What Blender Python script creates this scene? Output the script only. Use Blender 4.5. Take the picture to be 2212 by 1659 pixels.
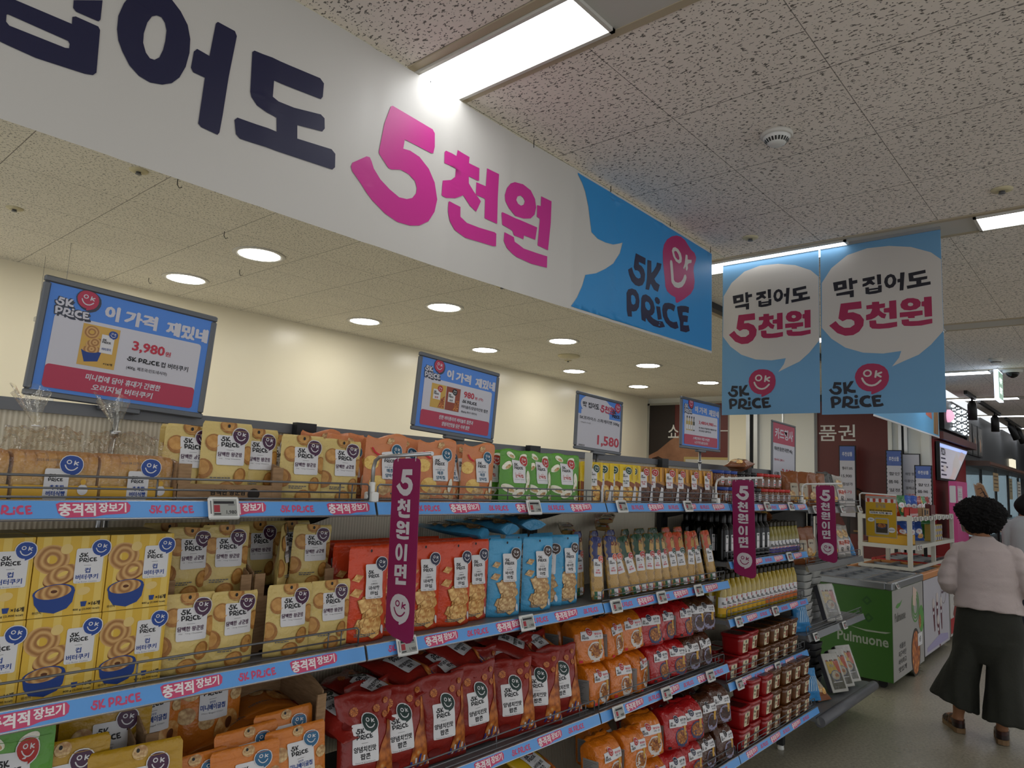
import bpy, math, random
from math import sin, cos, pi, radians
from mathutils import Vector, Matrix, noise
from mathutils.geometry import tessellate_polygon

for o in list(bpy.data.objects): bpy.data.objects.remove(o)
SC = bpy.context.scene
COL = SC.collection
RND = random.Random(11)

# ------------------------------------------------------------------ camera, world, exposure
FPX = 1528.0                       # focal length in pixels of the 2212 x 1659 frame
YAW, PITCH, ROLL, CAMZ = 0.8465, 0.1292, 0.0468, 1.6
def make_camera():
    f = Vector((cos(PITCH)*sin(YAW), cos(PITCH)*cos(YAW), sin(PITCH)))
    r0 = Vector((cos(YAW), -sin(YAW), 0)); u0 = r0.cross(f)
    r = r0*cos(ROLL) + u0*sin(ROLL); u = r.cross(f)
    cd = bpy.data.cameras.new('camera'); co = bpy.data.objects.new('camera', cd); COL.objects.link(co)
    cd.sensor_fit = 'HORIZONTAL'; cd.sensor_width = 36.0; cd.lens = FPX/2212.0*36.0
    cd.clip_start = 0.02; cd.clip_end = 100
    m = Matrix((r, u, -f)).transposed().to_4x4(); m.translation = (0, 0, CAMZ)
    co.matrix_world = m
    SC.camera = co
make_camera()
W = bpy.data.worlds.new('world'); SC.world = W; W.use_nodes = True
W.node_tree.nodes['Background'].inputs[0].default_value = (0.93, 0.96, 1.0, 1)
W.node_tree.nodes['Background'].inputs[1].default_value = 0.85
SC.view_settings.view_transform = 'Standard'; SC.view_settings.look = 'None'
SC.view_settings.gamma = 1.0; SC.view_settings.use_curve_mapping = False
SC.view_settings.exposure = 0.25
LAMP, DOWN, LINE = 5.2, 35.0, 7.0   # radiance of the ceiling panels, downlights and far light lines

# ------------------------------------------------------------------ materials
def lin(c):
    c /= 255.0
    return c/12.92 if c <= 0.04045 else ((c+0.055)/1.055)**2.4
def rgb(h):
    h = h.lstrip('#'); return (lin(int(h[0:2],16)), lin(int(h[2:4],16)), lin(int(h[4:6],16)), 1)
class NT:
    def __init__(s, name):
        s.m = bpy.data.materials.new(name); s.m.use_nodes = True; s.t = s.m.node_tree
        s.b = s.t.nodes['Principled BSDF']; s.out = s.t.nodes['Material Output']
    def n(s, typ, **kw):
        x = s.t.nodes.new('ShaderNode'+typ)
        for k, v in kw.items():
            if hasattr(x, k): setattr(x, k, v)
        return x
    def l(s, a, b): s.t.links.new(a, b)
    def set(s, node, key, val):
        if hasattr(val, 'is_output'): s.l(val, node.inputs[key])
        else: node.inputs[key].default_value = val
    def math(s, op, a, b=0.0, c=None):
        x = s.n('Math', operation=op); s.set(x, 0, a); s.set(x, 1, b)
        if c is not None: s.set(x, 2, c)
        return x.outputs[0]
    def mix(s, f, a, b):
        x = s.n('Mix', data_type='RGBA'); s.set(x, 0, f); s.set(x, 6, a); s.set(x, 7, b); return x.outputs[2]
    def ramp(s, f, stops, interp='LINEAR'):
        x = s.n('ValToRGB'); cr = x.color_ramp; cr.interpolation = interp
        while len(cr.elements) < len(stops): cr.elements.new(0.5)
        for e, (p, c) in zip(cr.elements, stops): e.position = p; e.color = c
        s.l(f, x.inputs[0]); return x.outputs[0]
    def bump(s, h, strength=0.2, dist=0.01):
        x = s.n('Bump'); x.inputs['Strength'].default_value = strength; x.inputs['Distance'].default_value = dist
        s.l(h, x.inputs['Height']); s.l(x.outputs[0], s.b.inputs['Normal'])
    def coord(s, kind='Object'): return s.n('TexCoord').outputs[kind]
    def noise(s, vec, scale, detail=3.0, rough=0.5):
        x = s.n('TexNoise'); s.l(vec, x.inputs['Vector']); x.inputs['Scale'].default_value = scale
        x.inputs['Detail'].default_value = detail; x.inputs['Roughness'].default_value = rough; return x.outputs[0]
    def scale(s, vec, v):
        x = s.n('Mapping'); s.l(vec, x.inputs['Vector']); x.inputs['Scale'].default_value = v; return x.outputs[0]
MATS = {}
def M(name, hexc, rough=0.5, metal=0.0, spec=0.5, coat=0.0, trans=0.0, ior=1.45, crinkle=0.0, mottle=0.0, alpha=1.0):
    if name in MATS: return MATS[name]
    t = NT(name); b = t.b; c = rgb(hexc)
    b.inputs['Base Color'].default_value = c; b.inputs['Roughness'].default_value = rough
    b.inputs['Metallic'].default_value = metal; b.inputs['Specular IOR Level'].default_value = spec
    b.inputs['Coat Weight'].default_value = coat; b.inputs['Transmission Weight'].default_value = trans
    b.inputs['IOR'].default_value = ior; b.inputs['Alpha'].default_value = alpha
    if mottle > 0:
        n = t.noise(t.coord(), 14.0, 4.0); k = 1-mottle
        t.l(t.mix(n, (c[0]*k, c[1]*k, c[2]*k, 1), (min(1,c[0]*(1+mottle)), min(1,c[1]*(1+mottle)), min(1,c[2]*(1+mottle)), 1)), b.inputs['Base Color'])
    if crinkle > 0:
        n = t.noise(t.coord(), 34.0, 3.0, 0.55); t.bump(n, crinkle, 0.02)
    MATS[name] = t.m; return t.m
def EM(name, hexc, strength):
    if name in MATS: return MATS[name]
    t = NT(name); t.b.inputs['Base Color'].default_value = (0.8,0.8,0.8,1)
    t.b.inputs['Emission Color'].default_value = rgb(hexc); t.b.inputs['Emission Strength'].default_value = strength
    MATS[name] = t.m; return t.m
def PAT(name, kind, cols, scale=6.0, rough=0.45):
    """printed picture textures, driven by each printed shape's own uv (-1..1)"""
    if name in MATS: return MATS[name]
    t = NT(name); t.b.inputs['Roughness'].default_value = rough
    uv = t.coord('UV'); cs = [rgb(c) for c in cols]
    if kind == 'rings':
        x = t.n('TexWave', wave_type='RINGS', rings_direction='SPHERICAL'); t.l(uv, x.inputs['Vector'])
        x.inputs['Scale'].default_value = scale; x.inputs['Distortion'].default_value = 2.2; x.inputs['Detail'].default_value = 2
        f = x.outputs[1]
        col = t.ramp(f, [(0.0, cs[0]), (0.5, cs[1]), (1.0, cs[2])])
    elif kind == 'lumps':
        x = t.n('TexVoronoi', feature='F1'); t.l(uv, x.inputs['Vector']); x.inputs['Scale'].default_value = scale
        n = t.noise(uv, scale*2.2, 4.0)
        f = t.math('ADD', t.math('MULTIPLY', x.outputs[0], 0.75), t.math('MULTIPLY', n, 0.45))
        col = t.ramp(f, [(0.12, cs[0]), (0.42, cs[1]), (0.8, cs[2])])
    elif kind == 'fibres':
        n = t.noise(t.scale(uv, (scale, scale*0.12, 1)), 3.0, 4.0)
        col = t.ramp(n, [(0.3, cs[0]), (0.5, cs[1]), (0.72, cs[2])])
    else:
        n = t.noise(uv, scale, 5.0, 0.6)
        col = t.ramp(n, [(0.3, cs[0]), (0.5, cs[1]), (0.7, cs[2])])
    t.l(col, t.b.inputs['Base Color']); MATS[name] = t.m; return t.m

def mat_ceiling(name, col, xlines, ypitch, worm, dark=.85):
    t = NT(name); P = t.coord()
    s = t.n('SeparateXYZ'); t.l(P, s.inputs[0]); X, Y = s.outputs[0], s.outputs[1]
    if xlines == 'main':
        mx = t.math('MODULO', t.math('ADD', X, 26.5), 2.65)
    else: mx = t.math('ADD', X, 26.5)
    pitch = 0.5875 if xlines == 'main' else 0.6
    def ln(v, p, w):
        d = t.math('ABSOLUTE', t.math('SUBTRACT', t.math('FRACT', t.math('ADD', t.math('DIVIDE', v, p), 0.5)), 0.5))
        return t.math('LESS_THAN', d, w/p)
    g = t.math('MAXIMUM', ln(mx, pitch, 0.0022), ln(Y, ypitch, 0.0016))
    w = t.noise(t.scale(P, worm), 1.0, 2.0, 0.5)
    worms = t.ramp(w, [(0.592, (0,0,0,1)), (0.632, (1,1,1,1))])
    v = t.n('TexVoronoi', feature='F1'); t.l(t.scale(P, (70, 70, 1)), v.inputs['Vector']); v.inputs['Scale'].default_value = 1.0
    dots = t.math('MULTIPLY', t.math('LESS_THAN', v.outputs[0], 0.19), 1.0)
    d = t.math('MAXIMUM', worms, dots)
    big = t.noise(P, 1.6, 3.0)
    c = rgb(col); base = t.mix(big, (c[0]*0.9, c[1]*0.9, c[2]*0.9, 1), (c[0]*1.08, c[1]*1.08, c[2]*1.08, 1))
    k1 = t.mix(t.math('MULTIPLY', d, dark), base, rgb('3f3a34'))
    k2 = t.mix(t.math('MULTIPLY', g, 0.75), k1, rgb('4a443a'))
    t.l(k2, t.b.inputs['Base Color']); t.b.inputs['Roughness'].default_value = 0.9
    t.bump(t.math('SUBTRACT', 1.0, d), 0.25, 0.004)
    return t.m
def mat_floor():
    t = NT('vinyl_floor'); P = t.coord(); s = t.n('SeparateXYZ'); t.l(P, s.inputs[0])
    def ln(v, p, w):
        d = t.math('ABSOLUTE', t.math('SUBTRACT', t.math('FRACT', t.math('ADD', t.math('DIVIDE', v, p), 0.5)), 0.5))
        return t.math('LESS_THAN', d, w/p)
    g = t.math('MAXIMUM', ln(s.outputs[0], 0.9, 0.0012), ln(s.outputs[1], 0.9, 0.0012))
    n1 = t.noise(P, 55.0, 5.0, 0.6); n2 = t.noise(P, 2.2, 4.0)
    c = t.ramp(n1, [(0.32, rgb('7b7668')), (0.5, rgb('97917f')), (0.68, rgb('a9a392'))])
    c = t.mix(t.math('MULTIPLY', n2, 0.15), c, rgb('787262'))
    v = t.n('TexVoronoi', feature='F1'); t.l(P, v.inputs['Vector']); v.inputs['Scale'].default_value = 9.0
    sp = t.math('LESS_THAN', v.outputs[0], 0.035)
    c = t.mix(t.math('MULTIPLY', sp, 0.6), c, rgb('4a453c'))
    t.l(t.mix(t.math('MULTIPLY', g, 0.45), c, rgb('5d584c')), t.b.inputs['Base Color'])
    t.l(t.ramp(n2, [(0.3, (0.26,)*3+(1,)), (0.7, (0.36,)*3+(1,))]), t.b.inputs['Roughness'])
    t.bump(n1, 0.04, 0.003)
    return t.m
def mat_ribbed():
    t = NT('ribbed_cream_panel'); P = t.coord(); s = t.n('SeparateXYZ'); t.l(P, s.inputs[0])
    f = t.math('SINE', t.math('MULTIPLY', s.outputs[0], 2*pi/0.0115))
    t.l(t.mix(t.math('MULTIPLY_ADD', f, 0.5, 0.5), rgb('c9bfa8'), rgb('e4dbc6')), t.b.inputs['Base Color'])
    t.b.inputs['Roughness'].default_value = 0.85; t.bump(f, 0.35, 0.002); return t.m
def mat_card():
    t = NT('corrugated_cardboard'); P = t.coord()
    n = t.noise(t.scale(P, (30, 30, 160)), 1.0, 3.0)
    t.l(t.ramp(n, [(0.3, rgb('8a6c4c')), (0.7, rgb('a58461'))]), t.b.inputs['Base Color']); t.b.inputs['Roughness'].default_value = 0.85
    return t.m
def mat_film(name, tint='ffffff', op=0.10, rough=0.08, crinkle=0.5, scale=22.0):
    t = NT(name); P = t.coord()
    n = t.noise(P, scale, 4.0, 0.6)
    bp = t.n('Bump'); bp.inputs['Strength'].default_value = crinkle; bp.inputs['Distance'].default_value = 0.02; t.l(n, bp.inputs['Height'])
    tr = t.n('BsdfTransparent'); tr.inputs[0].default_value = rgb(tint)
    gl = t.n('BsdfGlossy'); gl.inputs['Roughness'].default_value = rough; t.l(bp.outputs[0], gl.inputs['Normal'])
    df = t.n('BsdfDiffuse'); df.inputs[0].default_value = (0.8,0.8,0.78,1)
    lw = t.n('LayerWeight'); lw.inputs[0].default_value = 0.35; t.l(bp.outputs[0], lw.inputs['Normal'])
    a = t.n('MixShader'); t.l(t.math('ADD', t.math('MULTIPLY', lw.outputs[0], 0.34), op), a.inputs[0]); t.l(tr.outputs[0], a.inputs[1]); t.l(gl.outputs[0], a.inputs[2])
    b2 = t.n('MixShader'); b2.inputs[0].default_value = op*0.45; t.l(a.outputs[0], b2.inputs[1]); t.l(df.outputs[0], b2.inputs[2])
    t.l(b2.outputs[0], t.out.inputs[0]); return t.m

# ------------------------------------------------------------------ mesh builder
class MB:
    def __init__(s): s.v=[]; s.f=[]; s.fm=[]; s.fs=[]; s.uv=[]; s.mats=[]; s.hasuv=False
    def mi(s, m):
        if m not in s.mats: s.mats.append(m)
        return s.mats.index(m)
    def face(s, idx, m, smooth=False, uv=None):
        s.f.append(tuple(idx)); s.fm.append(s.mi(m)); s.fs.append(smooth)
        s.uv.extend(uv if uv else [(0.0,0.0)]*len(idx)); s.hasuv |= bool(uv)
    def box(s, a, b, m, bev=0.0):
        x0,y0,z0 = a; x1,y1,z1 = b; k = len(s.v)
        if bev <= 0:
            s.v += [(x0,y0,z0),(x1,y0,z0),(x1,y1,z0),(x0,y1,z0),(x0,y0,z1),(x1,y0,z1),(x1,y1,z1),(x0,y1,z1)]
            for q in ((0,3,2,1),(4,5,6,7),(0,1,5,4),(1,2,6,5),(2,3,7,6),(3,0,4,7)): s.face([k+i for i in q], m)
        else:
            e = bev
            L = [(z0, e), (z0+e, 0), (z1-e, 0), (z1, e)]
            def ring(z, i):
                c = bev; X0,X1,Y0,Y1 = x0+i, x1-i, y0+i, y1-i
                c = max(c, 1e-5)
                return [(X0+c,Y0,z),(X1-c,Y0,z),(X1,Y0+c,z),(X1,Y1-c,z),(X1-c,Y1,z),(X0+c,Y1,z),(X0,Y1-c,z),(X0,Y0+c,z)]
            for z, i in L: s.v += ring(z, i)
            for r in range(3):
                for j in range(8):
                    p = k+r*8+j; q = k+r*8+(j+1)%8
                    s.face((p, q, q+8, p+8), m)
            s.face([k+j for j in range(7,-1,-1)], m); s.face([k+24+j for j in range(8)], m)
    def grid(s, fn, us, vs, m, smooth=True, flip=False):
        k = len(s.v); nu = len(us)
        for v in vs:
            for u in us: s.v.append(tuple(fn(u, v)))
        for j in range(len(vs)-1):
            for i in range(nu-1):
                a = k+j*nu+i; q = (a, a+1, a+1+nu, a+nu)
                s.face(q[::-1] if flip else q, m, smooth)
        return k
    def tube(s, pts, r, m, n=8, caps=True, smooth=True):
        P = [Vector(p) for p in pts]; k = len(s.v); rad = r if isinstance(r, (list, tuple)) else [r]*len(P)
        ref = None
        for i, p in enumerate(P):
            d = (P[min(i+1,len(P)-1)]-P[max(i-1,0)]).normalized()
            if ref is None:
                ref = Vector((0,0,1)) if abs(d.z) < 0.9 else Vector((1,0,0))
            a = (ref - d*ref.dot(d)).normalized(); ref = a; b = d.cross(a)
            for j in range(n):
                t = 2*pi*j/n; q = p + (a*cos(t)+b*sin(t))*rad[i]; s.v.append(tuple(q))
        for i in range(len(P)-1):
            for j in range(n):
                a0 = k+i*n+j; a1 = k+i*n+(j+1)%n; s.face((a0, a1, a1+n, a0+n), m, smooth)
        if caps:
            s.face([k+j for j in range(n-1,-1,-1)], m); s.face([k+(len(P)-1)*n+j for j in range(n)], m)
    def lathe(s, prof, m, n=20, o=(0,0,0), smooth=True, sx=1.0, sy=1.0):
        k = len(s.v)
        for r, z in prof:
            for j in range(n):
                t = 2*pi*j/n; s.v.append((o[0]+r*cos(t)*sx, o[1]+r*sin(t)*sy, o[2]+z))
        for i in range(len(prof)-1):
            for j in range(n):
                a = k+i*n+j; b = k+i*n+(j+1)%n; s.face((a, b, b+n, a+n), m, smooth)
        s.face([k+j for j in range(n-1,-1,-1)], m); e = k+(len(prof)-1)*n; s.face([e+j for j in range(n)], m)
    def prism(s, pts, fn, t0, t1, m, mside=None):
        """2d outline swept between two offsets; fn(x,y,off) -> xyz"""
        k = len(s.v); n = len(pts)
        for o in (t0, t1):
            for x, y in pts: s.v.append(tuple(fn(x, y, o)))
        tr = tessellate_polygon([[Vector((x,y,0)) for x,y in pts]])
        for a,b,c in tr: s.face((k+n+a,k+n+b,k+n+c), m); s.face((k+c,k+b,k+a), mside or m)
        for i in range(n):
            j = (i+1)%n; s.face((k+i,k+j,k+n+j,k+n+i), mside or m)
    def art(s, A, fn, off0=0.0006, dl=0.00035, sub=0.0):
        for ii, (V, T, m, UV, lay) in enumerate(A.items):
            if sub > 0:
                V = list(V); UV = list(UV) if UV else None; T2 = []; st = list(T); mid = {}
                while st:
                    a,b,c = st.pop()
                    e = [((V[p][0]-V[q][0])**2+(V[p][1]-V[q][1])**2, p, q) for p,q in ((a,b),(b,c),(c,a))]
                    L, p, q = max(e)
                    if L <= sub*sub or len(V) > 6000: T2.append((a,b,c)); continue
                    key = (min(p,q), max(p,q))
                    if key not in mid:
                        V.append(((V[p][0]+V[q][0])/2, (V[p][1]+V[q][1])/2)); mid[key] = len(V)-1
                        if UV: UV.append(((UV[p][0]+UV[q][0])/2, (UV[p][1]+UV[q][1])/2))
                    w = mid[key]; r = ({a,b,c}-{p,q}).pop()
                    st += [(p,w,r),(w,q,r)]
                T = T2
            k = len(s.v); o = off0+lay*dl+(ii%24)*min(8e-6, dl*.03)
            s.v += [tuple(fn(x,y,o)) for x,y in V]
            for a,b,c in T:
                s.face((k+a,k+b,k+c), m, sub > 0, [UV[a],UV[b],UV[c]] if UV else None)
    def mesh(s, name):
        me = bpy.data.meshes.new(name); me.from_pydata(s.v, [], s.f)
        for m in s.mats: me.materials.append(m)
        me.polygons.foreach_set('material_index', s.fm); me.polygons.foreach_set('use_smooth', s.fs)
        if s.hasuv:
            l = me.uv_layers.new(name='uv'); l.data.foreach_set('uv', [c for p in s.uv for c in p])
        me.update(); return me
    def obj(s, name, parent=None, loc=None, rot=None):
        return link(name, s.mesh(name), parent, loc, rot)
def link(name, me, parent=None, loc=None, rot=None):
    o = bpy.data.objects.new(name, me); COL.objects.link(o)
    if loc is not None: o.location = loc
    if rot is not None: o.rotation_euler = rot
    if parent is not None: o.parent = parent
    return o
def tag(o, label, cat, group=None, kind=None):
    o['label'] = label; o['category'] = cat
    if group: o['group'] = group
    if kind: o['kind'] = kind
    return o
def struct(name, mb):
    o = mb.obj(name); o['kind'] = 'structure'; return o
def thing(name, loc, label, cat, group=None, rot=None):
    return tag(link(name, None, None, loc, rot), label, cat, group)
def copy_tree(o, loc, rot=(0,0,0), label=None, group=None, scale=None):
    c = o.copy(); COL.objects.link(c); c.location = loc; c.rotation_euler = rot
    if scale: c.scale = scale
    if label: c['label'] = label
    if group: c['group'] = group
    for ch in o.children:
        d = ch.copy(); COL.objects.link(d); d.parent = c
        for g in ch.children:
            e = g.copy(); COL.objects.link(e); e.parent = d
    return c
def plane(o, ux, uy, n=None):
    o = Vector(o); ux = Vector(ux); uy = Vector(uy); n = Vector(n) if n else ux.cross(uy).normalized()
    return lambda x, y, off=0.0: o+ux*x+uy*y+n*off
ORD = 'first second third fourth fifth sixth seventh eighth ninth tenth eleventh twelfth thirteenth fourteenth fifteenth sixteenth seventeenth eighteenth'.split()

# ------------------------------------------------------------------ flat printed artwork
TXT = {}
def text_geo(s, b):
    if (s, b) in TXT: return TXT[(s, b)]
    c = bpy.data.curves.new('t', 'FONT'); c.body = s; c.resolution_u = 2; c.offset = b
    o = bpy.data.objects.new('t', c); COL.objects.link(o)
    me = bpy.data.meshes.new_from_object(o.evaluated_get(bpy.context.evaluated_depsgraph_get()))
    V = [(v.co.x, v.co.y) for v in me.vertices]; T = []
    for p in me.polygons:
        i = list(p.vertices)
        for k in range(1, len(i)-1): T.append((i[0], i[k], i[k+1]))
    bpy.data.objects.remove(o); bpy.data.curves.remove(c); bpy.data.meshes.remove(me)
    xs = [p[0] for p in V]; ys = [p[1] for p in V]
    TXT[(s, b)] = (V, T, min(xs), max(xs), min(ys), max(ys)); return TXT[(s, b)]
class Art:
    def __init__(s): s.items = []; s.lay = 0
    def up(s): s.lay += 1; return s
    def poly(s, pts, m, holes=(), pat=False):
        loops = [[Vector((x,y,0)) for x,y in L] for L in [pts]+list(holes)]
        T = tessellate_polygon(loops); V = [p for L in [pts]+list(holes) for p in L]
        UV = None
        if pat:
            xs=[p[0] for p in pts]; ys=[p[1] for p in pts]; cx=(min(xs)+max(xs))/2; cy=(min(ys)+max(ys))/2
            r=max(max(xs)-min(xs), max(ys)-min(ys))/2 or 1
            hx=(max(xs)-min(xs))/2 or 1; hy=(max(ys)-min(ys))/2 or 1
            UV=[((x-cx)/hx,(y-cy)/hy) if pat=='fit' else ((x-cx)/r,(y-cy)/r) for x,y in V]
        s.items.append((V, [tuple(t) for t in T], m, UV, s.lay)); return s
    def rect(s, x0, y0, x1, y1, m, r=0.0, pat=False):
        if r <= 0: return s.poly([(x0,y0),(x1,y0),(x1,y1),(x0,y1)], m, pat=pat)
        P = []
        for cx, cy, a0 in ((x1-r,y0+r,-90),(x1-r,y1-r,0),(x0+r,y1-r,90),(x0+r,y0+r,180)):
            for k in range(5): a = radians(a0+k*22.5); P.append((cx+r*cos(a), cy+r*sin(a)))
        return s.poly(P, m, pat=pat)
    def ell(s, cx, cy, rx, ry, m, rot=0.0, n=20, hole=None, pat=False, a0=0, a1=360):
        c, d = cos(rot), sin(rot)
        def ring(rx, ry): return [(cx+rx*cos(t)*c-ry*sin(t)*d, cy+rx*cos(t)*d+ry*sin(t)*c) for t in [radians(a0+(a1-a0)*k/n) for k in range(n+(0 if a1-a0==360 else 1))]]
        return s.poly(ring(rx, ry), m, [ring(rx*hole, ry*hole)] if hole else [], pat=pat)
    def stroke(s, pts, w, m):
        for i in range(len(pts)-1):
            (x0,y0),(x1,y1) = pts[i], pts[i+1]; L = math.hypot(x1-x0,y1-y0) or 1e-9
            nx, ny = -(y1-y0)/L*w/2, (x1-x0)/L*w/2
            s.items.append(([(x0-nx,y0-ny),(x1-nx,y1-ny),(x1+nx,y1+ny),(x0+nx,y0+ny)], [(0,1,2),(0,2,3)], m, None, s.lay))
        for x, y in pts: s.ell(x, y, w/2, w/2, m, n=8)
        return s
    def text(s, t, cx, cy, h, m, w=None, bold=0.02, al='c', rot=0.0, heavy=0.0, shear=0.0):
        V, T, x0, x1, y0, y1 = text_geo(t, bold)
        k = h/max(y1-y0, 1e-6); kx = k if w is None else w/max(x1-x0, 1e-6)
        ax = (x0+x1)/2 if al == 'c' else (x0 if al == 'l' else x1)
        c, d = cos(rot), sin(rot)
        for dx, dy in ([(0,0)] if not heavy else [(-heavy,0),(heavy,0),(0,heavy)]):
            P = []
            for x, y in V:
                px, py = (x-ax)*kx+dx*h, (y-(y0+y1)/2)*k+dy*h; px += shear*py
                P.append((cx+px*c-py*d, cy+px*d+py*c))
            s.items.append((P, T, m, None, s.lay))
        return s
    def polys(s, L, m, fn):
        for loops in L: s.poly([fn(*p) for p in loops[0]], m, [[fn(*p) for p in h] for h in loops[1:]])
        return s
    def logo(s, x, y, w, m):
        """hand lettered two-line logo, lower left corner x, y"""
        x0, x1, y0 = LOGO_BOX; k = w/(x1-x0)
        return s.polys(GL['lg']['ink'], m, lambda a, b: (x+(a-x0)*k, y+(b-y0)*k))
    def logo_line(s, x, y, h, m, w=None):
        """the same letters on one line, lower left corner x, y; returns the width"""
        ink = GL['lg']['ink']; cx = x; n0 = len(s.items)
        for idx in ([0],[1],[2],[3],[4,5],[6],[7]):
            pts = [p for i in idx for p in ink[i][0]]
            a0=min(p[0] for p in pts); a1=max(p[0] for p in pts); b0=min(p[1] for p in pts); b1=max(p[1] for p in pts)
            k = h/68.0 if idx[0] > 1 else h/(b1-b0)
            if idx == [3]: b0 = b0+2
            s.polys([ink[i] for i in idx], m, lambda a, b: (cx+(a-a0)*k, y+(b-b0)*k))
            cx += (a1-a0)*k+h*(0.34 if idx == [1] else 0.06)
            if idx == [3]: cx -= h*0.12
        if w:
            q = w/(cx-x)
            for i in range(n0, len(s.items)): V, T, mm_, U, l = s.items[i]; s.items[i] = ([(x+(a-x)*q, b) for a, b in V], T, mm_, U, l)
        return w or cx-x
    def badge(s, cx, cy, r, m, fg, rim=None, rimw=0.08):
        B = GL['lg']['balloon']; ox, oy = GL['lg']['C']; R0 = GL['lg']['R']; k = r/R0
        f = lambda a, b: (cx+(a-ox)*k, cy+(b-oy)*k)
        if rim:
            q = 1+rimw; s.poly([(cx+(a-ox)*k*q, cy+(b-oy)*k*q) for a,b in B], rim); s.up()
        s.poly([f(*p) for p in B], m); s.up()
        O = f(*GL['lg']['Oc']); s.ell(O[0], O[1], r*0.235, r*0.215, fg, hole=0.6, n=16)
        for st in GL['lg']['K']: s.stroke([f(*p) for p in st], r*0.105, fg)
        return s.stroke([f(*p) for p in GL['lg']['smile']], r*0.105, fg)
    def glyph(s, key, x, y, w, h, m):
        L = GL['gl'][key]; P = [p for l in L for p in l[0]]
        a0=min(p[0] for p in P); a1=max(p[0] for p in P); b0=min(p[1] for p in P); b1=max(p[1] for p in P)
        return s.polys(L, m, lambda a, b: (x+(a-a0)/(a1-a0)*w, y+(b-b0)/(b1-b0)*h))
    def put(s, A, fn, k=1):
        """paste another artwork, fn maps its coordinates"""
        base = s.lay; top = base
        for V, T, m, UV, lay in A.items:
            s.items.append(([fn(x, y) for x, y in V], T, m, UV, base+lay)); top = max(top, base+lay)
        s.lay = top; return s

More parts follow.
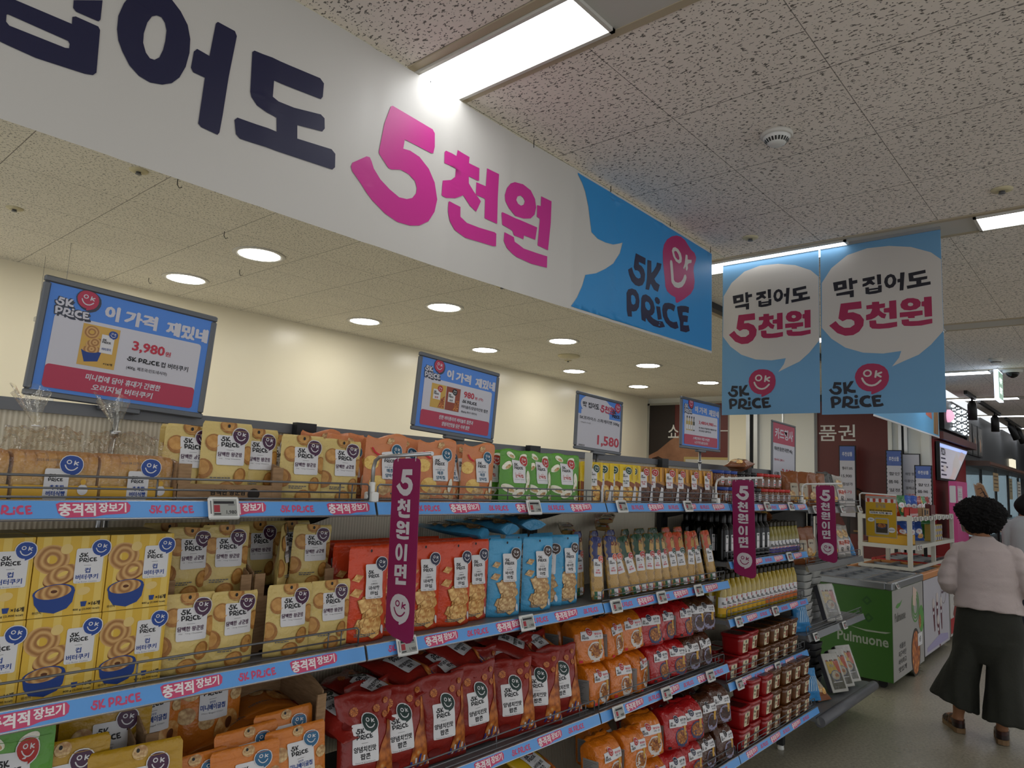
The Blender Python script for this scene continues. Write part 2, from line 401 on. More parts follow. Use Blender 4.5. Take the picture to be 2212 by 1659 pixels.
# lettering traced as outlines, in millimetres on the plane it is printed on
GL={'ban':{'navy':[[[(458,2697),(519,2732),(520,2680),(516,2673),(466,2671),(459,2677)]],[[(282,2645),(315,2633),(345,2632),(461,2636),(460,2654),(467,2659),(517,2660),(522,2653),(526,2541),(519,2531),(501,2526),(399,2516),(341,2519),(296,2523)],[(333,2588),(335,2591),(458,2590),(462,2584),(462,2573),(454,2570),(341,2566),(334,2572)]],[[(559,2675),(558,2712),(567,2751),(577,2775),(599,2804),(635,2830),(667,2831),(682,2826),(706,2808),(728,2780),(739,2744),(741,2704),(735,2660),(722,2623),(704,2598),(681,2583),(651,2575),(623,2581),(598,2597),(577,2625),(565,2648)],[(624,2674),(623,2700),(628,2733),(637,2755),(648,2764),(660,2765),(670,2754),(676,2735),(676,2706),(673,2678),(666,2653),(655,2641),(644,2640),(633,2651)]],[[(803,2825),(808,2833),(859,2832),(866,2820),(855,2691),(849,2571),(845,2517),(840,2508),(793,2511),(784,2518),(789,2655),(756,2655),(749,2665),(752,2714),(760,2726),(795,2723)]],[[(916,2796),(922,2804),(1143,2822),(1158,2811),(1158,2766),(1152,2755),(990,2741),(991,2690),(1012,2685),(1064,2688),(1157,2706),(1171,2699),(1175,2666),(1167,2653),(1080,2638),(1084,2596),(1206,2609),(1221,2599),(1224,2555),(1215,2544),(905,2523),(892,2532),(884,2571),(892,2582),(1015,2590),(1010,2632),(976,2634),(946,2643),(927,2661),(922,2675)]]],'pink':[[[(1423,2850),(1431,2856),(1619,2848),(1631,2837),(1635,2787),(1630,2760),(1619,2756),(1494,2758),(1490,2722),(1521,2727),(1566,2721),(1613,2694),(1646,2653),(1664,2594),(1655,2544),(1629,2500),(1587,2471),(1544,2458),(1488,2454),(1433,2467),(1378,2495),(1330,2535),(1289,2566),(1283,2580),(1287,2594),(1342,2638),(1355,2640),(1363,2629),(1374,2606),(1403,2578),(1445,2557),(1488,2543),(1522,2548),(1546,2560),(1562,2583),(1564,2604),(1553,2626),(1522,2640),(1486,2643),(1446,2629),(1432,2630),(1392,2663),(1388,2669),(1402,2779)]],[[(1684,2785),(1690,2793),(1745,2793),(1749,2819),(1816,2817),(1815,2792),(1874,2793),(1876,2744),(1869,2740),(1818,2740),(1821,2712),(1852,2688),(1893,2664),(1870,2614),(1835,2626),(1795,2655),(1751,2628),(1704,2613),(1683,2617),(1684,2674),(1722,2689),(1745,2710),(1746,2743),(1686,2743)]],[[(1917,2809),(1989,2811),(1989,2709),(1994,2603),(1919,2603),(1916,2682),(1863,2681),(1861,2731),(1916,2734)]],[[(1717,2601),(1722,2606),(1784,2605),(1787,2567),(1823,2554),(1892,2556),(1981,2564),(1992,2561),(1994,2510),(1976,2505),(1888,2499),(1820,2494),(1761,2507),(1731,2531),(1718,2564)]],[[(2030,2736),(2041,2770),(2063,2798),(2092,2815),(2141,2822),(2193,2813),(2224,2785),(2234,2750),(2226,2716),(2201,2691),(2156,2676),(2107,2672),(2061,2690),(2036,2712)],[(2106,2742),(2112,2759),(2130,2769),(2148,2764),(2158,2753),(2152,2736),(2135,2726),(2117,2729)]],[[(2016,2656),(2021,2661),(2247,2665),(2238,2607),(2163,2605),(2160,2587),(2103,2588),(2092,2604),(2024,2609)]],[[(2265,2811),(2338,2813),(2339,2713),(2328,2586),(2255,2587),(2263,2709),(2242,2711),(2240,2763),(2265,2767)]],[[(2040,2582),(2103,2580),(2109,2562),(2165,2548),(2247,2552),(2324,2557),(2325,2506),(2220,2496),(2124,2500),(2059,2521),(2038,2545)]]],'blueedge':[(2525,3007),(2561,2982),(2591,2946),(2620,2883),(2652,2765),(2705,2748),(2771,2748),(2839,2757),(2894,2778),(2922,2791),(2900,2729),(2847,2663),(2773,2615),(2698,2575),(2613,2546),(2590,2488),(2553,2425),(2504,2349)],'logo':[[[(3046,2769),(3143,2768),(3142,2731),(3078,2731),(3078,2718),(3105,2716),(3129,2703),(3142,2681),(3139,2644),(3119,2617),(3084,2602),(3048,2600),(3011,2613),(2988,2639),(2977,2664),(3011,2685),(3029,2659),(3052,2644),(3075,2641),(3097,2651),(3099,2666),(3083,2680),(3063,2682),(3041,2677),(3029,2691),(3035,2728)]],[[(3161,2764),(3201,2769),(3205,2704),(3225,2720),(3252,2753),(3258,2775),(3303,2779),(3295,2749),(3268,2712),(3237,2679),(3255,2665),(3291,2658),(3275,2616),(3236,2619),(3200,2644),(3184,2606),(3150,2602),(3161,2664)]],[[(2967,2540),(2982,2562),(3016,2575),(3055,2576),(3082,2559),(3093,2526),(3088,2493),(3066,2469),(3038,2459),(3019,2457),(3023,2429),(2985,2423),(2973,2451)],[(3011,2536),(3024,2544),(3044,2540),(3056,2525),(3052,2504),(3036,2494),(3019,2495),(3012,2508)]],[[(3109,2544),(3122,2564),(3155,2576),(3196,2572),(3232,2553),(3250,2524),(3245,2497),(3224,2478),(3207,2472),(3235,2462),(3278,2458),(3335,2466),(3364,2442),(3301,2424),(3237,2423),(3188,2435),(3160,2451),(3158,2429),(3118,2432),(3109,2479)],[(3148,2529),(3160,2539),(3184,2539),(3202,2526),(3204,2510),(3192,2497),(3172,2496),(3153,2507)]],[[(3245,2567),(3252,2581),(3269,2587),(3291,2580),(3299,2564),(3285,2549),(3260,2551)]],[[(3261,2535),(3300,2540),(3324,2476),(3283,2465)]],[[(3353,2572),(3397,2583),(3442,2587),(3473,2582),(3458,2547),(3420,2552),(3391,2546),(3380,2529),(3389,2504),(3415,2487),(3453,2485),(3495,2497),(3515,2465),(3477,2451),(3424,2451),(3371,2467),(3337,2494),(3325,2529),(3332,2554)]],[[(3492,2581),(3534,2596),(3590,2607),(3633,2609),(3630,2573),(3591,2571),(3559,2564),(3558,2546),(3599,2553),(3624,2554),(3617,2517),(3573,2511),(3569,2491),(3601,2495),(3633,2503),(3646,2472),(3602,2455),(3535,2451),(3530,2502),(3505,2543)]]],'balloon':[(3313,2851),(3326,2893),(3362,2934),(3413,2966),(3467,2987),(3521,2996),(3570,2990),(3607,2972),(3644,2955),(3691,2947),(3713,2925),(3705,2898),(3685,2865),(3681,2836),(3690,2810),(3698,2775),(3688,2733),(3652,2692),(3572,2643),(3491,2602),(3474,2606),(3471,2630),(3418,2633),(3376,2644),(3355,2666),(3350,2695),(3335,2744),(3319,2796)],'O':[[(3416,2884),(3427,2904),(3453,2915),(3489,2913),(3521,2897),(3535,2873),(3530,2848),(3503,2833),(3464,2837),(3432,2857)],[(3441,2883),(3450,2893),(3470,2895),(3493,2883),(3506,2865),(3501,2854),(3483,2851),(3459,2859)]],'K':[[[(3580,2907),(3603,2909),(3605,2884),(3655,2895),(3653,2877),(3618,2864),(3606,2852),(3611,2834),(3598,2814),(3587,2818),(3582,2838),(3563,2815),(3553,2821),(3570,2851)]]],'smile':[(3413,2815),(3421,2781),(3429,2745),(3434,2715),(3461,2702),(3499,2705),(3538,2721),(3565,2747),(3580,2774)]},'lg':{'ink':[[[(-1267,2216),(-1227,2213),(-1229,2197),(-1255,2199),(-1258,2193),(-1247,2193),(-1233,2185),(-1225,2171),(-1227,2158),(-1235,2147),(-1249,2142),(-1266,2143),(-1282,2152),(-1296,2171),(-1283,2180),(-1276,2169),(-1265,2159),(-1252,2158),(-1244,2165),(-1246,2173),(-1253,2179),(-1263,2179),(-1269,2177),(-1275,2182)]],[[(-1220,2211),(-1203,2213),(-1200,2185),(-1191,2198),(-1180,2216),(-1161,2217),(-1166,2207),(-1179,2187),(-1189,2175),(-1176,2168),(-1153,2166),(-1152,2150),(-1173,2149),(-1187,2154),(-1198,2162),(-1197,2145),(-1215,2144)]],[[(-1288,2122),(-1282,2132),(-1267,2135),(-1248,2132),(-1234,2125),(-1229,2110),(-1233,2097),(-1244,2087),(-1258,2083),(-1266,2082),(-1265,2068),(-1282,2066),(-1284,2092)],[(-1268,2119),(-1259,2119),(-1249,2116),(-1245,2109),(-1248,2102),(-1256,2098),(-1266,2098)]],[[(-1220,2130),(-1198,2133),(-1181,2129),(-1170,2121),(-1165,2108),(-1168,2095),(-1179,2085),(-1189,2081),(-1174,2076),(-1156,2075),(-1138,2078),(-1132,2064),(-1150,2061),(-1171,2061),(-1190,2066),(-1206,2078),(-1211,2066),(-1227,2067),(-1224,2093)],[(-1204,2116),(-1195,2117),(-1187,2112),(-1184,2105),(-1189,2097),(-1197,2094),(-1206,2093)]],[[(-1161,2129),(-1158,2136),(-1150,2138),(-1143,2135),(-1141,2128),(-1143,2121),(-1151,2119),(-1158,2122)]],[[(-1159,2113),(-1142,2114),(-1143,2082),(-1158,2081)]],[[(-1107,2132),(-1089,2133),(-1076,2127),(-1082,2113),(-1092,2117),(-1104,2114),(-1112,2104),(-1113,2095),(-1106,2086),(-1091,2084),(-1078,2087),(-1071,2071),(-1087,2066),(-1105,2067),(-1121,2074),(-1132,2087),(-1135,2102),(-1130,2118),(-1120,2127)]],[[(-1073,2125),(-1062,2131),(-1042,2133),(-1022,2132),(-1024,2117),(-1039,2119),(-1052,2116),(-1052,2109),(-1027,2109),(-1028,2093),(-1050,2094),(-1048,2083),(-1031,2083),(-1016,2088),(-1011,2074),(-1025,2069),(-1043,2067),(-1063,2067),(-1067,2088),(-1070,2109)]]],'balloon':[(-1156,2236),(-1152,2259),(-1138,2284),(-1116,2302),(-1089,2310),(-1059,2309),(-1030,2303),(-1004,2287),(-988,2265),(-982,2235),(-984,2210),(-994,2185),(-1012,2163),(-1036,2150),(-1067,2137),(-1074,2141),(-1071,2153),(-1095,2156),(-1118,2166),(-1136,2182),(-1149,2206)],'Oc':[(-1090,2256)],'Or':[(-1068,2254),(-1077,2255)],'K':[[(-1045,2265),(-1050,2233)],[(-1020,2256),(-1044,2247)],[(-1044,2246),(-1023,2233)]],'smile':[(-1118,2229),(-1112,2214),(-1100,2198),(-1085,2189),(-1069,2186),(-1052,2189),(-1038,2198),(-1024,2212)]},'gl':{'mak':[[[(-1266,2801),(-1194,2805),(-1190,2754),(-1259,2748)],[(-1239,2781),(-1216,2783),(-1215,2768),(-1238,2766)]],[[(-1181,2812),(-1162,2814),(-1161,2796),(-1135,2798),(-1134,2779),(-1159,2776),(-1157,2746),(-1177,2746)]],[[(-1249,2733),(-1154,2741),(-1154,2700),(-1175,2700),(-1176,2719),(-1248,2718)]]],'jip':[[[(-1107,2801),(-1044,2805),(-1043,2787),(-1059,2784),(-1051,2771),(-1040,2764),(-1052,2754),(-1070,2765),(-1088,2755),(-1107,2752),(-1107,2768),(-1088,2774),(-1082,2783),(-1106,2784)]],[[(-1033,2812),(-1011,2811),(-1011,2754),(-1030,2754)]],[[(-1093,2746),(-1074,2746),(-1074,2736),(-1027,2737),(-1027,2749),(-1008,2748),(-1009,2709),(-1042,2704),(-1073,2704),(-1092,2709)],[(-1073,2726),(-1028,2727),(-1028,2722),(-1071,2720)]]],'eo':[[[(-996,2763),(-992,2785),(-979,2800),(-962,2805),(-944,2795),(-934,2771),(-937,2746),(-951,2728),(-971,2724),(-988,2736)],[(-978,2760),(-975,2780),(-965,2788),(-956,2784),(-952,2768),(-956,2751),(-966,2743),(-974,2748)]],[[(-915,2805),(-893,2804),(-901,2704),(-920,2704),(-917,2751),(-929,2751),(-930,2770),(-916,2771)]]],'do':[[[(-875,2795),(-793,2802),(-792,2784),(-852,2778),(-850,2763),(-785,2766),(-786,2750),(-814,2748),(-814,2732),(-771,2734),(-770,2717),(-882,2708),(-885,2726),(-838,2729),(-838,2745),(-872,2748),(-874,2770)]]],'5':[[[(-1225,2670),(-1116,2670),(-1114,2628),(-1185,2628),(-1188,2612),(-1159,2612),(-1122,2593),(-1103,2562),(-1107,2528),(-1129,2496),(-1161,2479),(-1203,2479),(-1246,2499),(-1290,2547),(-1254,2571),(-1235,2545),(-1208,2526),(-1176,2524),(-1153,2539),(-1154,2559),(-1170,2571),(-1194,2574),(-1216,2565),(-1239,2584)]]],'cheon':[[[(-1090,2642),(-1060,2643),(-1060,2658),(-1023,2656),(-1023,2642),(-994,2643),(-994,2618),(-1021,2617),(-1020,2604),(-1004,2588),(-988,2580),(-997,2556),(-1014,2563),(-1029,2579),(-1045,2567),(-1065,2559),(-1092,2557),(-1092,2587),(-1070,2593),(-1062,2609),(-1060,2619),(-1089,2620)]],[[(-973,2653),(-938,2653),(-937,2550),(-973,2550),(-974,2588),(-1001,2590),(-1001,2614),(-973,2615)]],[[(-1076,2553),(-1041,2552),(-1039,2532),(-1005,2528),(-936,2532),(-936,2505),(-975,2500),(-1026,2501),(-1061,2506),(-1074,2519)]]],'won':[[[(-918,2625),(-908,2646),(-884,2656),(-855,2654),(-831,2644),(-819,2626),(-822,2604),(-842,2590),(-871,2587),(-900,2593),(-915,2608)],[(-882,2622),(-878,2629),(-869,2630),(-859,2626),(-855,2619),(-859,2612),(-869,2610),(-879,2614)]],[[(-922,2581),(-812,2580),(-812,2555),(-850,2553),(-850,2543),(-882,2545),(-883,2554),(-922,2554)]],[[(-804,2652),(-768,2651),(-768,2543),(-803,2543),(-804,2600),(-817,2604),(-816,2628),(-804,2630)]],[[(-914,2540),(-879,2539),(-877,2528),(-834,2525),(-768,2530),(-768,2505),(-820,2498),(-868,2500),(-902,2505),(-913,2518)]]]},'bub':[(-1329,2807),(-1274,2889),(-1186,2952),(-1080,2974),(-967,2967),(-859,2941),(-765,2894),(-718,2847),(-717,2459),(-778,2390),(-836,2341),(-907,2312),(-966,2286),(-931,2332),(-919,2368),(-1009,2361),(-1110,2374),(-1204,2411),(-1279,2470),(-1331,2539)]}
_B = GL['lg']['balloon']; _x=[p[0] for p in _B]; _y=[p[1] for p in _B]
GL['lg']['Oc'] = GL['lg']['Oc'][0]; GL['lg']['R'] = (max(_x)-min(_x))/2; GL['lg']['C'] = ((max(_x)+min(_x))/2, max(_y)-GL['lg']['R']*0.92)
_P = [p for l in GL['lg']['ink'] for p in l[0]]
LOGO_BOX = (min(p[0] for p in _P), max(p[0] for p in _P), min(p[1] for p in _P))

# ------------------------------------------------------------------ the room
CZ = 3.045
cream = M('cream_wall_paint', 'ece3ca', 0.28, spec=0.45)
white_wall = M('white_wall_panel', 'd9d8d0', 0.45)
trim_m = M('beige_ceiling_trim', 'b5a78e', 0.5)
blank_m = M('grey_blank_panel', 'c2bfb9', 0.55)
alu = M('aluminium', 'b9bbbd', 0.3, metal=0.9)
steel = M('grey_painted_steel', '6b6d70', 0.42, metal=0.3)
dark_steel = M('dark_steel', '2b2c2e', 0.45, metal=0.3)
wire_m = M('grey_wire', '6e7073', 0.38, metal=0.6)
black_m = M('black_paint', '0d0d0e', 0.5)
white_plastic = M('white_plastic', 'dcdcd8', 0.4)
paper = M('white_paper', 'd6d5d4', 0.6)
INK = M('navy_ink', '1a1c3a', 0.5); BLK = M('black_ink', '17151a', 0.5)
GREYTX = M('grey_ink', '6a6a6a', 0.6)
WHT = M('white_print', 'e4e3df', 0.5)
SKY = M('sky_blue_print', '3f97d4', 0.5); SKY2 = M('pale_blue_print', '6ba3cd', 0.5)
PINK = M('pink_print', 'c8318f', 0.5); CRIM = M('crimson_print', 'b32552', 0.5)
RED = M('red_print', 'c4162a', 0.45)

mb = MB(); mb.box((-3,-6,-0.05), (24,7,0), mat_floor()); struct('floor', mb)
def ceil(name, x0, y0, x1, y1, ox, oy, m):
    mb = MB(); mb.box((x0-ox,y0-oy,0), (x1-ox,y1-oy,0.06), m); o = struct(name, mb); o.location = (ox,oy,CZ)
ceil('ceiling', -3, -6, 24, 1.9, 1.8, 0.72, mat_ceiling('mineral_tile_main', 'efe6dd', 'main', 0.6, (105, 44, 1)))
ceil('ceiling', -3, 1.9, 10.8, 6.4, 0.914, 4.21, mat_ceiling('mineral_tile_alcove', 'ece7da', 'alcove', 0.575, (82, 82, 1), .62))
mb = MB(); mb.box((-3,6.35,0), (10.85,6.45,CZ), cream); struct('wall_back', mb)
mb = MB(); mb.box((10.8,2.05,0), (10.9,6.35,CZ), white_wall); struct('wall_end', mb)

diff = EM('lamp_diffuser', 'fbfdff', LAMP); diffd = EM('downlight_lens', 'fffdf6', DOWN); linel = EM('light_line_lens', 'f4f8ff', LINE)
white_trim = M('white_lamp_trim', 'cfccc4', 0.4)
n_ = 0
for cx in (-1.0, 1.65, 4.30, 6.95, 9.60, 12.25, 14.9, 17.55, 20.2):
    n_ += 1
    mb = MB()
    mb.box((cx-0.15,-6,CZ-0.006), (cx-0.118,1.9 if cx < 2 else 2.42,CZ+0.002), trim_m); mb.box((cx+0.118,-6,CZ-0.006), (cx+0.15,1.9 if cx < 2 else 2.42,CZ+0.002), trim_m)
    mb.box((cx-0.118,-6,CZ-0.003), (cx+0.118,1.9 if cx < 2 else 2.42,CZ+0.002), blank_m)
    o = mb.obj('trim_%d' % n_); o['kind'] = 'structure'
    for y0, y1 in ((1.19,2.39), (-0.63,0.57), (-2.46,-1.26), (-4.3,-3.1)):
        if cx > 12 and y1 < 0: continue
        t = thing('ceiling_light', (cx,(y0+y1)/2,CZ-0.004), 'slim rectangular white ceiling light panel in the beige channel above the aisle', 'ceiling light', 'ceiling light panels')
        f = MB(); a, b = 0.116, (y1-y0)/2
        for q in (((-a,-b,-0.012),(a,-b+0.014,0)), ((-a,b-0.014,-0.012),(a,b,0)), ((-a,-b,-0.012),(-a+0.014,b,0)), ((a-0.014,-b,-0.012),(a,b,0))): f.box(q[0], q[1], white_trim)
        f.obj('frame', t)
        d = MB(); d.box((-a+0.014,-b+0.014,-0.010), (a-0.014,b-0.014,-0.002), linel if cx > 9 else diff); d.obj('diffuser', t)
        if cx == 1.65 and y0 > 1: t['label'] = 'bright white light panel touching the top of the long white banner'
        if cx == 4.30 and y0 > 1: t['label'] = 'glowing light panel directly above the two hanging blue banners'
        if cx == 4.30 and abs(y0+0.63) < .01: t['label'] = 'light panel at the edge of the ceiling right of the hanging banners'
# recessed downlights over the back aisle
def downlight():
    t = thing('downlight', (0,0,0), '', 'downlight', 'round downlights over the back aisle')
    f = MB()
    f.lathe([(0.136,0.0),(0.174,0.0),(0.177,-0.004),(0.172,-0.009),(0.142,-0.007),(0.136,0.0)], white_trim, 36); f.obj('rim', t)
    d = MB(); d.lathe([(0.138,-0.001),(0.138,-0.005),(0.06,-0.007)], diffd, 36); d.obj('lens', t)
    return t
dl0 = None
for i, x in enumerate((0.62, 2.385, 4.15, 5.88, 7.64, 9.3)):
    for j, y in enumerate((4.51, 5.65)):
        lab = 'round ceiling downlight, %s along in the row %s' % (ORD[i], 'nearer the banner' if j == 0 else 'close to the cream wall')
        if dl0 is None: dl0 = downlight(); dl0.location = (x,y,CZ); dl0['label'] = lab
        else: copy_tree(dl0, (x,y,CZ), label=lab)
# smoke detectors, sprinklers, camera dome
def detector(x, y, lab):
    t = thing('smoke_detector', (x,y,CZ), lab, 'smoke detector')
    b = MB(); b.lathe([(0.062,0.0),(0.064,-0.012),(0.058,-0.018)], white_trim, 28); b.obj('base', t)
    h = MB(); h.lathe([(0.055,-0.017),(0.052,-0.026),(0.034,-0.046),(0.028,-0.05),(0.010,-0.052)], white_plastic, 28)
    for k in range(22):
        a = 2*pi*k/22; c, s = cos(a), sin(a); r0, r1 = 0.0475, 0.0375; kk = len(h.v)
        for r, z, w in ((r0,-0.0305,-0.0035),(r0,-0.0305,0.0035),(r1,-0.0435,0.003),(r1,-0.0435,-0.003)):
            h.v.append(((r+0.0012)*c-w*s, (r+0.0012)*s+w*c, z-0.0008))
        h.face((kk,kk+1,kk+2,kk+3), black_m)
    h.obj('sensor_head', t)
detector(2.742, 1.04, 'white smoke detector on the ceiling right of the long banner')
detector(8.76, 1.04, 'small far smoke detector above the exit sign')
t = thing('ceiling_speaker', (6.62,4.98,CZ), 'flat round cream ceiling fitting between the downlights', 'ceiling fitting')
b = MB(); b.lathe([(0.13,0),(0.13,-0.014),(0.115,-0.022),(0.03,-0.024)], M('cream_plastic','cdc39f',0.5), 30); b.obj('cover', t)
def sprinkler(x, y, lab):
    t = thing('sprinkler_head', (x,y,CZ), lab, 'sprinkler')
    b = MB(); b.lathe([(0.045,0),(0.043,-0.006),(0.024,-0.010)], M('cream_plastic','cdc39f',0.5), 24); b.obj('plate', t)
    b = MB(); b.lathe([(0.013,-0.008),(0.010,-0.018),(0.015,-0.019),(0.015,-0.021),(0.004,-0.022)], steel, 16); b.obj('nozzle', t)
for x, y, lab in ((3.876,1.625,'sprinkler on the ceiling just above the left hanging banner'), (3.876,0.408,'sprinkler on the ceiling above the right end light panel'),
                  (1.28,3.72,'sprinkler on the ceiling right under the long banner, nearest its dark lettering'), (1.05,4.95,'sprinkler at the far left of the lower ceiling'),
                  (3.9,3.6,'sprinkler under the banner between the light blue end and first downlight'), (6.9,5.2,'sprinkler near the round cream ceiling fitting')):
    sprinkler(x, y, lab)
t = thing('camera_dome', (9.63,0.99,CZ), 'black security camera dome on the ceiling right of the exit sign', 'security camera')
b = MB(); b.lathe([(0.10,0),(0.10,-0.02),(0.07,-0.03)], white_trim, 24); b.obj('base', t)
b = MB(); b.lathe([(0.065,-0.028),(0.06,-0.05),(0.04,-0.075),(0.012,-0.088)], M('black_gloss','050506',0.1), 24); b.obj('dome', t)
t = thing('exit_sign', (9.40,1.10,CZ), 'hanging green exit sign with glowing white edges', 'exit sign')
b = MB(); b.tube([(0,0,0),(0,0,-0.04)], 0.012, white_trim); b.box((-0.18,-0.02,-0.37),(0.18,0.02,-0.04), EM('exit_edge','cfe6ff',1.6)); b.obj('case', t)
g = MB(); gm = EM('exit_green','2c8f5a',0.5); g.box((-0.165,-0.0225,-0.355),(0.165,-0.0203,-0.055), gm)
A = Art(); A.text('비상구', 0, 0.05, 0.07, EM('exit_white','f2fff6',1.0)); A.text('EXIT', 0, -0.06, 0.07, EM('exit_white','f2fff6',1.0))
g.art(A, plane((0,-0.0225,-0.2), (1,0,0), (0,0,1)))
g.obj('face', t)
# dark track along the ceiling behind the banner end
mb = MB(); mb.box((4.6,2.46,CZ-0.05), (10.8,2.52,CZ), dark_steel); mb.box((4.6,2.52,CZ-0.02), (10.8,2.62,CZ), trim_m); struct('trim_20', mb)
# little hooks left in the ceiling
for i, (x, y) in enumerate(((1.45,3.66), (2.0,4.25), (2.5,5.0), (2.2,5.9))):
    mb = MB(); mb.tube([(0,0,0),(0,0,-0.03),(0.012,0,-0.045),(0.025,0,-0.035)], 0.0025, dark_steel, 6); o = mb.obj('ceiling_hook', None, (x,y,CZ))
    tag(o, ['small wire hook in the ceiling right beneath the banner lettering','small wire hook beside the nearest large downlight','small dark hook between the two nearest downlights','small wire hook close to the cream wall'][i], 'hook')

# ------------------------------------------------------------------ shelving bays
ribbed = mat_ribbed()
shelf_m = M('shelf_grey', '77797b', 0.4, metal=0.35)
rail_m = M('shelf_lip_silver', 'a7a9ab', 0.25, metal=0.8)
strip_blue = M('price_strip_blue', '5c9bdc', 0.32)
strip_red = M('strip_red', 'c4456c', 0.45)
strip_white = M('strip_white', 'e6dfdf', 0.45)
YF, YB = 1.592, 1.99
def strip_art(x0, x1, ph):
    A = Art(); A.rect(x0+0.004, -0.0175, x1-0.004, 0.0175, strip_blue); A.up()
    x = x0+0.10-ph
    k = 0
    while x < x1-0.06:
        if x > x0+0.05:
            if k % 2 == 0:
                wd = 0.137; c = x+wd/2
                if c+0.075 < x1:
                    A.poly([(c-.069,.011),(c-.062,.0145),(c+.02,.0145),(c+.03,.0155),(c+.063,.0155),(c+.069,.008),(c+.067,-.004),(c+.060,-.009),(c+.02,-.011),(c-.0,-.0155),(c-.05,-.0165),(c-.060,-.012),(c-.065,-.006)], strip_red); A.up()
                    A.text('충격적', c-.031, -.0005, .0255, strip_white, w=.066, heavy=.02); A.text('장보기', c+.034, .0035, .020, strip_white, w=.052, heavy=.02); A.lay -= 1
            else:
                if x+0.11 < x1: A.logo_line(x+.004, -0.0095, 0.0185, strip_red, w=.098)
        x += 0.170 if k % 2 == 0 else 0.140
        k += 1
    return A
def fence(x0, x1, z, brk=True):
    m = MB(); y = YF+0.012
    a, b = z+0.022, z+0.046
    m.tube([(x0+.015,y,z+.003),(x0+.015,y,b-.006),(x0+.022,y,b),(x1-.022,y,b),(x1-.015,y,b-.006),(x1-.015,y,z+.003)], .0026, wire_m, 6)
    m.tube([(x0+.06,y-.002,a),(x1-.06,y-.002,a)], .0022, wire_m, 6)
    m.tube([(x0+.015,y,z+.004),(x1-.015,y,z+.004)], .0024, wire_m, 6)
    for k in (.07, (x1-x0)*.5, (x1-x0)-.07, (x1-x0)-.11):
        m.tube([(x0+k,y+.002,z+.003),(x0+k,y+.002,b)], .002, wire_m, 6)
    return m
def bay(x0, x1, zs, lab, kinds, base_y=None, legs=True, ph=0.0, top_to=1.70, grey=False, fences=None):
    t = thing('shelving_bay', (0,0,0), lab, 'shelving', 'bays of the shelf wall')
    p = MB(); p.box((x0+.001,YB+.012,.12), (x1-.001,YB+.03,top_to), ribbed if not grey else M('dark_panel','3a3632',0.6)); p.obj('back_panel', t)
    r = MB(); r.box((x0+.001,YB-.002,top_to), (x1-.001,YB+.034,top_to+.03), steel); r.obj('top_rail', t)
    u = MB(); u.box((x1-.035,YB-.03,0), (x1+.035,YB-.003,top_to+.035), dark_steel)
    for k in range(26): u.box((x1-.012,YB-.031,.2+k*.055), (x1-.004,YB-.0295,.225+k*.055), black_m); u.box((x1+.004,YB-.031,.2+k*.055), (x1+.012,YB-.0295,.225+k*.055), black_m)
    u.obj('upright', t)
    for i, z in enumerate(zs):
        base = i == len(zs)-1
        yf = YF-(.06 if base else 0)
        s = MB(); zt = z-.008
        s.box((x0+.004,yf+.004,zt-.022), (x1-.004,YB-.035,zt), shelf_m)
        # pressed front: silver upper lip then the tilted strip holder
        k = len(s.v)
        for x in (x0+.003, x1-.003): s.v += [(x,yf+.012,zt-.001),(x,yf+.004,z),(x,yf,z-.001),(x,yf-.013,z-.038),(x,yf-.010,z-.041),(x,yf+.006,z-.036)]
        for j in range(5): s.face((k+j,k+j+1,k+7+j,k+6+j), rail_m)
        s.face([k+j for j in range(6)], rail_m); s.face([k+11-j for j in range(6)], rail_m)
        if not base:
            for bx in (x0+.006, x1-.010): # triangular brackets
                kk = len(s.v); s.v += [(bx,YB-.035,zt-.022),(bx,YF+.12,zt-.022),(bx,YB-.10,zt-.075),(bx,YB-.035,zt-.09),(bx+.004,YB-.035,zt-.022),(bx+.004,YF+.12,zt-.022),(bx+.004,YB-.10,zt-.075),(bx+.004,YB-.035,zt-.09)]
                for q in ((0,1,2,3),(7,6,5,4),(0,4,5,1),(1,5,6,2),(2,6,7,3),(3,7,4,0)): s.face([kk+j for j in q], dark_steel)
        so = s.obj('shelf', t)
        if kinds == 'blue':
            q = MB(); n = Vector((0,-.037,.013)).normalized()
            q.art(strip_art(x0, x1, ph+i*.07), plane((0,yf-.0065,z-.0195), (1,0,0), (0,.332,.943), n), .0012); q.obj('price_strip', so)
        if not (grey and base):
            f = fence(x0, x1, z); 
            if base:
                for j, v in enumerate(f.v): f.v[j] = (v[0], v[1]-.06, v[2])
            if not fences or i in fences: f.obj('wire_fence', so)
    if legs:
        for lx in (x1-.045,):
            l = MB(); l.box((lx-.02,1.72,.03), (lx+.02,1.76,zs[-1]-.03), dark_steel); l.box((lx-.02,1.72,zs[-1]-.05), (lx+.02,1.95,zs[-1]-.03), dark_steel)
            lo = l.obj('leg', t); f = MB(); f.lathe([(.017,0),(.02,.006),(.018,.022),(.008,.03)], white_plastic, 14, (lx,1.74,0)); f.obj('foot', lo)
    return t
bay(0.08, 1.25, [1.513, 1.128, .718, .30], 'nearest shelving bay, holding bread, cookie boxes and chestnut pouches', 'blue', ph=.02, fences=(0,1,3))
bay(1.25, 2.39, [1.513, 1.128, .718, .30], 'shelving bay with onion snack pouches on top and popcorn below', 'blue', ph=.13, fences=(0,2,3))
bay(2.39, 3.53, [1.513, 1.125, .718, .297], 'shelving bay with spaghetti packs above instant noodle bundles', 'blue', ph=.09)
bay(3.53, 4.68, [1.511, 1.218, .930, .620, .297], 'shelving bay with bottles above stacked red and brown tubs', 'blue', ph=.05)
B5 = bay(4.69, 5.90, [1.490, 1.125, .70, .225], 'grey end shelving bay with leaning food trays beside the green freezer', 'grey', ph=0, top_to=1.70, grey=True, fences=(0,1,2))
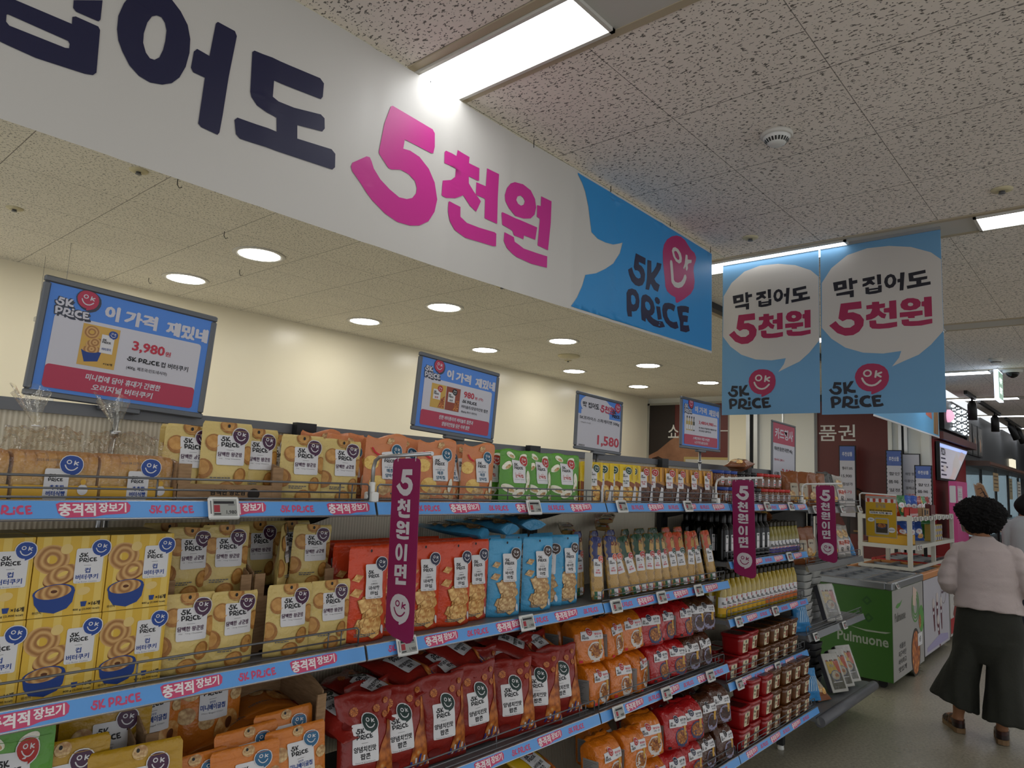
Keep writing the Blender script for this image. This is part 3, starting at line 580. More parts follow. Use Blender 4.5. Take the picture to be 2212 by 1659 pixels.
m = MB(); m.tube([(4.70,1.525,.200),(5.89,1.525,.200)], .032, M('bumper_grey','626367',.45), 16); m.obj('bumper', B5)
# side divider between the last two bays is open; clear dividers on the shelves
for x, z, h, d in ((2.345, 1.507, .20, .33),):
    m = MB(); m.box((x,1.63,z), (x+.004,1.665,z+h), M('white_divider','c9c6bd',.5)); o = m.obj('shelf_divider'); tag(o, 'thin white divider standing between green and yellow pouches', 'divider')

# electronic price tags clipped on the strips
scr_m = M('tag_screen', '9b9d97', .3); tagred = M('tag_red', '9c2a35', .5)
def price_tag(price):
    b = MB(); b.box((-.037,-.009,-.026), (.037,0,.026), white_plastic, .004)
    A = Art(); A.rect(-.028,-.019,.029,.020, scr_m); A.up()
    A.rect(-.026,-.010,-.012,.006, tagred); A.rect(-.026,.009,.022,.015, BLK); A.rect(.008,.0055,.024,.0075, GREYTX); A.rect(-.026,-.016,-.010,-.013, BLK)
    A.rect(-.0345,-.014,-.0315,.016, GREYTX)
    if price: A.text(price, .015, -.011, .010, BLK, w=.024, bold=.01)
    return b, A
def tag_root(price):
    b, A = price_tag(price)
    o = b.obj('price_tag'); s = MB(); s.art(A, plane((0,-.009,0), (1,0,0), (0,0,1))); s.obj('screen', o); return o
TG = [tag_root('1,980'), tag_root('2,980'), tag_root('980')]
TAGS = [(0.804,1.495,'under the cardboard tray of chestnuts',0),(1.922,1.495,'under the green onion pouches',1),(2.483,1.497,'under the yellow curry pouches',1),(3.05,1.497,'under the brown curry pouches',1),
 (3.584,1.495,'under the blue-lidded jars',1),(3.998,1.495,'under the red-lidded jars',1),(4.363,1.495,'beside the third purple sign',1),(4.80,1.474,'on the end bay right of the third purple sign',2),(5.366,1.474,'on the grey top lip below the clear bag',2),(5.78,1.474,'last on the grey top lip near the yellow poster',2),
 (1.383,1.110,'touching the tip of the first purple sign',0),(1.911,1.110,'under the blue chip pouches',0),(2.461,1.108,'under the first spaghetti packs',2),(2.82,1.108,'under the middle spaghetti packs',2),(3.167,1.108,'under the orange spaghetti packs',2),
 (2.498,.700,'left on the noodle shelf rail below orange bundles',2),(2.876,.700,'on the rail below the red noodle bundles',2),(3.30,.700,'on the rail below the brown noodle bundles',2),
 (3.60,1.200,'under the dark bottles',1),(4.337,1.200,'under the small purple-labelled oil bottles',1),(3.62,.912,'left under the golden oil bottles',1),(4.113,.912,'middle under the golden oil bottles',1),(3.635,.602,'left under the red tubs',0),(4.153,.602,'under the brown tubs of the upper stack',0),
 (4.786,.682,'left on the dark end shelf by the blue bag',2),(5.374,.682,'right on the dark end shelf below the film-wrapped tray',2)]
for i, (x, z, lab, k) in enumerate(TAGS):
    o = TG[k] if i in (0,1,7) else copy_tree(TG[k], (0,0,0))
    o.location = (x,YF-.016,z); o.rotation_euler = (-.33,0,0)
    tag(o, 'white electronic price tag '+lab, 'price tag', 'electronic price tags')

# ------------------------------------------------------------------ packaged goods
def interp(v, P):
    if v <= P[0][0]: return P[0][1]
    for (a, x), (b, y) in zip(P, P[1:]):
        if v <= b:
            t = (v-a)/(b-a) if b > a else 0; t = t*t*(3-2*t); return x+(y-x)*t
    return P[-1][1]
def cosp(n): return [-cos(pi*i/n) for i in range(n+1)]
class Sheet:
    """front and back sheet of a pouch, bag, box or tub: half depth B(v) across the height, cross-section exponent p, q"""
    def __init__(s, w, h, B, A=((0,1),(1,1)), p=2.2, q=1.0, wr=.0015, fr=30.0, seed=0, lean=0.0, sag=0.0):
        s.w, s.h, s.B, s.A, s.p, s.q, s.wr, s.fr, s.seed, s.lean, s.sag = w, h, B, A, p, q, wr, fr, seed, lean, sag
    def front(s, x, y, off=0.0, side=-1):
        y = min(s.h, max(0.0, y)); v = y/s.h; a = interp(v, s.A)*s.w/2; x = max(-a, min(a, x)); u = abs(x/a) if a > 1e-6 else 0
        b = interp(v, s.B); d = b*max(0.0, 1-u**s.p)**s.q
        n = noise.noise(Vector((x*s.fr+s.seed*7.3, y*s.fr*.7, s.seed+side)))
        n2 = noise.noise(Vector((x*s.fr*2.6, y*s.fr*2.2+s.seed, 5.1+side)))
        k = min(1, d/0.01)
        z = y + s.sag*noise.noise(Vector((x*14+s.seed, 0, 3)))*max(0, v-.6)*2.5
        return Vector((x, side*(d+off+(n*s.wr+n2*s.wr*.5)*k)+s.lean*v*v*s.h, z))
    def left(s, t, y, off=0.0):
        """point on the left flank, t = depth coordinate (front negative)"""
        v = min(1, max(0, y/s.h)); a = interp(v, s.A)*s.w/2; b = interp(v, s.B)
        k = max(0.0, 1-min(1, abs(t/b))**s.p)**s.q if b > 1e-4 else 0
        return Vector((-a*k-off, t, y))
    def build(s, mb, m, nu=12, nv=16, mback=None):
        us = cosp(nu); vs = [i/nv for i in range(nv+1)]
        if s.q < .5: us = [max(-1, min(1, 1.0*(abs(u)**.45)*(1 if u > 0 else -1))) for u in [-1+2*i/nu for i in range(nu+1)]]; us = [(-1+2*i/nu) for i in range(nu+1)]; us = [math.copysign(1-(1-abs(u))**3, u) for u in us]
        f = lambda sd: (lambda u, v: s.front(u*interp(v, s.A)*s.w/2, v*s.h, 0, sd))
        k0 = mb.grid(f(-1), us, vs, m); k1 = mb.grid(f(1), us, vs, mback or m, flip=True)
        n = len(us)
        for r in (0, nv):
            for i in range(n-1):
                a, b = k0+r*n+i, k1+r*n+i
                q = (a, b, b+1, a+1); mb.face(q if r == 0 else q[::-1], m)
        return s
class Kind:
    def __init__(s, name, cat, parts): s.name, s.cat, s.parts = name, cat, parts; s.first = None
    def place(s, loc, label, group, rot=(0,0,0), scale=None):
        if .01 < abs(rot[0]) < .9:
            if s.first is None or not hasattr(s, 'hd'): vs = s.parts[0][1].vertices; zm = max(v.co.z for v in vs); s.hd = max(abs(v.co.y) for v in vs if v.co.z < zm*.12)
            loc = (loc[0], loc[1], loc[2]+abs(sin(rot[0]))*s.hd)
        if s.first is None:
            o = link(s.name, s.parts[0][1], None, loc, rot)
            for pn, me in s.parts[1:]: link(pn, me, o)
            s.first = o; tag(o, label, s.cat, group)
            if scale: o.scale = scale
            return o
        c = copy_tree(s.first, loc, rot, label, group); c.scale = scale or (1,1,1); return c
NUT = PAT('chestnut_print', 'noise', ['86531f','a06a2c','b98443'], .9)
CHIP = PAT('chip_print', 'lumps', ['d9a24e','edc67c','b97a35'], 1.4)
CHIPW = PAT('pale_chip_print', 'lumps', ['efdcb4','e3c690','a97d4e'], 1.5)
COOK = PAT('cookie_print', 'rings', ['9a6a38','b98a50','cda468'], .85)
CUP = M('cup_blue_print', '1f3f86', .5)
POPC = PAT('popcorn_print', 'lumps', ['e8c184','c9752c','7a3413'], 3.6)
BOWL = PAT('noodle_print', 'lumps', ['e3c279','b9772f','6b2f14'], 3.4)
STEW = PAT('black_noodle_print', 'lumps', ['8a5a3a','4a2618','1d0f0b'], 3.2)
ONI = PAT('onion_print', 'noise', ['e0b04a','eecb74','c88a2e'], 1.4)
GARL = PAT('garlic_print', 'noise', ['e9e4cb','f3f0df','cfc59a'], 1.3)
BAGEL = PAT('bagel_print', 'noise', ['8c4a1a','c98d47','e8c88c'], 1.3)
CURRY = PAT('curry_print', 'lumps', ['e0a53a','b8651e','f0cf78'], 2.2)
CHOCO = PAT('black_curry_print', 'lumps', ['4a2a20','2a1612','6a4434'], 2.2)
CHED = M('chip_edge_print', '9a6a34', .5); NUTL = PAT('chestnut_light_print', 'noise', ['ad7833','c08c46','cf9f5a'], .8)
LABW = M('label_white', 'd6d5d6', .4)
PURP = M('badge_purple', '45203f', .4); NAVYB = M('badge_navy', '1b1d3d', .4); TEAL = M('badge_teal', '1b5673', .4)
BLUEB = M('badge_blue', '1f438f', .4); REDB = M('badge_red', 'b02a25', .4); GREENB = M('badge_green', '14452f', .4); BROWNB = M('badge_brown', '3a2319', .4); DKG = M('badge_dark_green', '14302c', .4)

def lab5k(A, x, y, w, h, badge, t1, t2, tc, t0=None, br=.33, bx=None, eng=None):
    """the white price-brand label with its round face badge; x, y lower left"""
    A.up(); A.rect(x, y, x+w, y+h, LABW, .004); A.up()
    lw = w*.68
    A.logo(x+w*.10, y+h*.60, lw, BLK)
    A.rect(x+w*.32, y+h*.505, x+w*.58, y+h*.515, GREYTX)
    yy = y+h*.36
    if t0: A.text(t0, x+w*.45, y+h*.43, h*.06, tc, bold=.01); yy = y+h*.31
    th = min(h*.15, w*.2)
    A.text(t1, x+w*.47, yy, th, tc, w=min(w*.86, th*1.0*len(t1)), heavy=.015)
    if t2: A.text(t2, x+w*.47, yy-th*1.25, th, tc, w=min(w*.8, th*1.0*len(t2)), heavy=.015); yy -= th*1.2
    if eng: A.text(eng, x+w*.47, yy-th*1.0, h*.045, GREYTX, w=w*.75, bold=.0)
    A.up(); A.badge(x+(w*.94 if bx is None else bx), y+h*1.0, w*br, badge, LABW, LABW, .10)
def small_print(A, x, y, w, m=GREYTX):
    for i in range(2):
        c = x; 
        while c < x+w*(1-.25*i): l = RND.uniform(.003,.009); A.rect(c, y-i*.0048, c+l, y-i*.0048+.0026, m); c += l+.0016
def pouch(name, cat, w, h, t, col, art, seed, sag=.0, lean=.0, dull=.33, hole=True, zipper=True, p=2.2):
    mb = MB(); m = M(name+'_foil_'+col, col, dull, spec=.6, crinkle=.28)
    r = .012/h
    S = Sheet(w, h, ((0,t*.42),(.06,t*.48),(.28,t*.5),(.62,t*.30),(.86,.0045),(.93,.0016),(1,.0012)), ((0,.985),(.05,1),(.3,.985),(.8,.99),(1-r,1),(1-r*.5,.985),(1,.93)), p, 1.0, .0036, 24., seed, lean, sag)
    S.build(mb, m, 14, 22)
    A = Art(); art(A)
    if zipper: A.rect(-w*.47, h*.885, w*.47, h*.889, m)
    if hole: A.ell(0, h*.95, .0035, .0045, BLK, n=10)
    mb.art(A, S.front, .0016, .0004, sub=.016)
    return Kind(name, cat, [(name, mb.mesh(name))])
K = {}
def a_chestnut(A):
    for x, y, r, e, q in ((-.034,.125,.020,.021,.2),(-.055,.062,.021,.024,0),(.056,.098,.018,.024,.3),(.034,.046,.017,.021,-.3),(.002,.014,.024,.019,0),(0,.168,.021,.019,0),(-.02,.02,.0,.0,0)):
        if r: A.lay = 1; A.ell(x, y, r, e, NUT, q, 18, pat='fit'); A.lay = 2; A.ell(x-r*.10, y+e*.12, r*.76, e*.74, NUTL, q, 16, pat='fit')
    lab5k(A, -.027, .072, .070, .072, PURP, '담백한 왕군밤', None, PURP, br=.30, bx=.058, eng='Mild King Chestnut')
    small_print(A, -.040, .040, .042)
K['chestnut'] = pouch('chestnut_pouch', 'snack pouch', .125, .176, .034, 'd2b970', a_chestnut, 1)
K['chestnut2'] = pouch('chestnut_pouch', 'snack pouch', .121, .172, .045, 'd2b970', a_chestnut, 4, sag=.005, lean=-.05)
def chips(A, cx, cy, R, n, m, sd):
    r = random.Random(sd)
    for i in range(n):
        a = r.uniform(0, 2*pi); d = R*math.sqrt(r.random()); x = cx+cos(a)*d*.8; y = cy+sin(a)*d*1.1; q = R*r.uniform(.42,.66); k = r.randint(4,6); ph = r.uniform(0,6); P = [(q*cos(ph+2*pi*j/k)*r.uniform(.7,1.15), q*sin(ph+2*pi*j/k)*r.uniform(.55,1.0)) for j in range(k)]
        A.lay = 1+2*(i%6); A.poly([(x+a*1.07, y+b*1.07) for a, b in P], CHED); A.up(); A.poly([(x+a, y+b) for a, b in P], m, pat=True)
    A.lay = 14
def a_yam(badge, cm, tc, t0):
    def f(A):
        chips(A, .008, .064, .046, 22, cm, 5)
        for x, y, q in ((-.042,.175,.016),(-.044,.135,.018)):
            A.poly([(x-q,y-q*.3),(x+q*.2,y-q*.7),(x+q,y+q*.4),(x-q*.2,y+q*.7)], cm, pat=True)
        A.ell(.045, .030, .006, .013, LABW, .2); small_print(A, -.045, .022, .06)
        lab5k(A, -.018, .118, .058, .094, badge, '바삭한', '마칩', tc, t0, br=.34, eng='Crispy Yam Chips')
    return f
K['red'] = pouch('yam_chip_pouch', 'snack pouch', .132, .262, .046, 'cf431c', a_yam(NAVYB, CHIP, BLK, '스파이시'), 2, zipper=False)
K['blue'] = pouch('yam_chip_pouch', 'snack pouch', .135, .262, .046, '4a9fcb', a_yam(BROWNB, CHIPW, BLK, '오리지널'), 3, zipper=False)
def a_onion(A):
    for x, y, r in ((-.05,.115,.022),(-.032,.055,.024),(.03,.155,.012)): A.ell(x, y, r, r*.95, ONI, .3, pat='fit')
    for x, y, q in ((-.012,.04,.026),(.035,.03,.02),(-.045,.02,.02),(.01,.178,.014),(.055,.02,.016)): A.up(); A.poly([(x-q,y-q*.4),(x,y-q*.75),(x+q,y-q*.2),(x+q*.6,y+q*.5),(x-q*.5,y+q*.6)], CHIPW, pat=True)
    A.ell(.047, .055, .011, .022, GARL, -.2, pat='fit'); A.up(); A.stroke([(-.05,.16),(-.042,.148),(-.03,.14)], .006, RED)
    lab5k(A, -.022, .068, .056, .080, TEAL, '매콤', '양파칩', TEAL, '그대로 썰어 만든', br=.33, eng='Spicy Onion Chips'); small_print(A, -.03, .012, .07)
K['onion'] = pouch('onion_chip_pouch', 'snack pouch', .142, .195, .050, 'cf8150', a_onion, 5, sag=.02, lean=-.04, hole=False)
K['onion2'] = pouch('onion_chip_pouch', 'snack pouch', .140, .197, .042, 'cf8150', a_onion, 9, sag=-.02, lean=.10, hole=False)
def a_garlic(A):
    for x, y, r, q in ((-.05,.13,.018,.5),(-.045,.05,.022,-.4),(-.005,.035,.024,.3),(.04,.06,.016,1.0),(.03,.165,.015,.2),(-.03,.165,.016,-.3),(.055,.02,.018,0)):
        A.ell(x, y, r*1.25, r*.62, GARL, q, pat='fit'); A.up(); A.ell(x+.004, y-.004, r*.7, r*.3, CHIPW, q, pat='fit'); A.lay -= 1
    A.ell(.05,.09,.013,.026,GARL,.1,pat='fit')
    lab5k(A, -.028, .070, .060, .080, REDB, '양파칩', None, REDB, '그대로 썰어 만든', br=.32, eng='Onion Chips'); small_print(A, -.03, .012, .07)
K['green'] = pouch('green_chip_pouch', 'snack pouch', .155, .186, .055, '5b9a36', a_garlic, 6, sag=.012, hole=False)
def a_curry(base, low, food, badge, tc):
    def f(A):
        A.poly([(-.058,.002),(.058,.002),(.058,.085),(.03,.094),(-.01,.080),(-.058,.088)], low); A.up()
        chips(A, .0, .035, .042, 16, food, 8)
        for x in (-.045,-.02,.02,.045): A.rect(x-.004,.10,x+.004,.163, M(base,'d79a2c' if 'brown' in base else 'e0be1d',.4))
        lab5k(A, -.020, .070, .038, .070, badge, '오늘 한끼', '카레', tc, br=.42); A.up(); A.poly([(.03,.0),(.058,.0),(.058,.07),(.046,.075)], LABW)
    return f
K['curry'] = pouch('curry_pouch', 'curry pouch', .122, .166, .022, 'dcbd1c', a_curry('stripe_yellow', M('curry_orange','8a4a1c',.4), CURRY, GREENB, GREENB), 7, zipper=False, hole=False)
K['black'] = pouch('curry_pouch', 'curry pouch', .122, .166, .022, 'aa762b', a_curry('stripe_brown', M('curry_purple','4a2a26',.4), CHOCO, REDB, REDB), 8, zipper=False, hole=False)
def a_bagel(badge, tc):
    def f(A):
        for x, y, r in ((-.05,.175,.022),(-.058,.12,.022),(.07,.155,.018),(-.01,.10,.02),(.005,.228,.016)): A.ell(x, y, r, r*.9, CHIPW, .3, pat='fit')
        A.up(); A.ell(.045, .075, .034, .046, BAGEL, -.3, 24, pat='fit'); A.up(); A.ell(.05, .088, .010, .014, M('bagel_hole','5b2f12',.5), -.3)
        lab5k(A, -.03, .105, .075, .095, badge, '미니베이글칩', None, tc, '갈릭맛', br=.30, eng='Mini Bagel Chips'); small_print(A, -.06, .03, .06)
    return f
K['bagel'] = pouch('bagel_chip_pouch', 'snack pouch', .19, .245, .05, 'b38a1b', a_bagel(PURP, PURP), 11)
K['cheese'] = pouch('bagel_chip_pouch', 'snack pouch', .175, .245, .05, 'cc7624', a_bagel(M('badge_steel','2a6288',.4), CUP), 12)

def pillow(name, cat, w, h, t, col, art, seed, wr=.0035, rough=.30, crease=.2):
    mb = MB(); m = M(name+'_film'+col, col, rough, spec=.55, crinkle=crease)
    S = Sheet(w, h, ((0,.0012),(.045,.0015),(.10,t*.22),(.3,t*.5),(.6,t*.5),(.88,t*.20),(.94,.002),(1,.0012)), ((0,1.0),(.06,1.0),(.2,.93),(.5,.90),(.8,.93),(.95,1),(1,1)), 2.6, .62, wr, 17., seed, 0, .012)
    S.build(mb, m, 16, 24); A = Art(); art(A); mb.art(A, S.front, .0020, .0004, sub=.018)
    k = len(mb.v)
    return Kind(name, cat, [(name, mb.mesh(name))])
STR_B = M('stripe_navy', '2a3a86', .5)
def a_pop(badge, t1, tc):
    def f(A):
        A.poly([(.016,.030),(.05,.012),(.09,.012),(.09,.215),(.074,.205),(.060,.17),(.050,.14),(.030,.11),(.014,.07)], POPC, pat=True); A.up()
        for i in range(6): x = .016+i*.014; A.poly([(x,.012),(x+.007,.012),(x+.007+.002*i,.05-.008*abs(i-2)),(x+.002*i,.05-.008*abs(i-2))], STR_B if i % 2 == 0 else LABW)
        for x, y, r in ((-.045,.205,.014),(.03,.21,.013),(.065,.225,.010),(.055,.19,.011)):
            A.up(); A.ell(x, y, r, r*.8, POPC, .4, 10, pat=True); A.lay -= 1
        A.up(); A.ell(-.045, .035, .022, .014, M('chilli_print','6d1a16',.5), 0, 12)
        lab5k(A, -.058, .075, .078, .100, badge, t1, '팝콘', tc, br=.32, bx=.055, eng='Sweet & Spicy Popcorn')
    return f
K['pop'] = pillow('popcorn_bag', 'popcorn bag', .19, .255, .075, '842018', a_pop(DKG, '양념치킨맛', BLK), 21)
K['pop2'] = pillow('popcorn_bag', 'popcorn bag', .185, .25, .080, '842018', a_pop(DKG, '양념치킨맛', BLK), 27, wr=.005)
K['popy'] = pillow('popcorn_bag', 'popcorn bag', .19, .255, .075, 'c9a41e', a_pop(REDB, '버터솔트', BLK), 23)

# instant noodle multipacks: boxy film bundles with a folded top
def ramen(name, col, food, bowl, badge, txt, seed, w=.152, h=.158, d=.105):
    mb = MB(); m = M('noodle_film_'+col, col, .20, spec=.6, coat=.25, crinkle=.5)
    S = Sheet(w, h, ((0,d*.42),(.05,d*.5),(.72,d*.5),(.86,d*.40),(.95,d*.18),(1,.006)), ((0,.96),(.06,1),(.8,1),(.93,.985),(1,.94)), 7., .14, .0055, 22., seed, .12, .02)
    S.build(mb, m, 20, 20)
    A = Art(); A.lay = 1
    A.ell(.022, .045, .040, .036, bowl, 0, 22); A.poly([(-.014,.03),(.058,.03),(.045,.004),(0,.004)], bowl); A.up(); A.ell(.022, .047, .035, .028, food, 0, 22, pat=True); A.up()
    A.poly([(.038,.05),(.05,.05),(.054,.088),(.040,.088)], M('noodle_strand_print','c79a45',.5)); A.up()
    A.rect(-.048, .088, .062, .122, LABW, .004); A.up(); A.logo(-.044, .093, .034, BLK); A.text(txt[0], .038, .110, .009, RED if badge is REDB else BLK, w=.036, heavy=.02); A.text(txt[1], .038, .099, .007, GREYTX, w=.03)
    A.up(); A.badge(-.004, .118, .014, badge, LABW, LABW, .1); A.up(); A.rect(-.066,.008,-.05,.018, RED if badge is REDB else BLK)
    mb.art(A, S.front, .0010, .0004, sub=.02)
    L = Art(); L.rect(-.036, .012, .036, .10, M('grey_info_panel','8d8b88',.4)); L.up()
    for i in range(13): L.rect(-.032, .018+i*.006, -.032+RND.uniform(.03,.064), .0205+i*.006, GREYTX)
    mb.art(L, lambda x, y, o: S.left(-x, y, o), .0012, .0004, sub=.02)
    # the seam flap folded over the top
    f = [(-w*.46,h*.985),(w*.46,h*.985)]
    mb.grid(lambda u, v: Vector((u*w*.47, .12*h+v*.030*(1 if seed%2 else -1)+.004*sin(u*9+seed), h*.985+.010*sin(v*pi*.8)+.004*sin(u*7+seed)*v)), [-1+.2*i for i in range(11)], [0,.33,.66,1], m)
    return Kind(name, 'noodle bundle', [(name, mb.mesh(name))])
GB = M('bowl_white_print', 'cfcac4', .45); BB = M('bowl_blue_print', '3d4668', .45); VB = M('bowl_violet_print','8f8ca6',.45)
for s in (0, 1):
    K['ro%d'%s] = ramen('noodle_bundle', 'cc6e14', BOWL, GB, REDB, ('맛있는','라면'), 31+s)
    K['rr%d'%s] = ramen('noodle_bundle', 'a8181a', BOWL, BB, NAVYB, ('얼큰한','라면'), 33+s)
    K['rb%d'%s] = ramen('noodle_bundle', '4a2816', STEW, VB, BLK, ('고소한','짜장'), 35+s)

# cookie cartons
def cookie_box():
    w, h, d = .133, .157, .085; mb = MB(); y1 = M('carton_yellow', 'd6ae3c', .42); y2 = M('carton_pale_stripe', 'dfc062', .42); top = M('carton_top', 'b9a24a', .38)
    mb.box((-w/2,0,0), (w/2,d,h), y1); mb.box((-w/2+.001,.001,h), (w/2-.001,d-.001,h+.0006), top)
    A = Art(); w2 = w/2
    for i in range(4): A.rect(-w2+.012+i*.034, .0005, -w2+.026+i*.034, h-.0005, y2)
    A.up(); A.ell(-.036, .112, .032, .029, COOK, -.2, 24, hole=.28, pat=True); A.up(); A.ell(-.012, .132, .011, .010, M('butter_curl','dcc07a',.5), .4)
    A.up(); A.ell(-.016, .078, .034, .018, M('cookie_edge','7d4a20',.5), .42, 24); A.up(); A.ell(-.016, .081, .034, .017, COOK, .42, 24, pat=True); A.up(); A.ell(-.014, .083, .010, .004, y2, .42)
    A.up(); A.poly([(-.062,.046),(-.058,.026),(-.048,.012),(-.022,.006),(0,.014),(.009,.026),(.012,.05),(.004,.052),(-.058,.044)], CUP); A.up(); A.ell(-.026, .048, .037, .015, CUP, .10, 24); A.up(); A.ell(-.027, .048, .032, .0135, COOK, .1, 24, pat=True); A.up(); A.ell(-.026,.049,.006,.003,M('bagel_hole','5b2f12',.5))
    A.lay = 3; A.ell(.028, .046, .012, .008, M('butter_curl','dcc07a',.5), .2); A.lay = 8
    A.text('×16개', .050, .020, .009, BLK, w=.022, heavy=.015); A.poly([(.024,.025),(.036,.025),(.034,.015),(.026,.015)], CUP); A.text('400 g (2,000 kcal)', .036, .009, .005, BLK, w=.05, bold=.01)
    A.text('원산지', -.052, .010, .005, BLK, w=.016, bold=.01)
    lab5k(A, .006, .062, .052, .070, BLUEB, '컵', '버터쿠키', CUP, br=.34, bx=.046, eng='Cup Butter Cookies')
    mb.art(A, plane((0,0,0), (1,0,0), (0,0,1)), .0003, .00012)
    L = Art(); L.badge(.045, .12, .02, BLK, LABW); mb.art(L, plane((-w/2,d,0), (0,-1,0), (0,0,1)), .0004)
    return Kind('cookie_box', 'cookie box', [('cookie_box', mb.mesh('cookie_box'))])
K['cookie'] = cookie_box()

# spaghetti packs: noodle bundle in a printed film sleeve
NOOD = PAT('spaghetti_print', 'fibres', ['8a682f','b48c46','d2ae62'], 26., .22)
def spaghetti(col, badge, tc, seed):
    w, h, t = .066, .262, .024
    mb = MB(); nm = M('spaghetti_film_base', '8f6f38', .25, coat=.4)
    S = Sheet(w, h, ((0,.008),(.04,t*.45),(.5,t*.5),(.93,t*.42),(1,.006)), ((0,.9),(.06,1),(.94,1),(1,.86)), 3.2, .4, .0012, 40., seed)
    S.build(mb, nm, 12, 12)
    A = Art(); A.rect(-w/2*.97, .012, w/2*.97, .15, NOOD, pat='fit'); A.up()
    c = M('spag_'+col, col, .25, coat=.3)
    A.rect(-w/2, .148, w/2, h*.995, c); A.up(); A.poly([(.0,.185),(.022,.182),(.024,.222),(.010,.232),(.002,.215)], NOOD, pat=True); A.up(); A.ell(.012,.226,.009,.009,M('meat_print','6d2a1a',.5),0,12); A.lay = 2
    A.rect(-w/2, .003, -w/2*.2, .034, M('flag_green','1c5a34',.3)); A.rect(-w/2*.2, .003, w/2*.45, .034, LABW); A.rect(w/2*.45, .003, w/2, .034, M('flag_red','a81f28',.3)); A.up(); A.text('5K', -.0, .018, .008, BLK)
    lab5k(A, -.022, .095, .042, .072, badge, '스파', '게티면', tc, br=.36)
    mb.art(A, S.front, .0007, .0003, sub=.022)
    bk = Art(); bk.rect(-w/2*.95, .02, w/2*.95, h*.97, c); mb.art(bk, lambda x, y, o: S.front(x, y, o, 1), .0007, .0003, sub=.03)
    sl = Art(); sl.rect(-.011, .02, .011, .15, NOOD, pat='fit'); sl.rect(-.011, .15, .011, .25, c)
    mb.art(sl, lambda x, y, o: S.left(-x, y, o), .0012, .0003, sub=.03)
    return Kind('spaghetti_pack', 'spaghetti pack', [('spaghetti_pack', mb.mesh('spaghetti_pack'))])
K['sn'] = spaghetti('1f2a63', M('badge_orange','d0522e',.4), RED, 41); K['sg'] = spaghetti('14402a', REDB, RED, 42); K['so'] = spaghetti('b8431c', GREENB, BLK, 43)

# bottles
def bottle(prof, gm, capm, cap, lab, n=20):
    """prof: glass profile; cap (r, z0, z1); lab (r, z0, z1, draw)"""
    g = MB(); g.lathe(prof, gm, n)
    parts = [('oil_bottle', g.mesh('oil_bottle'))]
    c = MB(); r, z0, z1 = cap; c.lathe([(r*.97,z0),(r,z0+.002),(r,z1-.002),(r*.9,z1)], capm, 16); parts.append(('cap', c.mesh('cap')))
    if lab:
        r, z0, z1, draw, span = lab; l = MB(); A = Art(); draw(A, r, z0, z1)
        base = Art(); base.rect(-r*span, z0, r*span, z1, LABW); f = lambda x, y, o: Vector(((r+o)*sin(x/r), -(r+o)*cos(x/r), y))
        l.art(base, f, .0004, 0, sub=.012); A.lay += 0; l.art(A, f, .0009, .0004, sub=.012); parts.append(('label', l.mesh('label')))
    return parts
def lab_oil(col, badge):
    def f(A, r, z0, z1):
        h = z1-z0; A.rect(-r*1.15, z0, r*1.15, z0+h*.36, col); A.up(); A.logo(-.018, z0+h*.55, .026, BLK); A.text('5K', 0, z0+h*.42, .007, RED, w=.02); A.badge(.016, z1-h*.12, .009, badge, LABW)
    return f
oilg = M('golden_oil_glass', 'd9bc2a', .05, spec=.6, trans=.5, ior=1.4, coat=.6)
grp = M('grape_oil_glass', 'a79a3a', .06, spec=.6, trans=.45, ior=1.4, coat=.6); olv = M('dark_bottle_glass', '050704', .16, spec=.35)
capgold = M('cap_olive_gold', '2e2716', .4); capblk = M('cap_black', '101010', .3)
P_OIL = [(.022,0),(.0295,.003),(.030,.01),(.030,.10),(.0295,.125),(.026,.15),(.018,.175),(.0135,.19),(.013,.205)]
K['oily'] = Kind('oil_bottle', 'oil bottle', bottle(P_OIL, oilg, capgold, (.0155,.192,.222), (.0302,.022,.105,lab_oil(M('lab_yellow','d9a717',.4),REDB),1.2)))
K['oilo'] = Kind('oil_bottle', 'oil bottle', bottle(P_OIL, oilg, capgold, (.0155,.192,.222), (.0302,.022,.105,lab_oil(M('lab_orange','d0681c',.4),REDB),1.2)))
P_GR = [(.02,0),(.026,.003),(.0265,.01),(.0265,.085),(.022,.115),(.013,.15),(.0115,.175)]
K['grape'] = Kind('oil_bottle', 'oil bottle', bottle(P_GR, grp, capgold, (.0135,.163,.190), (.0267,.012,.082,lab_oil(M('lab_violet','4b3f8c',.4),NAVYB),1.2)))
def lab_dark(A, r, z0, z1): A.text('올리브', 0, (z0+z1)/2, .006, BLK, w=.016, bold=.01); A.badge(.0, z1-.01, .006, GREENB, LABW)
P_DK = [(.024,0),(.0315,.003),(.032,.008),(.032,.155),(.028,.178),(.016,.195),(.0145,.215)]
K['dark'] = Kind('oil_bottle', 'oil bottle', bottle(P_DK, olv, capblk, (.017,.195,.243), (.0322,.05,.135,lab_dark,.30)))

# jars and tubs
def jar(lidc, body, name='jar_of_spread', lab=True, r=.038, h=.088):
    g = MB(); g.lathe([(r*.86,0),(r*.98,.004),(r,.012),(r,h*.72),(r*.96,h*.78),(r*.86,h*.82)], M(body, body, .12, coat=.5), 20)
    c = MB(); c.lathe([(r*.92,h*.80),(r*.96,h*.81),(r*.96,h*.985),(r*.88,h)], M('lid_'+lidc, lidc, .35), 26)
    parts = [(name, g.mesh(name)), ('lid', c.mesh('lid'))]
    l = MB(); A = Art(); f = lambda x, y, o: Vector(((r+o)*sin(x/r), -(r+o)*cos(x/r), y))
    A.rect(-.016, .02, .016, .056, LABW); A.up(); A.logo(-.011,.034,.02,BLK); A.rect(-.012,.024,.010,.030, RED if lidc != '15224f' else CUP)
    l.art(A, f, .0006, .0004, sub=.012); parts.append(('label', l.mesh('label')))
    return Kind(name, 'jar', parts)
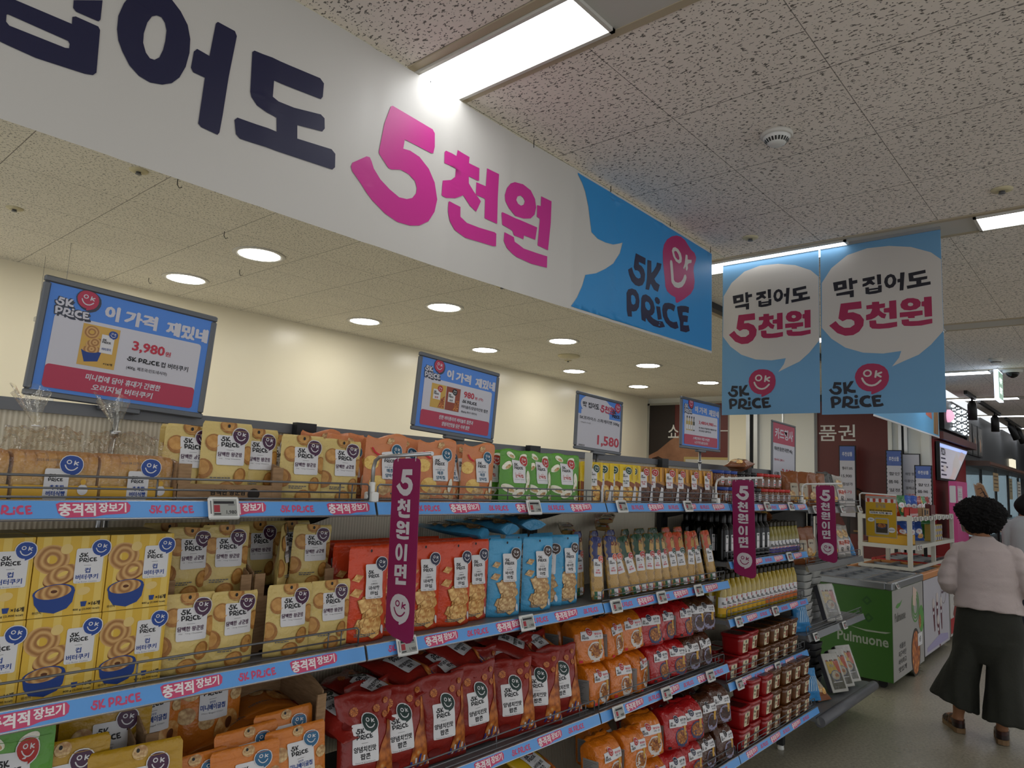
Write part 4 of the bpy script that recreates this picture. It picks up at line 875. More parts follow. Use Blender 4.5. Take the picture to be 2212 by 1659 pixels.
K['jb'] = jar('22418f', '6b3c17'); K['jr'] = jar('b3221d', '6b3c17'); K['jk'] = jar('141214', '1c0d10')
def tub(col, badge):
    w, h = .128, .103; m = M('tub_'+col, col, .25, coat=.4)
    b = MB(); S = Sheet(w*.94, h*.86, ((0,w*.40),(.06,w*.42),(1,w*.465)), ((0,.86),(.06,.90),(1,1)), 6., .17, 0, 1.); S.build(b, m, 20, 4)
    A = Art(); A.rect(-.030, .010, .034, .076, M('label_cream','d8cfae',.4), .006); A.up(); A.rect(.004,.014,.030,.052, PAT('paste_print_'+col,'noise',[col,'7a3a20','b8704a'],2.)); A.logo(-.027,.046,.024,BLK); A.text('고추장' if col.startswith('9') else '된장', -.015,.032,.009,RED if not col.startswith('9') else BLK,w=.018,bold=.02); A.up(); A.badge(.004,.066,.008,badge,LABW)
    b.art(A, S.front, .0006, .0004, sub=.016)
    l = MB(); L = Sheet(w, h*.17, ((0,w*.485),(.15,w*.5),(.75,w*.5),(1,w*.46)), ((0,.98),(.15,1),(.75,1),(1,.93)), 6., .17, 0, 1.); L.build(l, m, 20, 4)
    for i, v in enumerate(l.v): l.v[i] = (v[0], v[1], v[2]+h*.83)
    k = Art(); k.rect(-.045,-.045,.045,.045, M('lid_print_'+col, '3a1512' if col.startswith('9') else '3a2410', .3), .01); l.art(k, plane((0,0,h), (1,0,0), (0,1,0)), .0004)
    return Kind('paste_tub', 'tub', [('paste_tub', b.mesh('paste_tub')), ('lid', l.mesh('lid'))])
K['tr'] = tub('931518', GREENB); K['tb'] = tub('5c3414', REDB)

# ------------------------------------------------------------------ setting the goods out
card_m = mat_card()
def rowx(kind, xs, y, z, desc, where, group, yaws=None, tilt=0.0, scales=None, start=0, total=None):
    for i, x in enumerate(xs):
        yw = yaws[i] if yaws else RND.uniform(-.12,.06)
        lab = '%s %s from the left %s' % (ORD[start+i], desc, where)
        kk = kind[i % len(kind)] if isinstance(kind, list) else kind
        K[kk].place((x, y[i] if isinstance(y, (list, tuple)) else y, z[i] if isinstance(z, (list, tuple)) else z), lab, group, (tilt[i] if isinstance(tilt, (list, tuple)) else tilt, 0, yw), scales[i] if scales else None)
ZT = 1.506
# bread loaves in clear bags
crust = PAT('bread_crust', 'noise', ['b9782f','cf9a52','ddb477'], 2.)
def bread():
    w, h, d = .152, .098, .105
    mb = MB(); t = NT('bread_loaf_crust'); P = t.coord(); s = t.n('SeparateXYZ'); t.l(P, s.inputs[0]); n = t.noise(P, 30., 4.)
    f = t.math('ADD', t.math('MULTIPLY', s.outputs[2], 7.0), t.math('MULTIPLY', n, .5))
    t.l(t.ramp(f, [(.2, rgb('e3c488')), (.55, rgb('dcb672')), (.8, rgb('cb9850')), (.98, rgb('b0752c'))]), t.b.inputs['Base Color']); t.b.inputs['Roughness'].default_value = .7; crm = t.m
    def ring(x):
        k = abs((x/w*8+.5) % 1-.5)*2; dd = .0045*max(0, 1-k*6); pts = []
        for a, z in ((-.46,0),(-.5,.06),(-.5,.62),(-.53,.80),(-.50,.93),(-.38,1.0),(0,1.04),(.38,1.0),(.50,.93),(.53,.80),(.5,.62),(.5,.06),(.46,0)):
            pts.append((a*d*(1-dd*10), z*h-dd if z > .3 else z*h))
        return pts
    xs = [-w/2+w*i/64 for i in range(65)]; k = len(mb.v)
    for x in xs:
        e = 1-.06*max(0, abs(x)/(w/2)-.9)*10
        for a, z in ring(x): mb.v.append((x, a*e, z*(.9+.1*e)))
    for i in range(64):
        for j in range(12): mb.face((k+i*13+j, k+i*13+j+1, k+(i+1)*13+j+1, k+(i+1)*13+j), crm, True)
        mb.face((k+i*13+12, k+i*13, k+(i+1)*13, k+(i+1)*13+12), crm)
    mb.face([k+j for j in range(13)], crm); mb.face([k+64*13+12-j for j in range(13)], crm)
    # printed film around the loaf, then the loose twisted top
    bag = MB(); film = mat_film('bread_film', 'fffdf6', .05, .05, 1.0, 18.)
    def bf(u, v):
        x = u*(w/2+.004); a = v
        T = [(-.54,.0),(-.545,.35),(-.56,.8),(-.50,1.04),(-.36,1.24),(-.15,1.46),(0,1.56),(.2,1.42),(.4,1.18),(.55,.9),(.55,.3),(.54,0)]
        p = a*(len(T)-1); i = min(len(T)-2, int(p)); q = p-i; yy = T[i][0]+(T[i+1][0]-T[i][0])*q; zz = T[i][1]+(T[i+1][1]-T[i][1])*q
        lo = max(0, zz-.95); x *= 1-lo*(.35 if u > 0 else .15)
        nz = (noise.noise(Vector((u*4+zz*2, v*13, 1.3)))*.014+noise.noise(Vector((u*7-v*9, v*31+u*5, 4)))*.007+noise.noise(Vector((u*19+v*17, v*47, 9)))*.003)*min(1, lo*6)
        return Vector((x-lo*.02, yy*d+nz, zz*h+nz*.8-(.012*abs(u)*lo)))
    bag.grid(bf, [-1+i/14 for i in range(29)], [i/44 for i in range(45)], film)
    tw = MB()
    def tf(u, v):
        r = .006+.026*v**1.3*(1+.35*sin(5*2*pi*u+2)); z = 1.53*h+v*.075+.012*sin(2*pi*u*3)*v
        return Vector((-.034+r*cos(2*pi*u)-.02*v, r*.8*sin(2*pi*u), z))
    bag.grid(tf, [i/28 for i in range(29)], [i/10 for i in range(11)], film)
    A = Art(); A.rect(-w/2, .001, w/2, .032, M('bread_yellow_band','d0a01f',.3)); A.up()
    A.rect(-.024, .004, .020, .066, LABW, .004); A.up(); A.logo(-.018, .040, .028, BLK); A.text('촉촉한', 0, .028, .010, BLUEB, w=.026, heavy=.02); A.text('버터식빵', -.001, .016, .010, BLUEB, w=.034, heavy=.02); A.text('440 g (1,258 kcal)', -.05, .008, .005, BLK, w=.036, bold=.01); A.text('2025.08.22까지', -.02, .083, .006, GREYTX, w=.042, bold=.0)
    A.up(); A.badge(.022, .074, .021, BLUEB, LABW, LABW, .07); A.ell(.047,.024,.010,.011,LABW); A.ell(.047,.040,.005,.006,M('bread_yellow_band','d0a01f',.3))
    lab = MB(); lab.art(A, lambda x, y, o: Vector((x, -.582*d-.001-o, y)), .0004, .0003)
    tie = MB(); tie.tube([(-.034+.007*cos(a), .007*sin(a)*.8, 1.545*h) for a in [2*pi*i/10 for i in range(11)]], .0018, white_plastic, 6)
    return Kind('bread_loaf', 'bread', [('bread_loaf', mb.mesh('bread_loaf')), ('bag_print', lab.mesh('bag_print')), ('clear_bag', bag.mesh('clear_bag')), ('twist_tie', tie.mesh('twist_tie'))])
K['bread'] = bread()
for x, l in ((.326,'bagged sliced bread loaf cut off by the left edge of the photo'), (.487,'bagged sliced bread loaf under the big price board, second along'), (.644,'bagged sliced bread loaf touching the cardboard chestnut tray')):
    K['bread'].place((x,1.715,ZT), l, 'bagged bread loaves', (0,0,RND.uniform(-.03,.03)))
def card_tray(name, x0, x1, y0, y1, z, hf, hs, hb, lab, text=False, notch=True):
    mb = MB(); t = .004
    mb.box((x0,y0,z), (x1,y1,z+t), card_m); mb.box((x0,y0,z), (x1,y0+t,z+hf), card_m); mb.box((x0,y1-t,z), (x1,y1,z+hb), card_m)
    for xa in (x0, x1-t):
        k = len(mb.v); P = [(y0,0),(y0,hf),(y0+.012,hf),(y0+.014,hs*.93),(y0+.05,hs),(y1,hb),(y1,0)]
        n = len(P)
        for xx in (xa, xa+t): mb.v += [(xx,yy,z+zz+(RND.uniform(-.002,.002) if zz > .05 else 0)) for yy, zz in P]
        mb.face([k+i for i in range(n)], card_m); mb.face([k+n+n-1-i for i in range(n)], card_m)
        for i in range(n): mb.face((k+i,k+n+i,k+n+(i+1)%n,k+(i+1)%n), card_m)
    for xa, xb in ((x0,x0+.028),(x1-.028,x1)): mb.box((xa,y0-.0005,z), (xb,y0+t,z+hs*.92), card_m)
    if text:
        A = Art(); ck = M('card_black_print','231c16',.7); A.text('담백한 왕군밤', (x0+x1)/2-.01, z+.024, .014, ck, w=.088, heavy=.02); A.text('Mild King Chestnut', (x0+x1)/2, z+.008, .008, ck, w=.07, bold=.01); A.ell((x0+x1)/2+.055, z+.020, .016, .014, ck)
        mb.art(A, plane((0,y0,0), (1,0,0), (0,0,1)), .001)
    return tag(mb.obj(name), lab, 'cardboard tray')
card_tray('cardboard_tray', .722, .985, 1.635, 1.93, ZT, .042, .095, .085, 'brown cardboard display tray on the top shelf beside the bread', True)
G = 'chestnut snack pouches'
CH = 'pale gold chestnut pouch'
rowx(['chestnut2','chestnut','chestnut'], (.765,.848,.938), [1.70,1.675,1.695], [ZT+.006,ZT+.016,ZT+.008], CH, 'inside the top shelf cardboard tray', G, (.05,-.06,.08))
rowx('chestnut', (.80,.885), 1.80, ZT+.006, CH, 'at the back inside the top tray', G)
rowx(['chestnut','chestnut2'], (1.061,1.183), 1.675, ZT, CH, 'standing loose on the top shelf front', G, (-.08,-.05))
rowx('chestnut', (1.03,1.15), 1.76, ZT, CH, 'half hidden in the second row on top', G)
# onion pouches
G = 'orange onion chip pouches'
rowx(['onion','onion2'], (1.335,1.435,1.535,1.63,1.735), [1.67,1.70,1.665,1.70,1.675], ZT, 'orange onion chip pouch', 'in the front of the top shelf', G, (-.10,-.15,-.2,.25,-.1))
rowx(['onion2','onion'], (1.30,1.42,1.55,1.67,1.78), 1.80, ZT, 'orange onion chip pouch', 'in the row behind on top', G)
rowx(['onion','onion2'], (1.26,1.37,1.50), 1.90, ZT+.01, 'orange onion chip pouch', 'against the cream back panel', G)
G = 'green chip pouches'
rowx('green', (1.935,2.095,2.235), [1.675,1.70,1.685], ZT, 'green garlic chip pouch', 'in the front row beside orange ones', G, (-.12,-.05,-.22))
rowx('green', (1.87,2.04,2.19), [1.75,1.79,1.78], ZT, 'green garlic chip pouch', 'peeking from the second row', G, (-.3,-.2,-.2))
G = 'curry pouches'
rowx('curry', (2.395,2.475,2.545,2.640,2.71), [1.665,1.68,1.675,1.665,1.68], ZT, 'yellow curry pouch', 'beside the white shelf divider', G, (-.25,-.75,-.6,-.35,-.35))
rowx('black', (2.83,2.91,3.015,3.14,3.27,3.41), [1.69,1.69,1.66,1.67,1.665,1.665], ZT, 'brown black-curry pouch', 'on the top shelf', G, (-.3,-.7,-.42,-.3,-.25,-.2))
rowx(['curry','curry','black','black','black'], (2.46,2.62,2.88,3.05,3.26), 1.75, ZT, 'curry pouch', 'hidden in the second curry row', G)
# jars
G = 'jars of spread'
rowx('jb', (3.60,3.685,3.77,3.855), 1.665, ZT, 'blue-lidded brown jar', 'in the lower layer', G)
rowx('jk', (3.955,4.04), 1.665, ZT, 'dark-lidded jam jar', 'in the lower layer', G)
rowx('jr', (4.14,4.23,4.32,4.41,4.50), 1.665, ZT, 'red-lidded brown jar', 'in the lower layer', G)
rowx('jb', (3.60,3.685,3.77), 1.69, ZT+.089, 'blue-lidded brown jar', 'in the upper layer', G)
rowx('jk', (3.87,3.955,4.04), 1.69, ZT+.089, 'dark-lidded jam jar', 'in the upper layer', G)
rowx('jr', (4.14,4.23,4.32,4.41), 1.69, ZT+.089, 'red-lidded brown jar', 'in the upper layer', G)
rowx('jr', (4.14,4.23,4.32,4.41,4.50), 1.765, ZT, 'red-lidded brown jar', 'in the row behind the front', G)

# second shelf, nearest bay
Z2 = 1.1205
G = 'cookie boxes'
rowx('cookie', (.393,.528,.663), 1.64, Z2, 'yellow cookie box', 'in the lower front row', G, (0,-.02,.01))
rowx('cookie', (.393,.528,.663), 1.642, Z2+.1585, 'yellow cookie box', 'on top of the lower front row', G, (.02,-.01,.02))
rowx('cookie', (.395,.53,.665), 1.73, Z2, 'yellow cookie box', 'in the lower row behind', G, (0,0,0))
rowx('cookie', (.395,.53,.665), 1.735, Z2+.1585, 'yellow cookie box', 'in the upper row behind', G, (.01,0,-.01))
G = 'chestnut snack pouches'
rowx(['chestnut','chestnut2'], (.789,.900), [1.665,1.668], Z2, CH, 'in the lower row beside cookie boxes', G, (-.04,.04))
rowx(['chestnut','chestnut'], (1.053,1.177), 1.665, Z2, CH, 'in the lower row near red pouches', G, (-.06,-.03))
card_tray('cardboard_box', .752, .975, 1.725, 1.93, Z2, .14, .215, .20, 'torn brown cardboard box behind the chestnut pouches beside cookie boxes')
card_tray('cardboard_box', .985, 1.225, 1.725, 1.93, Z2, .14, .215, .20, 'torn brown cardboard box behind the pouches near the red ones')
rowx(['chestnut2','chestnut'], (.825,.918), [1.775,1.77], Z2+.145, CH, 'standing in the left torn box', G, (.1,-.05))
rowx(['chestnut','chestnut2'], (1.085,1.175), [1.77,1.775], Z2+.145, CH, 'standing in the right torn box', G, (.9,-.05))
rowx('chestnut', (.81,.91), 1.86, Z2+.145, CH, 'at the back of the left torn box', G); rowx('chestnut', (1.06,1.16), 1.86, Z2+.145, CH, 'at the back of the right torn box', G)
# tall chip pouches
G = 'tall yam chip pouches'
rowx('red', (1.300,1.415,1.522,1.648,1.755), [1.665,1.685,1.68,1.665,1.69], Z2, 'tall red yam chip pouch', 'in the front row', G, (-.08,0,-.15,-.10,-.12))
rowx('red', (1.31,1.42,1.54,1.66,1.77), 1.755, Z2, 'tall red yam chip pouch', 'in the second row', G)
rowx('red', (1.30,1.42,1.53,1.66), 1.835, Z2, 'tall red yam chip pouch', 'in the third row', G)
rowx('blue', (1.892,2.072,2.185,2.272), [1.668,1.668,1.72,1.69], Z2, 'tall blue yam chip pouch', 'in the front row', G, (-.28,-.25,-.9,-.2))
rowx('blue', (1.92,2.08,2.24), 1.78, Z2, 'tall blue yam chip pouch', 'in the second row', G)
for i, (x, y, yw) in enumerate(((1.86,1.74,.5),(2.02,1.76,.2),(2.17,1.77,-.1))):
    K['blue'].place((x,y,1.392+.012*i), '%s blue chip pouch lying flat on top of the blue row' % ORD[i], G, (-1.50,0,yw))
# spaghetti
G = 'spaghetti packs'
SP = [(2.435,.030,'sn',-.35),(2.565,-.05,'sn',-.3),(2.66,-.27,'sn',-.4),(2.735,-.27,'sg',-.35),(2.79,-.08,'sg',-.5),(2.85,.05,'sg',-.45),(2.915,.0,'sg',-.3),(3.010,-.12,'sg',-.2),(3.095,-.10,'so',-.3),(3.165,-.13,'so',-.6),(3.235,.08,'so',-.35),(3.355,-.13,'so',-.25),(3.465,-.10,'so',-.3)]
for i, (x, ln, k, yw) in enumerate(SP):
    K[k].place((x,1.645+.004*(i%3),Z2+.002), '%s spaghetti pack from the left leaning in the front row' % ORD[i], G, (-.16,ln,yw), (.95,1,.95))
for i in range(8):
    K[['sn','sg','so'][i//3]].place((2.47+.125*i,1.76,Z2+.001), '%s spaghetti pack from the left in the row behind' % ORD[i], G, (-.06,-.05,RND.uniform(-.3,.1)))
for i, (x, y, z, yw, k) in enumerate(((2.44,1.80,1.375,.35,'sg'),(2.75,1.84,1.38,.25,'so'),(2.80,1.86,1.412,.15,'so'))):
    K[k].place((x,y,z), '%s spaghetti pack lying flat on top of the standing packs' % ORD[i], G, (-1.50,0,-1.2+yw))
# bottles in the fourth bay
G = 'dark oil bottles'
for r, y in enumerate((1.655,1.725,1.795,1.865)):
    rowx('dark', [3.60+.069*i for i in range(9)], y, 1.210, 'dark green bottle', 'in the %s row of dark bottles' % ORD[r], G, [RND.uniform(-.6,-.2) for _ in range(9)])
G = 'small grape-coloured oil bottles'
for r, y in enumerate((1.65,1.71,1.77)):
    rowx('grape', [4.235+.058*i for i in range(8)], y, 1.210, 'small purple-labelled oil bottle', 'in the %s row' % ORD[r], G, [RND.uniform(-.6,-.3) for _ in range(8)])
G = 'golden oil bottles'
for r, y in enumerate((1.66,1.725,1.79)):
    rowx('oily', [3.60+.0635*i for i in range(9)], y, .922, 'yellow-labelled golden oil bottle', 'in the %s row' % ORD[r], G, [RND.uniform(-.55,-.3) for _ in range(9)])
    rowx('oilo', [4.17+.0635*i for i in range(8)], y, .922, 'orange-labelled golden oil bottle', 'in the %s row' % ORD[r], G, [RND.uniform(-.55,-.3) for _ in range(8)])
# tubs
G = 'stacked paste tubs'
def tubs(z, cols, where, y):
    for c, (k, n, x, dy) in enumerate(cols):
        for l in range(n):
            K[k].place((x,y+dy,z+.1045*l), '%s tub of the %s column from the left %s, %s level' % ('red' if k == 'tr' else 'brown', ORD[c], where, ORD[l]), G, (0,0,RND.uniform(-.05,.03)))
tubs(.289, [('tr',2,3.655,.0),('tr',3,3.80,.01),('tr',3,3.945,.0),('tb',3,4.09,.01),('tb',3,4.235,.0),('tb',3,4.38,0),('tb',3,4.525,0)], 'on the bottom shelf', 1.60)
tubs(.612, [('tr',1,3.655,.0),('tr',2,3.80,.0),('tr',2,3.945,.01),('tb',2,4.09,.0),('tb',2,4.235,.0)], 'on the middle shelf', 1.67)
for c, x in enumerate((4.38,4.525)):
    for l in range(2): K['tb'].place((x,1.67,.612+.1045*l), 'brown tub of the %s column from the left on the middle shelf, %s level' % (ORD[5+c], ORD[l]), G)
for l, (x, y) in enumerate(((4.15,1.82),(4.30,1.82),(4.45,1.82))): K['tb'].place((x,y,.612+.0), '%s brown tub in the back row of the middle shelf' % ORD[l], G)
for l, x in enumerate((3.80,3.945)): K['tr'].place((x,1.815,.612), '%s red tub in the back row of the middle shelf' % ORD[l], G)
# third shelf: bagel chips and popcorn
Z3 = .711
G = 'bagel chip pouches'
card_tray('cardboard_box', .42, .725, 1.70, 1.93, Z3, .20, .28, .30, 'brown box holding yellow bagel chip pouches under the blue rail'); card_tray('cardboard_box', .74, 1.215, 1.70, 1.93, Z3, .20, .30, .35, 'wide brown box holding orange bagel chip pouches')
rowx('bagel', (.560,), 1.655, Z3+.062, 'yellow bagel chip pouch', 'leaning in front of the yellow box', G, (-.05,), -.12)
rowx('bagel', (.50,.565,.68), [1.79,1.83,1.77], Z3+.10, 'yellow bagel chip pouch', 'standing inside the yellow box', G, (0,.05,-.08))
rowx('bagel', (.70,), [1.60], Z3+.03, 'yellow bagel chip pouch', 'low at the bottom edge of the photo', G, (-.1,), -.25)
K['green'].place((.47,1.655,Z3+.13), 'green chip pouch at the bottom left corner of the photo', 'green chip pouches', (-.1,0,.0), (1,1,1.2))
rowx('cheese', (.845,.965,1.11,.99,1.10), [1.655,1.632,1.645,1.672,1.688], [Z3+.004,Z3+.002,Z3+.012,Z3+.030,Z3+.045], 'orange bagel chip pouch', 'leaning in front of the wide box', G, (-.02,-.06,-.02,.05,.03), -.16, [(1,1,.84)]*5)
rowx('cheese', (.80,.95), 1.84, Z3+.13, 'orange bagel chip pouch', 'standing inside the wide box', G, (.05,-.05))
for i, (x, y, z, yw) in enumerate(((.86,1.80,.855,.3),(.98,1.79,.875,-.2),(1.07,1.81,.895,.2),(1.13,1.82,.92,-.1))):
    K['cheese'].place((x,y,z), '%s orange bagel chip pouch lying flat inside the wide box' % ORD[i], G, (-1.45,0,yw))
G = 'red popcorn bags'
PB = [(1.335,1.655,.69,-.10,-.22,'pop'),(1.475,1.66,.70,-.12,-.2,'pop2'),(1.640,1.665,.712,-.08,-.12,'pop'),(1.80,1.668,.72,-.10,-.10,'pop'),(1.965,1.655,.712,-.30,-.14,'pop2'),(2.105,1.655,.712,-.45,-.16,'pop2'),(2.245,1.655,.714,-.25,-.16,'pop')]
for i, (x, y, z, yw, tl, k) in enumerate(PB): K[k].place((x,y,max(z,.711)), '%s red popcorn bag from the left standing in the front row' % ORD[i], G, (tl,RND.uniform(-.07,.07),yw))
for i, (x, y, z, yw, tl) in enumerate(((1.42,1.73,.72,.1,-.2),(1.58,1.74,.72,-.1,-.2),(1.74,1.74,.725,.1,-.15),(1.90,1.745,.74,.0,-.15),(2.07,1.75,.74,-.2,-.2),(2.22,1.75,.75,.1,-.2))):
    K['pop' if i % 2 else 'pop2'].place((x,y,z), '%s red popcorn bag from the left in the second row' % ORD[i], G, (tl,0,yw))
for i, (x, y, z, yw, tl) in enumerate(((1.33,1.76,.865,.25,-1.30),(1.49,1.79,.885,.5,-1.25),(1.62,1.80,.925,.35,-1.30),(1.76,1.78,.895,.1,-1.2),(1.86,1.81,.935,.45,-1.2),(2.02,1.80,.90,-.2,-1.2),(2.16,1.81,.92,.7,-1.25),(2.26,1.80,.89,.2,-1.1))):
    K['pop2' if i % 2 else 'pop'].place((x,y-.10,z), '%s red popcorn bag from the left lying on the pile' % ORD[i], G, (tl,0,yw))
for i, (x, z) in enumerate(((2.12,.42),(2.20,.48),(2.05,.38))): K['popy'].place((x,1.62,z), '%s yellow popcorn bag on the bottom shelf beside orange noodles' % ORD[i], 'yellow popcorn bags', (-1.1,0,.3*i))
# noodle bundles
G = 'noodle bundles'
CN = {'ro':'orange','rr':'red','rb':'dark brown'}
def bundles(L, where, tilt=-.04):
    cnt = {}
    for i, (k, x, y, z, yw) in enumerate(L):
        c = cnt.get(k, 0); cnt[k] = c+1
        K[k+str(i%2)].place((x,y,z), '%s %s noodle bundle from the left %s' % (ORD[c], CN[k], where), G, (tilt+RND.uniform(-.05,.02),RND.uniform(-.05,.05),yw+RND.uniform(-.14,.10)))
bundles([('ro',2.470,1.685,Z3,.10),('ro',2.635,1.685,Z3,-.05),('ro',2.795,1.69,Z3,.25),('rr',2.955,1.685,Z3,-.1),('rr',3.105,1.685,Z3,-.1),('rb',3.25,1.685,Z3,-.15),('rb',3.40,1.69,Z3,-.1),('rb',3.475,1.80,Z3,-.1)], 'in the lower layer of the third shelf')
bundles([('ro',2.455,1.715,Z3+.158,-.30),('ro',2.615,1.71,Z3+.160,.15),('ro',2.765,1.715,Z3+.163,-.05),('rr',2.92,1.71,Z3+.158,-.35),('rr',3.065,1.72,Z3+.16,0),('rr',3.21,1.70,Z3+.158,-.1),('rb',3.345,1.71,Z3+.16,-.1),('rb',3.47,1.72,Z3+.158,-.25)], 'in the upper layer of the third shelf')
bundles([('ro',2.46,1.83,Z3+.15,0),('ro',2.64,1.84,Z3+.15,.2),('rr',2.95,1.83,Z3+.15,0),('rr',3.11,1.83,Z3+.15,.1),('rb',3.30,1.83,Z3+.15,.1)], 'behind the upper layer of the third shelf')
ZB = .290
bundles([('ro',2.46,1.60,ZB,0),('ro',2.63,1.60,ZB,0),('ro',2.80,1.60,ZB,0),('rr',2.955,1.595,ZB,-.05),('rr',3.105,1.595,ZB,-.1),('rb',3.255,1.60,ZB,-.1),('rb',3.44,1.595,ZB,-.12)], 'in the lower layer of the bottom shelf')
bundles([('ro',2.440,1.60,ZB+.162,.08),('ro',2.615,1.60,ZB+.158,-.1),('ro',2.770,1.615,ZB+.17,-.2),('rr',2.965,1.60,ZB+.165,-.12),('rr',3.125,1.605,ZB+.16,-.15),('rb',3.28,1.61,ZB+.16,-.15),('rb',3.44,1.615,ZB+.162,-.2)], 'in the upper layer of the bottom shelf')
bundles([('ro',2.58,1.73,ZB+.16,0),('rr',2.90,1.73,ZB+.16,0),('rr',3.06,1.73,ZB+.16,.1),('rb',3.36,1.73,ZB+.16,.1)], 'behind the upper layer of the bottom shelf')

# ------------------------------------------------------------------ the long banner under the ceiling
vinyl = M('banner_vinyl', 'cdcac4', .42, spec=.4); vblue = M('banner_blue', '2f8fd0', .42); vnavy = M('banner_navy', '1d1e40', .42); vpink = M('banner_pink', 'c8308f', .42); vpink2 = M('banner_crimson', 'ad1f66', .42)
def ban_wave(x, z):
    """slight waviness of the hanging sheet: vertical folds and a sagging top edge"""
    k = sum(.0035*math.exp(-((x-c)/w)**2)*s for c, w, s in ((.62,.03,1),(.98,.02,-1),(1.35,.025,1),(1.72,.03,-1.2),(2.1,.025,1),(2.5,.03,-1),(2.86,.02,1),(3.3,.03,-.8)))
    k += .010*noise.noise(Vector((x*1.3, z*.9, 2.0)))+.020*max(0, x-3.3)*(z-2.4)
    return 1.885+k
def ban_f(x, z, o=0.0): return Vector((x, ban_wave(x, z)-o, z))
def bot(x): return 2.345 if x < 1.75 else 2.345+(x-1.75)*.0200
mb = MB()
xs = [-.9+.03*i for i in range(162)]
def tz(x): return 3.028-.010*(.5+.5*sin(x*4.1))-.02*max(0, x-3.55)
mb.grid(lambda u, v: ban_f(u, bot(u)+(tz(u)-bot(u))*v), xs, [i/18 for i in range(19)], vinyl)
t = thing('banner', (0,0,0), 'long white hanging banner with huge dark and pink letters and a blue end', 'banner')
mb.obj('sheet', t)
mm = lambda a, b: (a/1000, b/1000)
A = Art(); A.lay = 1
BN = GL['ban']; X1 = 3.925
edge = [mm(*p) for p in BN['blueedge']]
edge = [(x, min(z, tz(x)-.004)) for x, z in edge]; edge[-1] = (edge[-1][0], bot(edge[-1][0])+.012); 
BA = Art(); BA.lay = 1
n = 40; topx = [edge[0][0]+(X1-edge[0][0])*i/n for i in range(n+1)]
BA.poly(edge+[(x, bot(x)+.012) for x in topx[1:][::1] if x > edge[-1][0]]+[(x, tz(x)-.012) for x in topx[::-1]], vblue)
A.items += BA.items
A.lay = 2
A.polys(BN['navy'], vnavy, mm); A.polys(BN['pink'], vpink, mm); A.polys(BN['logo'], vnavy, mm)
A.poly([mm(*p) for p in BN['balloon']], vpink2); A.lay = 3
A.poly([mm(*p) for p in BN['O'][0]], vinyl, [[mm(*p) for p in BN['O'][1]]]); A.polys(BN['K'], vinyl, mm); A.stroke([mm(*p) for p in BN['smile']], .030, vinyl)
L = MB(); L.art(A, ban_f, .0008, .0006, sub=.05); L.obj('printing', t)
r = MB(); 
for x in (-.8,-.2,.4,1.0,1.6,2.2,2.8,3.4,3.9): r.tube([(x,1.885,tz(x)-.012),(x,1.885,CZ)], .002, dark_steel, 6)
r.obj('hanging_wire', t)

# ------------------------------------------------------------------ two hanging banners
hb_blue = M('poster_blue', '6697bc', .5); hb_white = M('poster_white', 'c2bdb6', .5); hb_ink = M('poster_ink', '15141f', .5); hb_red = M('poster_crimson', '9c1f4c', .5)
def hang(y0, y1, ztop, zbot, label):
    w = y0-y1; t = thing('hanging_banner', (4.25,(y0+y1)/2,0), label, 'hanging banner')
    s = MB(); s.box((-.0015,-w/2,zbot), (.0015,w/2,ztop), hb_blue); s.obj('sheet', t)
    r = MB(); r.box((-.008,-w/2,ztop-.004), (.008,w/2,ztop+.016), alu)
    for q in (-w*.28, w*.28): r.tube([(0,q+.012*cos(a),ztop+.028+.012*sin(a)) for a in [i*pi/5 for i in range(11)]], .002, wire_m, 6)
    r.obj('top_rail', t)
    A = Art(); A.lay = 1
    # artwork traced on the right banner plane: x = -Y (mm), y = Z
    f = lambda a, b: ((a/1000+1.336)/.618*w-w/2, (b/1000-2.03)/.985*(ztop-zbot)+zbot)
    A.poly([(max(-w/2+.001, min(w/2-.001, p[0])), p[1]) for p in [f(*q) for q in GL['bub']]], hb_white); A.lay = 2
    for k in ('mak','jip','eo','do'): A.polys(GL['gl'][k], hb_ink, f)
    for k in ('5','cheon','won'): A.polys(GL['gl'][k], hb_red, f)
    A.polys(GL['lg']['ink'], hb_ink, f); A.poly([f(*p) for p in GL['lg']['balloon']], hb_red); A.lay = 3
    O = f(*GL['lg']['Oc']); A.ell(O[0], O[1], .023, .021, hb_white, hole=.6)
    for st in GL['lg']['K']: A.stroke([f(*p) for p in st], .0105, hb_white)
    A.stroke([f(*p) for p in GL['lg']['smile']], .0105, hb_white)
    p = MB(); p.art(A, plane((-.0015,0,0), (0,-1,0), (0,0,1), (-1,0,0)), .0006, .0006); p.obj('printing', t)
hang(1.965, 1.362, 3.028, 2.046, 'left of the two hanging blue banners with a white speech bubble')
hang(1.352, .728, 3.028, 2.035, 'right of the two hanging blue banners with a white speech bubble')

